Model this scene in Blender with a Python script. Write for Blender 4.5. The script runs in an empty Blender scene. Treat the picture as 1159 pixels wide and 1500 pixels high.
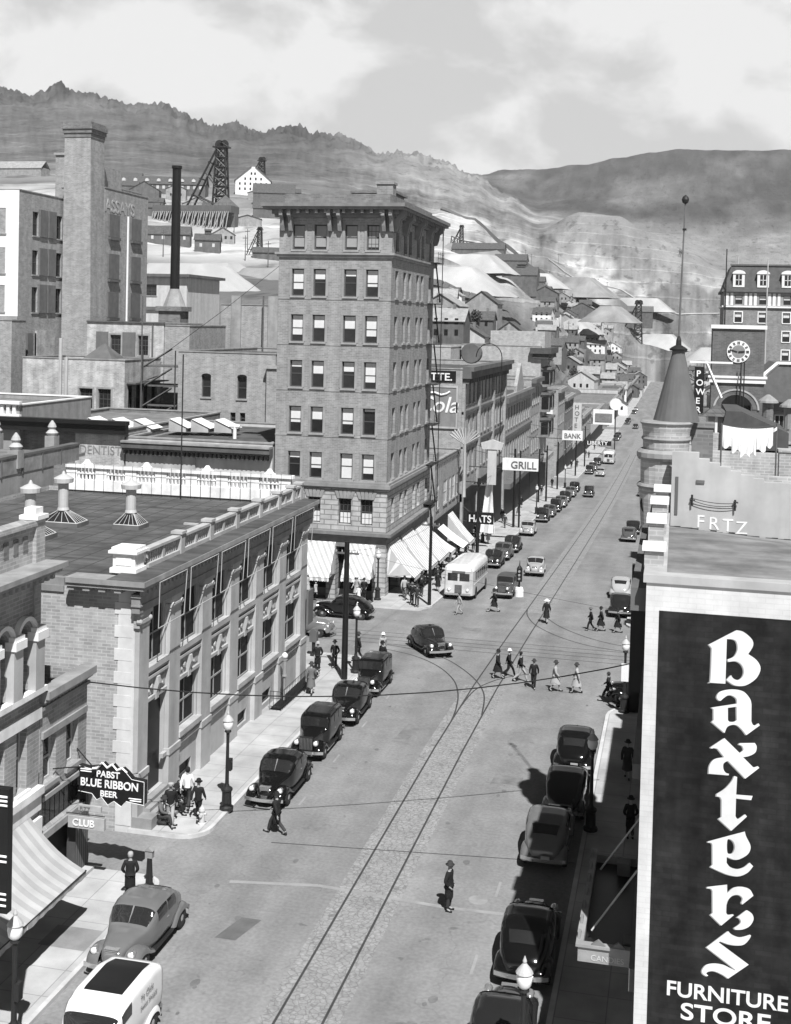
import bpy, bmesh, math, random
from mathutils import Vector, Matrix
R = math.radians
random.seed(7)
SC = bpy.context.scene
COL = SC.collection

# ------------------------------------------------------------------ camera, sky, sun, exposure
cam_d = bpy.data.cameras.new('camera'); cam = bpy.data.objects.new('camera', cam_d); COL.objects.link(cam)
CR = Vector((0.97409669, 0.22485657, 0.02398253)); CU = Vector((-0.03003222, 0.02352261, 0.99927211)); CF = Vector((-0.22412877, 0.9741079, -0.02966624))
cam.matrix_world = Matrix(((CR.x, CU.x, -CF.x, 0), (CR.y, CU.y, -CF.y, 0), (CR.z, CU.z, -CF.z, 21.25), (0, 0, 0, 1)))
cam_d.sensor_fit = 'VERTICAL'; cam_d.sensor_height = 36; cam_d.lens = 43.2; cam_d.shift_y = -0.1497
cam_d.clip_start = 0.5; cam_d.clip_end = 20000
SC.camera = cam
SC.view_settings.view_transform = 'Standard'; SC.view_settings.look = 'None'
SC.view_settings.exposure = 0.56; SC.view_settings.gamma = 1.0
SUN = Vector((0.30, -0.65, 1.0)).normalized()
sd = bpy.data.lights.new('sun', 'SUN'); sd.energy = 5.0; sd.angle = R(0.5); sd.color = (1.0, 1.0, 1.0)
so = bpy.data.objects.new('sun', sd); COL.objects.link(so); so.rotation_euler = SUN.to_track_quat('Z', 'Y').to_euler()
W = bpy.data.worlds.new("World"); SC.world = W; W.use_nodes = True
nt = W.node_tree; nt.nodes.clear()
def N(nt, t, **k):
    n = nt.nodes.new(t)
    for a, v in k.items(): setattr(n, a, v)
    return n
def LK(nt, a, b): nt.links.new(a, b)
sky = N(nt, 'ShaderNodeTexSky', sky_type='NISHITA', sun_disc=False)
sky.sun_elevation = math.asin(SUN.z); sky.sun_rotation = math.atan2(SUN.x, SUN.y); sky.air_density = 1.2; sky.dust_density = 2.0
bw = N(nt, 'ShaderNodeRGBToBW'); LK(nt, sky.outputs[0], bw.inputs[0])
tc = N(nt, 'ShaderNodeTexCoord'); mp = N(nt, 'ShaderNodeMapping'); mp.inputs['Scale'].default_value = (1, 1, 1.7); mp.inputs['Location'].default_value = (.37, .2, .11)
LK(nt, tc.outputs['Generated'], mp.inputs[0])
n1 = N(nt, 'ShaderNodeTexNoise'); n1.inputs['Scale'].default_value = 9; n1.inputs['Detail'].default_value = 9; n1.inputs['Roughness'].default_value = .56; n1.inputs['Distortion'].default_value = .25
LK(nt, mp.outputs[0], n1.inputs['Vector'])
rp = N(nt, 'ShaderNodeValToRGB'); rp.color_ramp.elements[0].position = .50; rp.color_ramp.elements[1].position = .66
rp.color_ramp.elements[0].color = (0, 0, 0, 1); rp.color_ramp.elements[1].color = (1, 1, 1, 1)
acc = n1.outputs[0]                                              # heaped clouds in a few parts of the sky, thin elsewhere
for c_, wx, wz, am in (((-.342, .928, .20), .17, .045, .17), ((-.49, .84, .235), .30, .08, .14), ((.056, .983, .16), .12, .035, .17), ((-.02, .96, .24), .25, .06, .10)):
    sb = N(nt, 'ShaderNodeVectorMath', operation='SUBTRACT'); LK(nt, tc.outputs['Generated'], sb.inputs[0]); sb.inputs[1].default_value = c_
    ml = N(nt, 'ShaderNodeVectorMath', operation='MULTIPLY'); LK(nt, sb.outputs[0], ml.inputs[0]); ml.inputs[1].default_value = (1 / wx, 1 / wx, 1 / wz)
    ln = N(nt, 'ShaderNodeVectorMath', operation='LENGTH'); LK(nt, ml.outputs[0], ln.inputs[0])
    mr = N(nt, 'ShaderNodeMapRange', interpolation_type='SMOOTHSTEP'); mr.inputs[1].default_value = .2; mr.inputs[2].default_value = 1.2; mr.inputs[3].default_value = am; mr.inputs[4].default_value = 0; LK(nt, ln.outputs['Value'], mr.inputs[0])
    sm = N(nt, 'ShaderNodeMath', operation='ADD'); LK(nt, acc, sm.inputs[0]); LK(nt, mr.outputs[0], sm.inputs[1]); acc = sm.outputs[0]
LK(nt, acc, rp.inputs[0])
mx = N(nt, 'ShaderNodeMath', operation='MULTIPLY_ADD'); mx.inputs[1].default_value = 2.5; mx.inputs[2].default_value = 5.6   # veil plus cloud
LK(nt, rp.outputs[0], mx.inputs[0])
ad = N(nt, 'ShaderNodeMath', operation='MULTIPLY_ADD'); ad.inputs[1].default_value = .22
LK(nt, bw.outputs[0], ad.inputs[0]); LK(nt, mx.outputs[0], ad.inputs[2])
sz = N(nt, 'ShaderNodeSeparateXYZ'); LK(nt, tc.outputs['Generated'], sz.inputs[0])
zr = N(nt, 'ShaderNodeMapRange'); zr.inputs[1].default_value = .25; zr.inputs[2].default_value = .50; zr.inputs[3].default_value = 1.0; zr.inputs[4].default_value = .03   # sky overhead, out of view, dimmed to deepen the shadows
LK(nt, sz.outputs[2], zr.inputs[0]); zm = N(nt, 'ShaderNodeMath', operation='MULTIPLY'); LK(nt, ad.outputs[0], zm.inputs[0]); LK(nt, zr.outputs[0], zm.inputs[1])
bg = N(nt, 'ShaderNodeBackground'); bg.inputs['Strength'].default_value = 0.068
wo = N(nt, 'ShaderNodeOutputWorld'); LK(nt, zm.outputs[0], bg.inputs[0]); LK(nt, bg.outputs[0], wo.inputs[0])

# ------------------------------------------------------------------ materials
MATS = {}
def mat(name, base, rough=.85, kind='plain', var=.18, scale=1.5, bump=0, spec=.3, metal=0, **k):
    if name in MATS: return MATS[name]
    m = bpy.data.materials.new(name); m.use_nodes = True; t = m.node_tree; b = t.nodes['Principled BSDF']
    b.inputs['Roughness'].default_value = rough; b.inputs['Metallic'].default_value = metal
    b.inputs['Specular IOR Level'].default_value = spec
    co = N(t, 'ShaderNodeTexCoord').outputs['Object']
    if kind in ('brick', 'stone', 'stripe'):
        sp = N(t, 'ShaderNodeSeparateXYZ'); LK(t, co, sp.inputs[0])
        su = N(t, 'ShaderNodeMath', operation='ADD'); LK(t, sp.outputs[0], su.inputs[0]); LK(t, sp.outputs[1], su.inputs[1])
        cb = N(t, 'ShaderNodeCombineXYZ'); LK(t, su.outputs[0], cb.inputs[0]); LK(t, sp.outputs[2], cb.inputs[1])
    nz = N(t, 'ShaderNodeTexNoise'); nz.inputs['Scale'].default_value = scale; nz.inputs['Detail'].default_value = 7; nz.inputs['Roughness'].default_value = .62
    LK(t, co, nz.inputs['Vector'])
    mr = N(t, 'ShaderNodeMapRange'); mr.inputs[1].default_value = .3; mr.inputs[2].default_value = .7
    mr.inputs[3].default_value = 1 - var; mr.inputs[4].default_value = 1 + var; LK(t, nz.outputs[0], mr.inputs[0])
    ba = N(t, 'ShaderNodeMath', operation='MULTIPLY'); LK(t, mr.outputs[0], ba.inputs[1]); ba.inputs[0].default_value = base
    hsrc = nz.outputs[0]
    if kind in ('brick', 'stone', 'slab'):
        br = N(t, 'ShaderNodeTexBrick'); LK(t, co if kind == 'slab' else cb.outputs[0], br.inputs['Vector'])
        if kind == 'slab': br.offset = 0
        bwid, bh, ms = k.get('size', (.42, .14, .02))
        br.inputs['Scale'].default_value = 1; br.inputs['Brick Width'].default_value = bwid; br.inputs['Row Height'].default_value = bh
        br.inputs['Mortar Size'].default_value = ms; br.inputs['Mortar Smooth'].default_value = .3
        c1, c2, c3 = k.get('tone', (.82, 1.12, 1.25))
        for s, v in (('Color1', c1), ('Color2', c2), ('Mortar', c3)): br.inputs[s].default_value = (v, v, v, 1)
        mu = N(t, 'ShaderNodeMath', operation='MULTIPLY'); LK(t, br.outputs['Color'], mu.inputs[0]); LK(t, ba.outputs[0], mu.inputs[1])
        ba = mu
    if kind == 'stripe':                                            # painted canvas stripes, across u
        wv = N(t, 'ShaderNodeMath', operation='MULTIPLY'); wv.inputs[1].default_value = k.get('freq', 2.2)
        LK(t, (su if k.get('axis', 'u') == 'u' else sp).outputs[0 if k.get('axis', 'u') == 'u' else 1], wv.inputs[0])
        fr = N(t, 'ShaderNodeMath', operation='FRACT'); LK(t, wv.outputs[0], fr.inputs[0])
        gt = N(t, 'ShaderNodeMath', operation='GREATER_THAN'); gt.inputs[1].default_value = .5; LK(t, fr.outputs[0], gt.inputs[0])
        m2 = N(t, 'ShaderNodeMath', operation='MULTIPLY_ADD'); m2.inputs[1].default_value = k.get('dark', -.55); m2.inputs[2].default_value = 1; LK(t, gt.outputs[0], m2.inputs[0])
        mu = N(t, 'ShaderNodeMath', operation='MULTIPLY'); LK(t, m2.outputs[0], mu.inputs[0]); LK(t, ba.outputs[0], mu.inputs[1]); ba = mu
    if kind != 'flat':                                              # streaks and broad weathering
        mp_ = N(t, 'ShaderNodeMapping'); mp_.inputs['Scale'].default_value = k.get('streak', (1.1, 1.1, .16)); LK(t, co, mp_.inputs[0])
        n2 = N(t, 'ShaderNodeTexNoise'); n2.inputs['Scale'].default_value = k.get('sscale', 1.0); n2.inputs['Detail'].default_value = 5; LK(t, mp_.outputs[0], n2.inputs['Vector'])
        m3 = N(t, 'ShaderNodeMapRange'); m3.inputs[1].default_value = .3; m3.inputs[2].default_value = .7
        sv = k.get('svar', .12); m3.inputs[3].default_value = 1 - sv; m3.inputs[4].default_value = 1 + sv; LK(t, n2.outputs[0], m3.inputs[0])
        mu = N(t, 'ShaderNodeMath', operation='MULTIPLY'); LK(t, m3.outputs[0], mu.inputs[0]); LK(t, ba.outputs[0], mu.inputs[1]); ba = mu
    if kind in ('road', 'cobble'):
        vo = N(t, 'ShaderNodeTexVoronoi', feature='DISTANCE_TO_EDGE'); nd = N(t, 'ShaderNodeTexNoise'); nd.inputs['Scale'].default_value = .8; LK(t, co, nd.inputs['Vector'])
        va = N(t, 'ShaderNodeVectorMath', operation='MULTIPLY_ADD'); va.inputs[1].default_value = (2.2, 2.2, 2.2) if kind == 'road' else (.05,) * 3; LK(t, nd.outputs['Color'], va.inputs[0]); LK(t, co, va.inputs[2]); LK(t, va.outputs[0], vo.inputs['Vector'])
        vo.inputs['Scale'].default_value = .16 if kind == 'road' else 4.5; mr_ = N(t, 'ShaderNodeMapRange'); mr_.inputs[1].default_value = 0; mr_.inputs[2].default_value = .006 if kind == 'road' else .09; mr_.inputs[3].default_value = .84 if kind == 'road' else .62; mr_.inputs[4].default_value = 1
        LK(t, vo.outputs['Distance'], mr_.inputs[0]); mu = N(t, 'ShaderNodeMath', operation='MULTIPLY'); LK(t, mr_.outputs[0], mu.inputs[0]); LK(t, ba.outputs[0], mu.inputs[1]); ba = mu
        ng = N(t, 'ShaderNodeTexNoise'); ng.inputs['Scale'].default_value = 7; ng.inputs['Detail'].default_value = 4; LK(t, co, ng.inputs['Vector']); mr_ = N(t, 'ShaderNodeMapRange'); mr_.inputs[1].default_value = .35; mr_.inputs[2].default_value = .65; mr_.inputs[3].default_value = .9; mr_.inputs[4].default_value = 1.1
        LK(t, ng.outputs[0], mr_.inputs[0]); mu = N(t, 'ShaderNodeMath', operation='MULTIPLY'); LK(t, mr_.outputs[0], mu.inputs[0]); LK(t, ba.outputs[0], mu.inputs[1]); ba = mu
        nb = N(t, 'ShaderNodeTexNoise'); nb.inputs['Scale'].default_value = 1.6; nb.inputs['Detail'].default_value = 3; LK(t, co, nb.inputs['Vector']); mr_ = N(t, 'ShaderNodeMapRange'); mr_.inputs[1].default_value = .68; mr_.inputs[2].default_value = .74; mr_.inputs[3].default_value = 1; mr_.inputs[4].default_value = .7
        LK(t, nb.outputs[0], mr_.inputs[0]); mu = N(t, 'ShaderNodeMath', operation='MULTIPLY'); LK(t, mr_.outputs[0], mu.inputs[0]); LK(t, ba.outputs[0], mu.inputs[1]); ba = mu
    if k.get('attr'):
        at = N(t, 'ShaderNodeAttribute', attribute_name=k['attr'])
        mu = N(t, 'ShaderNodeMath', operation='MULTIPLY'); LK(t, at.outputs['Fac'], mu.inputs[0]); LK(t, ba.outputs[0], mu.inputs[1]); ba = mu
    LK(t, ba.outputs[0], b.inputs['Base Color'])
    if bump:
        bp = N(t, 'ShaderNodeBump'); bp.inputs['Strength'].default_value = bump; bp.inputs['Distance'].default_value = k.get('bdist', .05)
        LK(t, hsrc, bp.inputs['Height']); LK(t, bp.outputs[0], b.inputs['Normal'])
    MATS[name] = m
    return m
BR = dict(kind='brick')
M_brick = mat('brick_tower', .235, **BR)
M_brickd = mat('brick_dark', .17, tone=(.75, 1.15, 1.1), **BR)
M_brickl = mat('brick_buff', .33, **BR)
M_brickm = mat('brick_middle', .27, **BR)
M_brickp = mat('brick_pale_old', .36, var=.3, scale=.8, svar=.25, **BR)
M_stone = mat('limestone', .37, var=.1, svar=.16)
M_stoned = mat('stone_weathered', .25, var=.15, svar=.2)
M_rust = mat('rusticated_stone', .36, kind='stone', size=(1.2, .42, .05), tone=(.95, 1.08, .5))
M_white = mat('white_paint', .70, var=.06, svar=.08)
M_cream = mat('cream_render', .46, var=.1, svar=.15)
M_rend = mat('grey_render', .36, var=.12, svar=.18, scale=.9)
M_roof = mat('tar_roof', .075, var=.4, scale=.7, streak=(.2, 2.2, 1), svar=.35, bump=.3)
M_roofl = mat('gravel_roof', .16, var=.35, scale=.9, streak=(.3, 1.5, 1), svar=.3)
M_roofsh = mat('shingle_roof', .10, kind='brick', size=(.5, .3, .03), tone=(.8, 1.15, .6))
M_slate = mat('slate_roof', .085, kind='brick', size=(.5, .3, .02), tone=(.8, 1.15, .8))
M_tin = mat('tin_roof', .30, var=.2, rough=.6)
M_glass = mat('window_glass', .022, rough=.12, var=.3, spec=.45, svar=.1)
M_glassd = mat('dark_interior_glass', .012, rough=.55, var=.3, spec=.15)
M_blind = mat('window_blind', .62, var=.06)
M_blindg = mat('grey_blind', .30, var=.06)
M_frame = mat('dark_frame', .07, var=.1)
M_framel = mat('pale_frame', .45, var=.1)
M_iron = mat('cast_iron', .02, rough=.5, var=.2)
M_metal = mat('galvanised', .42, rough=.5, var=.1)
M_wood = mat('old_timber', .10, var=.3, scale=3)
M_woodl = mat('pale_timber', .26, var=.3, scale=3)
M_shed = mat('dark_shed_wall', .11, var=.25, scale=.5)
M_shedl = mat('pale_shed_wall', .27, var=.25, scale=.5)
M_black = mat('black_paint', .012, rough=.45, var=.2)
M_signd = mat('painted_sign_ground', .017, kind='brick', size=(.42, .14, .012), tone=(.8, 1.2, .9), rough=.8, var=.5, scale=1.6, svar=.5, spec=.15)
M_side = mat('sidewalk_concrete', .37, kind='slab', size=(1.55, 1.55, .022), tone=(.93, 1.05, .66), var=.17, scale=.9, svar=.16, sscale=.6, streak=(.5, .5, .5))
M_kerb = mat('kerb_stone', .46, var=.15)
M_asph = mat('asphalt', .195, kind='road', var=.15, scale=.5, streak=(.9, .10, 1), svar=.22, sscale=.5, bump=.15)
M_track = mat('track_paving', .24, kind='cobble', var=.2, scale=6, svar=.12)
M_rail = mat('rail_groove', .045, var=.1)
M_asph2 = None
M_patch = mat('asphalt_patch', .11, var=.2)
def earth():
    m = bpy.data.materials.new('hill_ground'); m.use_nodes = True; t = m.node_tree; b = t.nodes['Principled BSDF']; b.inputs['Roughness'].default_value = .95; b.inputs['Specular IOR Level'].default_value = .05
    co = N(t, 'ShaderNodeTexCoord').outputs['Object']; at = N(t, 'ShaderNodeAttribute', attribute_name='tone'); ba = at.outputs['Fac']
    def mul(a, c):
        q = N(t, 'ShaderNodeMath', operation='MULTIPLY'); LK(t, a, q.inputs[0]); LK(t, c, q.inputs[1]); return q.outputs[0]
    def nz(sc, asp, lo, hi, v0, v1, det=6, rough=.65):
        mp = N(t, 'ShaderNodeMapping'); mp.inputs['Scale'].default_value = (sc, sc * asp, sc); LK(t, co, mp.inputs[0])
        n = N(t, 'ShaderNodeTexNoise'); n.inputs['Scale'].default_value = 1; n.inputs['Detail'].default_value = det; n.inputs['Roughness'].default_value = rough; LK(t, mp.outputs[0], n.inputs['Vector'])
        r = N(t, 'ShaderNodeMapRange'); r.inputs[1].default_value = lo; r.inputs[2].default_value = hi; r.inputs[3].default_value = v0; r.inputs[4].default_value = v1; LK(t, n.outputs[0], r.inputs[0]); return r.outputs[0], n.outputs[0]
    a1, h1 = nz(.009, .22, .3, .7, .72, 1.28); a2, h2 = nz(.05, .16, .3, .7, .8, 1.2, 9, .75); a3, h3 = nz(.09, .12, .58, .66, 1.0, .62, 3)
    ba = mul(mul(mul(ba, a1), a2), a3)
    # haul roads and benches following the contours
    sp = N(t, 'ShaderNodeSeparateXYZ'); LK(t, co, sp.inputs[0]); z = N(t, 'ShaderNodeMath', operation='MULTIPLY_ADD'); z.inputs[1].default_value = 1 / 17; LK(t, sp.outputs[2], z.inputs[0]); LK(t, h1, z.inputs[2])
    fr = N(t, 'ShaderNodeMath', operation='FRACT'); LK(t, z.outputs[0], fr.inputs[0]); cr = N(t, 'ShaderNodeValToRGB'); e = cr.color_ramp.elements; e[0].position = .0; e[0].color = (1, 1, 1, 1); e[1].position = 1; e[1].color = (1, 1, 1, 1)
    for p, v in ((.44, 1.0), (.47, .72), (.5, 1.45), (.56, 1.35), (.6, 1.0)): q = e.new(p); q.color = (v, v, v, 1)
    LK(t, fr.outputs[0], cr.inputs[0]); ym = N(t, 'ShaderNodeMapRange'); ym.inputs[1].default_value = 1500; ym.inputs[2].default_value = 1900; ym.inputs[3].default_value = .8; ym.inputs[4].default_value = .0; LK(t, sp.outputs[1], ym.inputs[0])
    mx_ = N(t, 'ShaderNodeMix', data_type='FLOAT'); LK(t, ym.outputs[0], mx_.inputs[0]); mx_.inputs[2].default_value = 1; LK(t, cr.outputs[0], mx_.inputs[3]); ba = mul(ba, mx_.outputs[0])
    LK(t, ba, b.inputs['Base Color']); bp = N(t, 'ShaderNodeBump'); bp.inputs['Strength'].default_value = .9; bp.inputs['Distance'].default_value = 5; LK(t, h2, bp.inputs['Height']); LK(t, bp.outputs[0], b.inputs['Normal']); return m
M_earth = earth()
M_tail = mat('mine_tailings', .37, var=.16, scale=.05, streak=(.08, .08, .02), svar=.16)
M_taild = mat('grey_tailings', .23, var=.2, scale=.05, streak=(.12, .12, .02), svar=.25)
M_canvas = mat('striped_canvas', .66, kind='stripe', freq=2.0, dark=-.45, var=.05)
M_canvasx = mat('striped_canvas_side', .66, kind='stripe', freq=1.7, dark=-.35, axis='y', var=.05)
M_canvasp = mat('plain_canvas', .62, var=.08)
M_cloth = mat('white_linen', .85, var=.04)

# ------------------------------------------------------------------ mesh and object helpers
class MB:
    def __init__(s): s.v = []; s.f = []; s.uv = None
    def add(s, vs, fs):
        o = len(s.v); s.v += [tuple(v) for v in vs]; s.f += [tuple(o + i for i in f) for f in fs]; return s
    def box(s, x0, y0, z0, x1, y1, z1):
        return s.add([(x0, y0, z0), (x1, y0, z0), (x1, y1, z0), (x0, y1, z0), (x0, y0, z1), (x1, y0, z1), (x1, y1, z1), (x0, y1, z1)],
                     [(3, 2, 1, 0), (4, 5, 6, 7), (0, 1, 5, 4), (1, 2, 6, 5), (2, 3, 7, 6), (3, 0, 4, 7)])
    def quad(s, *p): return s.add(p, [tuple(range(len(p)))])
    def tube(s, a, b, r0, r1=None, n=8, cap=True):
        a = Vector(a); b = Vector(b); r1 = r0 if r1 is None else r1; d = (b - a).normalized()
        u = d.orthogonal().normalized(); w = d.cross(u)
        vs = []
        for p, r in ((a, r0), (b, r1)):
            for i in range(n):
                t = 2 * math.pi * (i + .5) / n; vs.append(p + u * (r * math.cos(t)) + w * (r * math.sin(t)))
        fs = [(i, (i + 1) % n, n + (i + 1) % n, n + i) for i in range(n)]
        if cap: fs += [tuple(reversed(range(n))), tuple(range(n, 2 * n))]
        return s.add(vs, fs)
    def bar(s, a, b, w, h=None):
        return s.tube(a, b, w * .7071, n=4)
    def lathe(s, prof, c=(0, 0, 0), n=16, axis='z'):
        vs = []
        for r, z in prof:
            for i in range(n):
                t = 2 * math.pi * i / n; x, y = r * math.cos(t), r * math.sin(t)
                p = (x, y, z) if axis == 'z' else ((z, x, y) if axis == 'x' else (y, z, x))
                vs.append((c[0] + p[0], c[1] + p[1], c[2] + p[2]))
        m = len(prof)
        fs = [(j * n + i, j * n + (i + 1) % n, (j + 1) * n + (i + 1) % n, (j + 1) * n + i) for j in range(m - 1) for i in range(n)]
        fs += [tuple(reversed(range(n))), tuple(range((m - 1) * n, m * n))]
        return s.add(vs, fs)
    def prism(s, pts, d0, d1, plane='xz'):
        n = len(pts)
        f = {'xz': lambda p, d: (p[0], d, p[1]), 'yz': lambda p, d: (d, p[0], p[1]), 'xy': lambda p, d: (p[0], p[1], d)}[plane]
        return s.add([f(p, d0) for p in pts] + [f(p, d1) for p in pts],
                     [tuple(range(n)), tuple(reversed(range(n, 2 * n)))] + [(i, n + i, n + (i + 1) % n, (i + 1) % n) for i in range(n)])
    def grid(s, P, close=False):
        m, n = len(P), len(P[0])
        fs = [(j * n + i, j * n + (i + 1) % n, (j + 1) * n + (i + 1) % n, (j + 1) * n + i) for j in range(m - 1) for i in range(n if close else n - 1)]
        return s.add([p for r in P for p in r], fs)
    def mesh(s, name, m=None, off=(0, 0, 0), smooth=False):
        me = bpy.data.meshes.new(name); me.from_pydata([(v[0] - off[0], v[1] - off[1], v[2] - off[2]) for v in s.v], [], s.f)
        if m: me.materials.append(m)
        b = bmesh.new(); b.from_mesh(me); bmesh.ops.recalc_face_normals(b, faces=b.faces); b.to_mesh(me); b.free()
        if smooth: me.shade_smooth()
        me.update(); return me
    def build(s, name, m, parent=None, smooth=False):
        off = (0, 0, 0)
        if parent is not None:
            p = parent
            off = Vector((0, 0, 0))
            while p is not None: off = off + p.location; p = p.parent
        me = s.mesh(name, m, off, smooth)
        return link(name, me, parent)
def link(name, me, parent=None, loc=(0, 0, 0), rz=0):
    o = bpy.data.objects.new(name, me); COL.objects.link(o)
    o.location = loc; o.rotation_euler = (0, 0, rz)
    if parent is not None: o.parent = parent
    return o
def tag(o, label=None, cat=None, group=None, kind=None):
    if label: o['label'] = label
    if cat: o['category'] = cat
    if group: o['group'] = group
    if kind: o['kind'] = kind
    return o
def root(name, loc, label, cat, group=None, rz=0):
    o = bpy.data.objects.new(name, None); COL.objects.link(o); o.location = loc; o.rotation_euler = (0, 0, rz); o.empty_display_size = .2
    return tag(o, label, cat, group)
def single(name, mb, m, loc, label, cat, group=None, smooth=False):
    me = mb.mesh(name, m, loc, smooth); o = link(name, me, None, loc); return tag(o, label, cat, group)
def struct(name, mb, m, smooth=False, kind='structure'):
    return tag(link(name, mb.mesh(name, m, smooth=smooth)), kind=kind)
def text(s, size, m, name, parent, M, ext=.01, align='LEFT', sx=1.0, bold=0.0):
    cu = bpy.data.curves.new('t', 'FONT'); cu.body = s; cu.size = size; cu.extrude = ext; cu.align_x = align; cu.offset = min(bold, .018 * size)
    o = bpy.data.objects.new('t', cu); COL.objects.link(o)
    me = bpy.data.meshes.new_from_object(o.evaluated_get(bpy.context.evaluated_depsgraph_get())); bpy.data.objects.remove(o)
    for v in me.vertices: v.co.x *= sx
    me.transform(M); me.materials.clear(); me.materials.append(m); me.name = name
    return link(name, me, parent)

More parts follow.
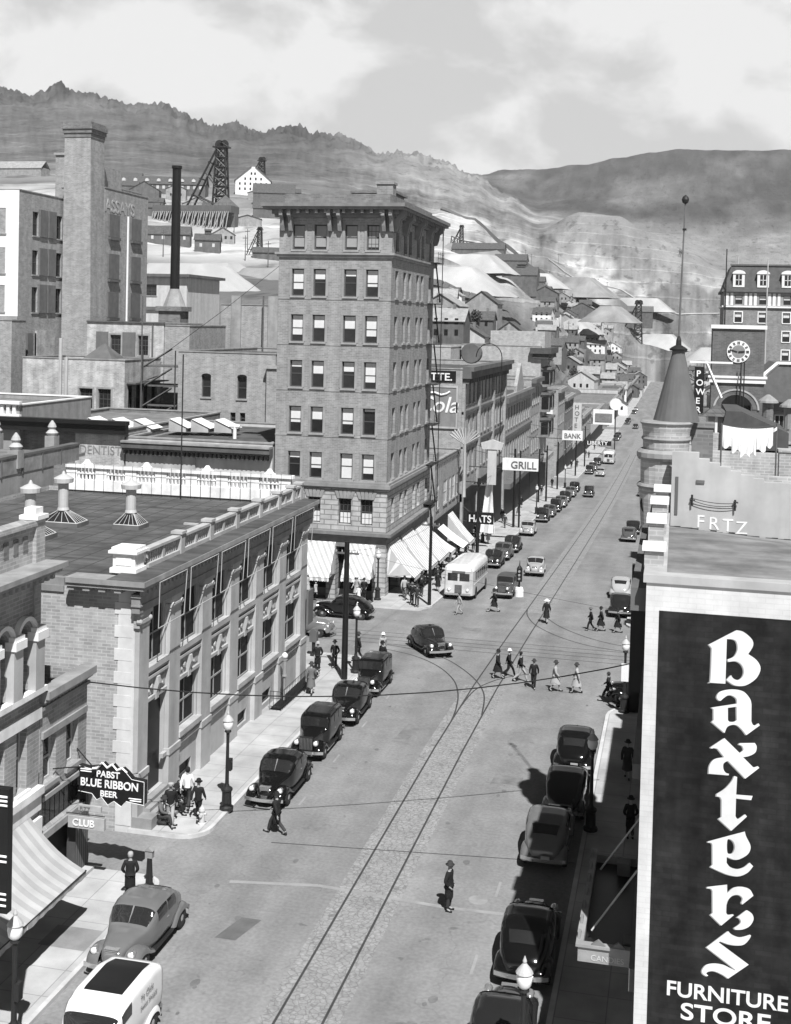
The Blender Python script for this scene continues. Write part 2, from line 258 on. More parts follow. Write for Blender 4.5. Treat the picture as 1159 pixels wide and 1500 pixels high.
# ------------------------------------------------------------------ ground profile and terrain
PY = [-60, 60, 72, 88, 99, 131, 170, 208, 260, 320, 400, 560, 1000]
PZ = [0.05, 0, -.3, -1.1, -1.75, -3.55, -5.65, -7.5, -9.45, -11.35, -13.0, -15.0, -17.5]
def gz(y):
    for i in range(len(PY) - 1):
        if y <= PY[i + 1]:
            t = max(0, (y - PY[i]) / (PY[i + 1] - PY[i])); return PZ[i] + (PZ[i + 1] - PZ[i]) * t
    return PZ[-1]
DS = [320, 450, 600, 800, 1050, 1350, 1700, 2200, 2900, 3800, 4600, 6000]
TT = [
(-35.13,[30.2, 50.0, 71.8, 100.2, 133.9, 183.3, 251.3, 352.6, 490.4, 612.8, 643.8, 680.4]),
(-30.94,[29.4, 46.9, 69.6, 101.3, 139.0, 188.8, 260.8, 367.4, 519.2, 645.9, 669.3, 709.6]),
(-30.36,[29.2, 46.7, 69.4, 101.7, 139.2, 189.7, 262.0, 367.4, 518.5, 643.6, 672.6, 713.3]),
(-29.64,[29.0, 46.4, 69.1, 102.3, 139.6, 190.8, 263.4, 365.4, 509.1, 629.6, 676.5, 717.9]),
(-29.14,[28.8, 46.3, 68.9, 102.7, 139.8, 191.4, 264.3, 367.3, 517.1, 639.0, 679.2, 720.9]),
(-28.46,[28.7, 46.2, 68.3, 102.7, 140.1, 191.3, 264.5, 371.3, 534.9, 663.3, 682.8, 725.0]),
(-28.02,[28.7, 46.1, 67.8, 102.8, 140.2, 191.2, 264.6, 369.1, 525.8, 652.0, 685.0, 727.7]),
(-27.49,[28.6, 46.0, 67.3, 102.8, 140.4, 191.1, 264.6, 368.4, 523.1, 649.2, 687.7, 730.8]),
(-26.98,[28.5, 46.0, 66.8, 102.8, 140.6, 190.9, 264.7, 368.0, 521.8, 648.1, 690.2, 733.7]),
(-26.23,[28.4, 45.5, 65.8, 102.5, 140.6, 190.8, 264.0, 365.5, 515.0, 639.3, 690.3, 737.9]),
(-25.33,[28.2, 44.2, 63.9, 101.2, 139.9, 190.7, 261.6, 360.6, 503.9, 622.9, 683.9, 742.8]),
(-24.87,[28.0, 43.5, 63.0, 100.6, 139.6, 190.6, 260.4, 360.4, 508.4, 627.8, 680.6, 745.2]),
(-23.81,[27.8, 42.4, 61.8, 99.5, 139.0, 189.2, 256.2, 356.9, 513.1, 635.6, 661.2, 734.4]),
(-23.13,[27.7, 41.9, 61.4, 98.9, 138.6, 187.7, 252.9, 348.3, 491.5, 610.0, 643.4, 719.8]),
(-22.27,[27.5, 41.3, 60.9, 98.2, 138.1, 185.8, 248.6, 338.8, 470.2, 585.6, 620.5, 701.0]),
(-21.65,[27.3, 40.8, 60.7, 97.7, 137.8, 185.0, 246.8, 334.6, 460.7, 574.6, 611.2, 694.2]),
(-20.56,[27.0, 40.0, 60.4, 97.0, 137.6, 184.6, 246.1, 335.3, 469.6, 586.7, 607.6, 694.0]),
(-19.93,[26.8, 39.5, 60.2, 96.6, 137.5, 184.3, 245.6, 332.8, 461.5, 576.4, 605.5, 693.7]),
(-19.31,[26.6, 39.0, 60.0, 96.2, 137.3, 184.0, 245.1, 331.2, 458.0, 572.2, 603.2, 693.4]),
(-18.77,[26.4, 38.6, 59.9, 95.8, 137.2, 183.7, 244.6, 332.6, 467.1, 584.3, 601.3, 693.1]),
(-17.83,[26.1, 37.9, 58.7, 93.8, 135.7, 182.3, 242.7, 331.3, 470.5, 589.1, 598.9, 690.8]),
(-16.94,[25.8, 37.2, 56.5, 90.1, 132.6, 179.5, 239.2, 324.9, 456.2, 570.3, 598.4, 686.1]),
(-15.67,[25.4, 36.2, 53.2, 84.7, 128.1, 175.5, 234.1, 318.7, 448.7, 560.5, 597.3, 679.1]),
(-14.72,[25.1, 35.5, 50.7, 80.7, 124.7, 172.4, 230.3, 311.1, 431.0, 537.3, 596.4, 673.6]),
(-13.93,[24.6, 34.7, 49.4, 78.1, 121.3, 168.8, 226.5, 304.1, 414.6, 516.2, 593.9, 668.9]),
(-12.49,[23.5, 33.1, 48.0, 74.6, 114.5, 161.3, 219.2, 298.0, 416.3, 520.1, 587.2, 660.2]),
(-11.21,[22.2, 31.3, 45.7, 70.4, 106.7, 151.8, 206.5, 283.0, 397.0, 499.8, 565.0, 649.9]),
(-9.62,[16.8, 26.2, 42.1, 65.4, 98.3, 140.4, 190.0, 260.2, 368.1, 467.4, 576.5, 649.8]),
(-8.02,[9.9, 19.0, 33.1, 57.0, 85.5, 126.2, 172.1, 228.5, 326.3, 421.0, 601.2, 652.5]),
(-6.43,[1.3, 8.1, 20.3, 44.2, 71.6, 111.9, 154.1, 205.3, 284.5, 401.6, 605.2, 654.7]),
(-4.53,[-6.3, -6.3, -0.7, 25.0, 49.2, 90.4, 177.2, 202.6, 269.8, 417.5, 621.4, 673.1]),
(-2.97,[-6.8, -10.8, -10.0, 12.4, 41.2, 80.0, 173.0, 200.9, 250.1, 424.5, 646.7, 690.5]),
(-1.43,[-7.4, -10.9, -14.4, -13.2, 24.6, 71.8, 149.4, 175.2, 243.0, 424.9, 666.5, 707.3]),
(0.09,[-7.0, -9.9, -13.1, -12.5, 16.8, 66.5, 125.9, 160.3, 240.5, 429.2, 678.1, 723.4]),
(1.90,[-6.5, -9.3, -12.4, -9.4, 17.6, 60.0, 97.3, 140.9, 236.4, 435.0, 671.8, 722.6]),
(3.66,[-6.0, -8.7, -11.6, -6.4, 21.3, 60.7, 98.0, 155.6, 244.4, 438.4, 662.4, 721.2]),
(5.96,[-5.3, -7.9, -10.6, -3.1, 25.1, 65.1, 103.2, 167.6, 252.1, 442.9, 654.1, 718.3]),
(9.57,[-4.2, -6.4, -8.9, -1.3, 26.7, 66.2, 103.9, 167.6, 251.3, 439.0, 642.0, 711.5]),
]
def tz(az, D):                                                     # rolling country height by azimuth (degrees) and distance
    az = max(TT[0][0], min(TT[-1][0] - 1e-6, az))
    for i in range(len(TT) - 1):
        if az <= TT[i + 1][0]: break
    t = (az - TT[i][0]) / (TT[i + 1][0] - TT[i][0]); t = t * t * (3 - 2 * t)
    row = [a + (b - a) * t for a, b in zip(TT[i][1], TT[i + 1][1])]
    if D <= DS[0]: return None, row[0]
    for j in range(len(DS) - 1):
        if D <= DS[j + 1]:
            u = (D - DS[j]) / (DS[j + 1] - DS[j]); return row[j] + (row[j + 1] - row[j]) * u, row[0]
    return row[-1], row[0]
def terr(x, y):
    D = math.hypot(x, y); az = math.degrees(math.atan2(x, y)); z, z0 = tz(az, D)
    if z is None:
        t = max(0, min(1, (D - 140) / 180)); z = gz(y) * (1 - t) + z0 * t
        if D < 140: z = gz(y)
    return z
def corridor(x, y, z):
    if y < 900:
        k = max(0.0, abs(x + 8) - 28) if y > 120 else 0
        lim = gz(y) - .35 + (k * .22) ** 1.35
        lim += min(1, max(0, (y - 235) / 70)) * k * 1.0
        if y > 440: f = min(1, (y - 440) / 70); lim += f * max(0, abs(x + 10.5) - 11) * .5
        return min(z, lim)
    return z

# ------------------------------------------------------------------ the setting
from mathutils import noise
def build_country():
    azs = [-58 + 22 * i / 24 for i in range(24)] + [-36 + 51 * i / 1000 for i in range(1000)] + [15 + 30 * i / 14 for i in range(15)]
    ds = [4, 12, 25, 45, 60, 72, 88, 99, 115, 131, 150, 170, 190, 208, 230, 260, 290]
    d = 320
    while d < 6200: ds.append(d); d *= 1.0135
    P = []; tone = []
    for D in ds:
        row = []
        for a in azs:
            x = D * math.sin(R(a)); y = D * math.cos(R(a))
            z = terr(x, y)
            s = noise.noise
            if D > 330:
                k = min(1, (D - 330) / 2200)
                far_left = max(0, min(1, (-a - 6) / 5))
                amp = (.6 + 9 * k) * (.3 if a > -12 and D < 2600 else 1 if a < -15 or D > 3000 else .6)
                v = Vector((x / 420, y / 1200, .3))
                f = noise.fractal(v, .9, 2.1, 6)
                z += f * amp * .55
                rd = noise.ridged_multi_fractal(Vector((x / 90, y / 600, 2.1)), .7, 2.2, 6, .9, 2) - 1.0
                near_crest = math.exp(-((D - 2900) / 420) ** 2)
                z += rd * (7 * far_left * k + 15 * near_crest * far_left) + near_crest * far_left * 13 * (noise.ridged_multi_fractal(Vector((x / 38, y / 110, 7)), .6, 2.2, 4, .9, 2) - 1.1)
                if D > 3300: z += f * 10
            z += (noise.ridged_multi_fractal(Vector((a * 1.6, D / 1100, 4.4)), .8, 2.2, 5, .9, 2) - 1) * 2.5 * k * k * (far_left * .7 + .3) if D > 330 else 0
            z = corridor(x, y, z)
            row.append((x, y, z))
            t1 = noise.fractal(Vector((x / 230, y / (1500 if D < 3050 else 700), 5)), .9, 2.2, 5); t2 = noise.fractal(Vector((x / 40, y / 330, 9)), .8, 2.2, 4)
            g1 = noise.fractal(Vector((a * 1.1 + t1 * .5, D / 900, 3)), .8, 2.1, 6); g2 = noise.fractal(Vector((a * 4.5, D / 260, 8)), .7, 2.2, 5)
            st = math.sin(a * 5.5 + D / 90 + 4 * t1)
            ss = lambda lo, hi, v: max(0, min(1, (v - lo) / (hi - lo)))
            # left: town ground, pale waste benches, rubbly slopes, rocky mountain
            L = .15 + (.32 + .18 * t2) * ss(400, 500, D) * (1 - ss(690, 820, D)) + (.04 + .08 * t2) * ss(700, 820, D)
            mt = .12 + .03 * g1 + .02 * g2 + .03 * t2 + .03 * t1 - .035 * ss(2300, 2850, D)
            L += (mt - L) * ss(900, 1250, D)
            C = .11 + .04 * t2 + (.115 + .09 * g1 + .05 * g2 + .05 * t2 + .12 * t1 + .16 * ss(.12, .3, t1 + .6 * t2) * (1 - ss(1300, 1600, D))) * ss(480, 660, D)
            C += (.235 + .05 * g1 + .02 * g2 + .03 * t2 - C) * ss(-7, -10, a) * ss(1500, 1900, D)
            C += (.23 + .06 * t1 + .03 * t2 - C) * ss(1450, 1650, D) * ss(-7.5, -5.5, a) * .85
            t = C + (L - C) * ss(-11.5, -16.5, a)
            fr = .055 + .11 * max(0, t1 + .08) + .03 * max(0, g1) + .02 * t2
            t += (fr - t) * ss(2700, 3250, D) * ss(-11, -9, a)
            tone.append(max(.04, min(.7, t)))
        P.append(row)
    mb = MB(); mb.grid(P)
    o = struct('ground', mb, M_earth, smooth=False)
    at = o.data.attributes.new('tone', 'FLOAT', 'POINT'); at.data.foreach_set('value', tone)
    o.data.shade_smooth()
build_country()

KL, KR = -18.2, -3.3                                               # kerb lines of the main street
XS0, XS1 = 76.6, 94.4                                              # cross street
ALLEY = (42.7, 46.3)
CROSS = [ALLEY, (70.5, XS0), (XS0, 93), (93, XS1), (226, 246), (420, 434)]
def road():
    mb = MB(); ys = sorted(set([-30, 42.7, 46.3, 70.5, XS0, 93, XS1, 226, 246, 420, 434] + [p for p in PY if -30 < p] + [110, 120, 150, 190, 230, 290, 360, 480, 650, 800]))
    for a, b in zip(ys, ys[1:]):
        m = (a + b) / 2; xl, xr = -19.2, -2.8
        if ALLEY[0] < m < ALLEY[1]: xl = -70
        elif 70.5 < m < XS0: xr = 60
        elif XS0 < m < 93: xl, xr = -170, 60
        elif 93 < m < XS1: xl = -170
        elif 226 < m < 246 or 420 < m < 434: xl, xr = -120, 60
        mb.quad((xl, a, gz(a)), (xr, a, gz(a)), (xr, b, gz(b)), (xl, b, gz(b)))
    struct('road', mb, M_asph)
road()
def sidewalk(xk, xb, ya, yb, r0, r1):
    """kerb line xk, building line xb; corners of radius r0 at ya and r1 at yb"""
    s = 1 if xb > xk else -1; ys = [ya + r0 * (1 - math.cos(R(i * 15))) for i in range(7)] if r0 else [ya]
    ys += [p for p in PY + [50, 65, 80, 110, 120, 150, 190, 230, 290, 360, 480, 650] if ya + r0 + .1 < p < yb - r1 - .1]
    ys += [yb - r1 + r1 * math.sin(R(i * 15)) for i in range(7)] if r1 else [yb]
    ys = sorted(ys)
    def xa(y):
        for r, d in ((r0, y - ya), (r1, yb - y)):
            if r and d < r: return xk + s * (r - math.sqrt(max(0, r * r - (r - d) ** 2)))
        return xk
    mb = MB(); kb = MB(); H = .15
    for a, b in zip(ys, ys[1:]):
        A, B = xa(a), xa(b)
        mb.quad((A + .16 * s, a, gz(a) + H), (xb, a, gz(a) + H), (xb, b, gz(b) + H), (B + .16 * s, b, gz(b) + H))
        kb.quad((A, a, gz(a) + H + .004), (A + .17 * s, a, gz(a) + H + .004), (B + .17 * s, b, gz(b) + H + .004), (B, b, gz(b) + H + .004))
        kb.quad((A, a, gz(a) - .1), (A, a, gz(a) + H + .004), (B, b, gz(b) + H + .004), (B, b, gz(b) - .1))
    for y, r in ((ya, r0), (yb, r1)):
        if r: kb.quad((xa(y), y, gz(y) - .1), (xb, y, gz(y) - .1), (xb, y, gz(y) + H), (xa(y), y, gz(y) + H))
    struct('sidewalk', mb, M_side); struct('kerb', kb, M_kerb)
sidewalk(KL, -21.7, -30, 42.7, 0, .8)
sidewalk(KL, -21.5, 46.3, 71.4, 1.2, 0)
sidewalk(KL, -90, 71.4, XS0, 0, 2.2)
sidewalk(-18.7, -23.5, 94.4, 226, 2.2, 2)
sidewalk(-18.7, -23.5, 246, 420, 1, 1)
sidewalk(-18.7, -23.5, 434, 900, 1, 0)
sidewalk(KR, 1.6, -30, 70.5, 0, 2.5)
sidewalk(KR, 60, 93, 99, 2.2, 0)
sidewalk(KR, .5, 99, 226, 0, 2)
sidewalk(KR, .5, 246, 900, 1, 0)
def ribbon(mb, pts, w, dz):
    for (x0, y0), (x1, y1) in zip(pts, pts[1:]):
        d = Vector((x1 - x0, y1 - y0)); L = d.length; d /= L; n = Vector((-d.y, d.x)) * w / 2
        k = max(1, int(L / 4)); 
        for i in range(k):
            a = (x0 + (x1 - x0) * i / k, y0 + (y1 - y0) * i / k); b = (x0 + (x1 - x0) * (i + 1) / k, y0 + (y1 - y0) * (i + 1) / k)
            za, zb = gz(a[1]) + dz, gz(b[1]) + dz
            mb.quad((a[0] - n.x, a[1] - n.y, za), (a[0] + n.x, a[1] + n.y, za), (b[0] + n.x, b[1] + n.y, zb), (b[0] - n.x, b[1] - n.y, zb))
def smooth(p, k=6):
    o = []
    for i in range(len(p) - 1):
        a, b, c, d = p[max(i - 1, 0)], p[i], p[i + 1], p[min(i + 2, len(p) - 1)]
        for j in range(k):
            t = j / k
            o.append(tuple(.5 * (2 * b[q] + (c[q] - a[q]) * t + (2 * a[q] - 5 * b[q] + 4 * c[q] - d[q]) * t * t + (-a[q] + 3 * b[q] - 3 * c[q] + d[q]) * t ** 3) for q in (0, 1)))
    return o + [p[-1]]
YK = [-30] + [p for p in PY if 0 < p < 420] + [420]
pv = MB(); ribbon(pv, [(-10.58, y) for y in YK if y < 73], 2.45, .005); ribbon(pv, [(-10.58, y) for y in [XS1 + 3] + [p for p in YK if p > 98]], 2.6, .005)
struct('track_paving', pv, M_track)
rl = MB()
for x in (-11.3, -9.87): ribbon(rl, [(x, y) for y in YK if y <= 320], .085, .011)
for y in (81.6, 82.9, 84.0, 85.3): ribbon(rl, [(-60, y + .3), (20, y - .8)], .07, .009)
for c in ([(-19, 81.2), (-16.5, 80.2), (-14.7, 78.9), (-13.2, 76.9), (-11.5, 73.6), (-10.4, 70.2), (-9.9, 66.2)], [(-19, 79.9), (-16.5, 78.6), (-14.4, 76.3), (-12.8, 73.2), (-11.9, 70.0), (-11.45, 66.8), (-11.3, 64.4)],
          [(-11.3, 99), (-10.9, 95.8), (-9.6, 91.6), (-6.9, 87.4), (-3.4, 85.3), (4, 84.4)], [(-9.87, 98), (-9.2, 95.2), (-7.6, 91.6), (-5.0, 88.2), (-2.0, 86.6), (4, 85.8)],
          [(-8, 76.5), (-9.4, 75.2), (-10.4, 73.4), (-11.1, 70.8), (-11.3, 67)]):
    ribbon(rl, smooth(c), .085, .010)
struct('rail', rl, M_rail)
pt = MB()
for q in ([(-14.9, 39.2), (-14.15, 39.2), (-13.75, 40.8), (-14.5, 40.8)],):
    pt.add([(x, y, gz(y) + .006) for x, y in q], [(0, 1, 2, 3)])
struct('road_patch', pt, M_patch)
pt = MB(); pt.add([(x, y, gz(y) + .156) for x, y in [(-20.3, 36.9), (-18.6, 36.9), (-18.6, 38.3), (-20.3, 38.3)]], [(0, 1, 2, 3)])
struct('sidewalk_patch', pt, mat('concrete_patch', .21, var=.15))
mk = MB()
for p in ([(-15.9, 43.3), (-12.6, 43.9)], [(-12.6, 43.9), (-7.6, 43.5)], [(-7.6, 43.5), (-4.6, 43.6)]): ribbon(mk, p, .22, .006)
for y in (51, 56.5, 62, 67.5): ribbon(mk, [(-15.6, y), (-15.6, y + 1.1)], .1, .006)
for y in (39.2, 44.8): ribbon(mk, [(-6.0, y), (-6.0, y + 1.3)], .1, .006)
struct('road_marking', mk, mat('worn_road_paint', .25, var=.15))
mh = MB(); mh.lathe([(.36, .007), (.36, .012)], (-6.6, 44.4, 0), 20); struct('manhole_cover', mh, mat('manhole_iron', .24, var=.2))
ol = MB(); ro = random.Random(9)                                   # oil drips where cars stand and round the crossing
for k in range(46):
    x = ro.choice((-16.8, -16.9, -4.6, -14.4, -7.2)) + ro.gauss(0, .35); y = ro.uniform(34, 70) if k < 50 else ro.uniform(96, 150); r_ = ro.uniform(.03, .13); n = 9
    ol.add([(x + r_ * (1 + .4 * ro.random()) * math.cos(6.283 * i / n), y + r_ * 1.6 * (1 + .4 * ro.random()) * math.sin(6.283 * i / n), gz(y) + .009) for i in range(n)], [tuple(range(n))])
struct('oil_stain', ol, mat('oil_stained_asphalt', .135, var=.3))
for q_ in ([(-13.6, 60.2), (-12.9, 60.4), (-12.6, 63.0), (-13.4, 63.4)], [(-7.9, 56.0), (-6.4, 56.2), (-6.5, 57.1), (-7.8, 57.2)], [(-15.2, 88.2), (-13.4, 88.0), (-13.5, 89.2), (-15.0, 89.3)], [(-8.6, 34.6), (-7.0, 34.8), (-7.1, 36.0), (-8.5, 35.7)]):
    pt = MB(); pt.add([(x, y, gz(y) + .007) for x, y in q_], [(0, 1, 2, 3)]); struct('road_patch', pt, mat('worn_patch', .165, var=.3, svar=.2))

# ------------------------------------------------------------------ building kit
def wallface(mb, side, p, a0, a1, z0, z1, holes, dep):
    """side S faces the viewer (-Y) at y=p, E faces +X at x=p, W faces -X, N faces +Y; holes = (a,z,a,z)"""
    P = {'S': lambda a, z, d=0: (a, p + d, z), 'E': lambda a, z, d=0: (p - d, a, z), 'W': lambda a, z, d=0: (p + d, a, z), 'N': lambda a, z, d=0: (a, p - d, z)}[side]
    us = sorted(set([a0, a1] + [v for h in holes for v in (h[0], h[2])])); vs = sorted(set([z0, z1] + [v for h in holes for v in (h[1], h[3])]))
    for i in range(len(us) - 1):
        for j in range(len(vs) - 1):
            uc, vc = (us[i] + us[i + 1]) / 2, (vs[j] + vs[j + 1]) / 2
            if any(h[0] < uc < h[2] and h[1] < vc < h[3] for h in holes): continue
            mb.quad(P(us[i], vs[j]), P(us[i + 1], vs[j]), P(us[i + 1], vs[j + 1]), P(us[i], vs[j + 1]))
    for h in holes:
        c = [(h[0], h[1]), (h[2], h[1]), (h[2], h[3]), (h[0], h[3])]
        for k in range(4):
            a, b = c[k], c[(k + 1) % 4]
            mb.quad(P(*a), P(*b), P(b[0], b[1], dep), P(a[0], a[1], dep))
WM = {}
def wmesh(key, fn):
    if key not in WM: WM[key] = fn()
    return WM[key]
def window(par, side, p, h, style='sash', dep=.22, sill=True, fm=None, gm=None, blind=None, surround=False, bm=None, name='window'):
    a0, z0, a1, z1 = h[:4]; w = round(a1 - a0, 3); H = round(z1 - z0, 3); fm = fm or M_frame; gm = gm or M_glass
    rz = {'S': 0, 'E': math.pi / 2, 'W': -math.pi / 2}[side]
    loc = Vector((a0, p, z0)) if side == 'S' else (Vector((p, a0, z0)) if side == 'E' else Vector((p, a1, z0)))
    off = Vector((0, 0, 0)); q = par
    while q is not None: off += q.location; q = q.parent
    def frame():
        m = MB(); t = min(.09, w * .12)
        m.box(0, dep - .08, 0, t, dep, H); m.box(w - t, dep - .08, 0, w, dep, H); m.box(t, dep - .08, 0, w - t, dep, t); m.box(t, dep - .08, H - t, w - t, dep, H)
        if style in ('sash', 'cross', 'bars'): m.box(t, dep - .07, H * .5 - .04, w - t, dep + .005, H * .5 + .04)
        if style in ('cross', 'pair'): m.box(w / 2 - .03, dep - .065, t, w / 2 + .03, dep + .004, H - t)
        if style == 'bars':
            for i in (1, 2): m.box(w * i / 3 - .02, dep - .06, t, w * i / 3 + .02, dep + .004, H - t)
            for i in (.25, .75): m.box(t, dep - .06, H * i - .02, w - t, dep + .004, H * i + .02)
        return m.mesh(name, fm)
    f = link(name, wmesh((style, w, H, dep, fm.name, 'f', name), frame), par, loc - off, rz)
    link('pane', wmesh((w, H, dep, gm.name, 'p'), lambda: MB().box(.02, dep - .03, .02, w - .02, dep - .015, H - .02).mesh('pane', gm)), f)
    if blind:
        b = round(blind * 8) / 8
        link('blind', wmesh((w, H, b, dep, (bm or M_blind).name), lambda: MB().box(.1, dep - .05, H * (1 - b), w - .1, dep - .034, H - .1).mesh('blind', bm or M_blind)), f)
    if sill:
        sm = sill if not isinstance(sill, bool) else M_stoned
        link('sill', wmesh((w, sm.name, 's'), lambda: MB().box(-.12, -.12, -.16, w + .12, dep * .4, -.004).mesh('sill', sm)), f)
    if surround:
        def sur():
            m = MB(); m.box(-.2, -.05, H + .004, w + .2, dep * .3, H + .2); m.box(-.2, -.04, 0, -.004, dep * .3, H); m.box(w + .004, -.04, 0, w + .2, dep * .3, H)
            return m.mesh('surround', surround)
        link('surround', wmesh((w, H, 'sur', surround.name), sur), f)
    return f
def building(name, label, x0, x1, y0, y1, z0, z1, m, roofm=None, holes={}, par=.5, cop=True, wkw={}, group=None, copm=None, cat='building', wprob=0):
    r = root(name, (x1, y0, z0), label, cat, group)
    mb = MB()
    dep = wkw.get('dep', .22)
    for sd_, p, a0, a1 in (('S', y0, x0, x1), ('E', x1, y0, y1), ('W', x0, y0, y1), ('N', y1, x0, x1)):
        wallface(mb, sd_, p, a0, a1, z0, z1, [h[:4] for h in holes.get(sd_, [])], dep)
    zr = z1 - par
    if par > 0:
        t = .32
        for q in (((x0 + t, y0 + t), (x1 - t, y0 + t)), ((x1 - t, y0 + t), (x1 - t, y1 - t)), ((x1 - t, y1 - t), (x0 + t, y1 - t)), ((x0 + t, y1 - t), (x0 + t, y0 + t))):
            (ax, ay), (bx, by) = q; mb.quad((ax, ay, zr), (bx, by, zr), (bx, by, z1), (ax, ay, z1))
    mb.build('wall', m, r)
    t = .32 if par > 0 else 0
    MB().quad((x0 + t, y0 + t, zr), (x1 - t, y0 + t, zr), (x1 - t, y1 - t, zr), (x0 + t, y1 - t, zr)).build('roof', roofm or M_roof, r)
    if par > 0:
        c = MB(); o = .07; T = .38
        c.box(x0 - o, y0 - o, z1, x1 + o, y0 + T, z1 + .12); c.box(x0 - o, y1 - T, z1, x1 + o, y1 + o, z1 + .12)
        c.box(x0 - o, y0 + T, z1, x0 + T, y1 - T, z1 + .12); c.box(x1 - T, y0 + T, z1, x1 + o, y1 - T, z1 + .12)
        c.build('coping', copm or M_stoned, r)
    for sd_, hs in holes.items():
        p = {'S': y0, 'E': x1, 'W': x0}[sd_]
        for h in hs:
            kw = dict(wkw); kw.update(h[4] if len(h) > 4 else {})
            window(r, sd_, p, h, **kw)
    return r
def rows(cols, zs, **kw):
    return [(a, z0, b, z1) + ((kw,) if kw else ()) for (z0, z1) in zs for (a, b) in cols]
def ledge(mb, x0, x1, y0, y1, z0, z1, pr, S=True, E=True):
    """a band round the S and E faces of a block"""
    if S: mb.box(x0 - pr, y0 - pr, z0, x1 + pr, y0 + .02, z1)
    if E: mb.box(x1 - .02, y0 + .02 if S else y0 - pr, z0, x1 + pr, y1 + pr, z1)
def rotz(o, a):
    o.rotation_euler[2] = a; return o
def finish_text(x, y, z, side):
    return Matrix.Translation((x, y, z)) @ (Matrix.Rotation(R(90), 4, 'X') if side == 'S' else Matrix.Rotation(R(90), 4, 'Z') @ Matrix.Rotation(R(90), 4, 'X'))

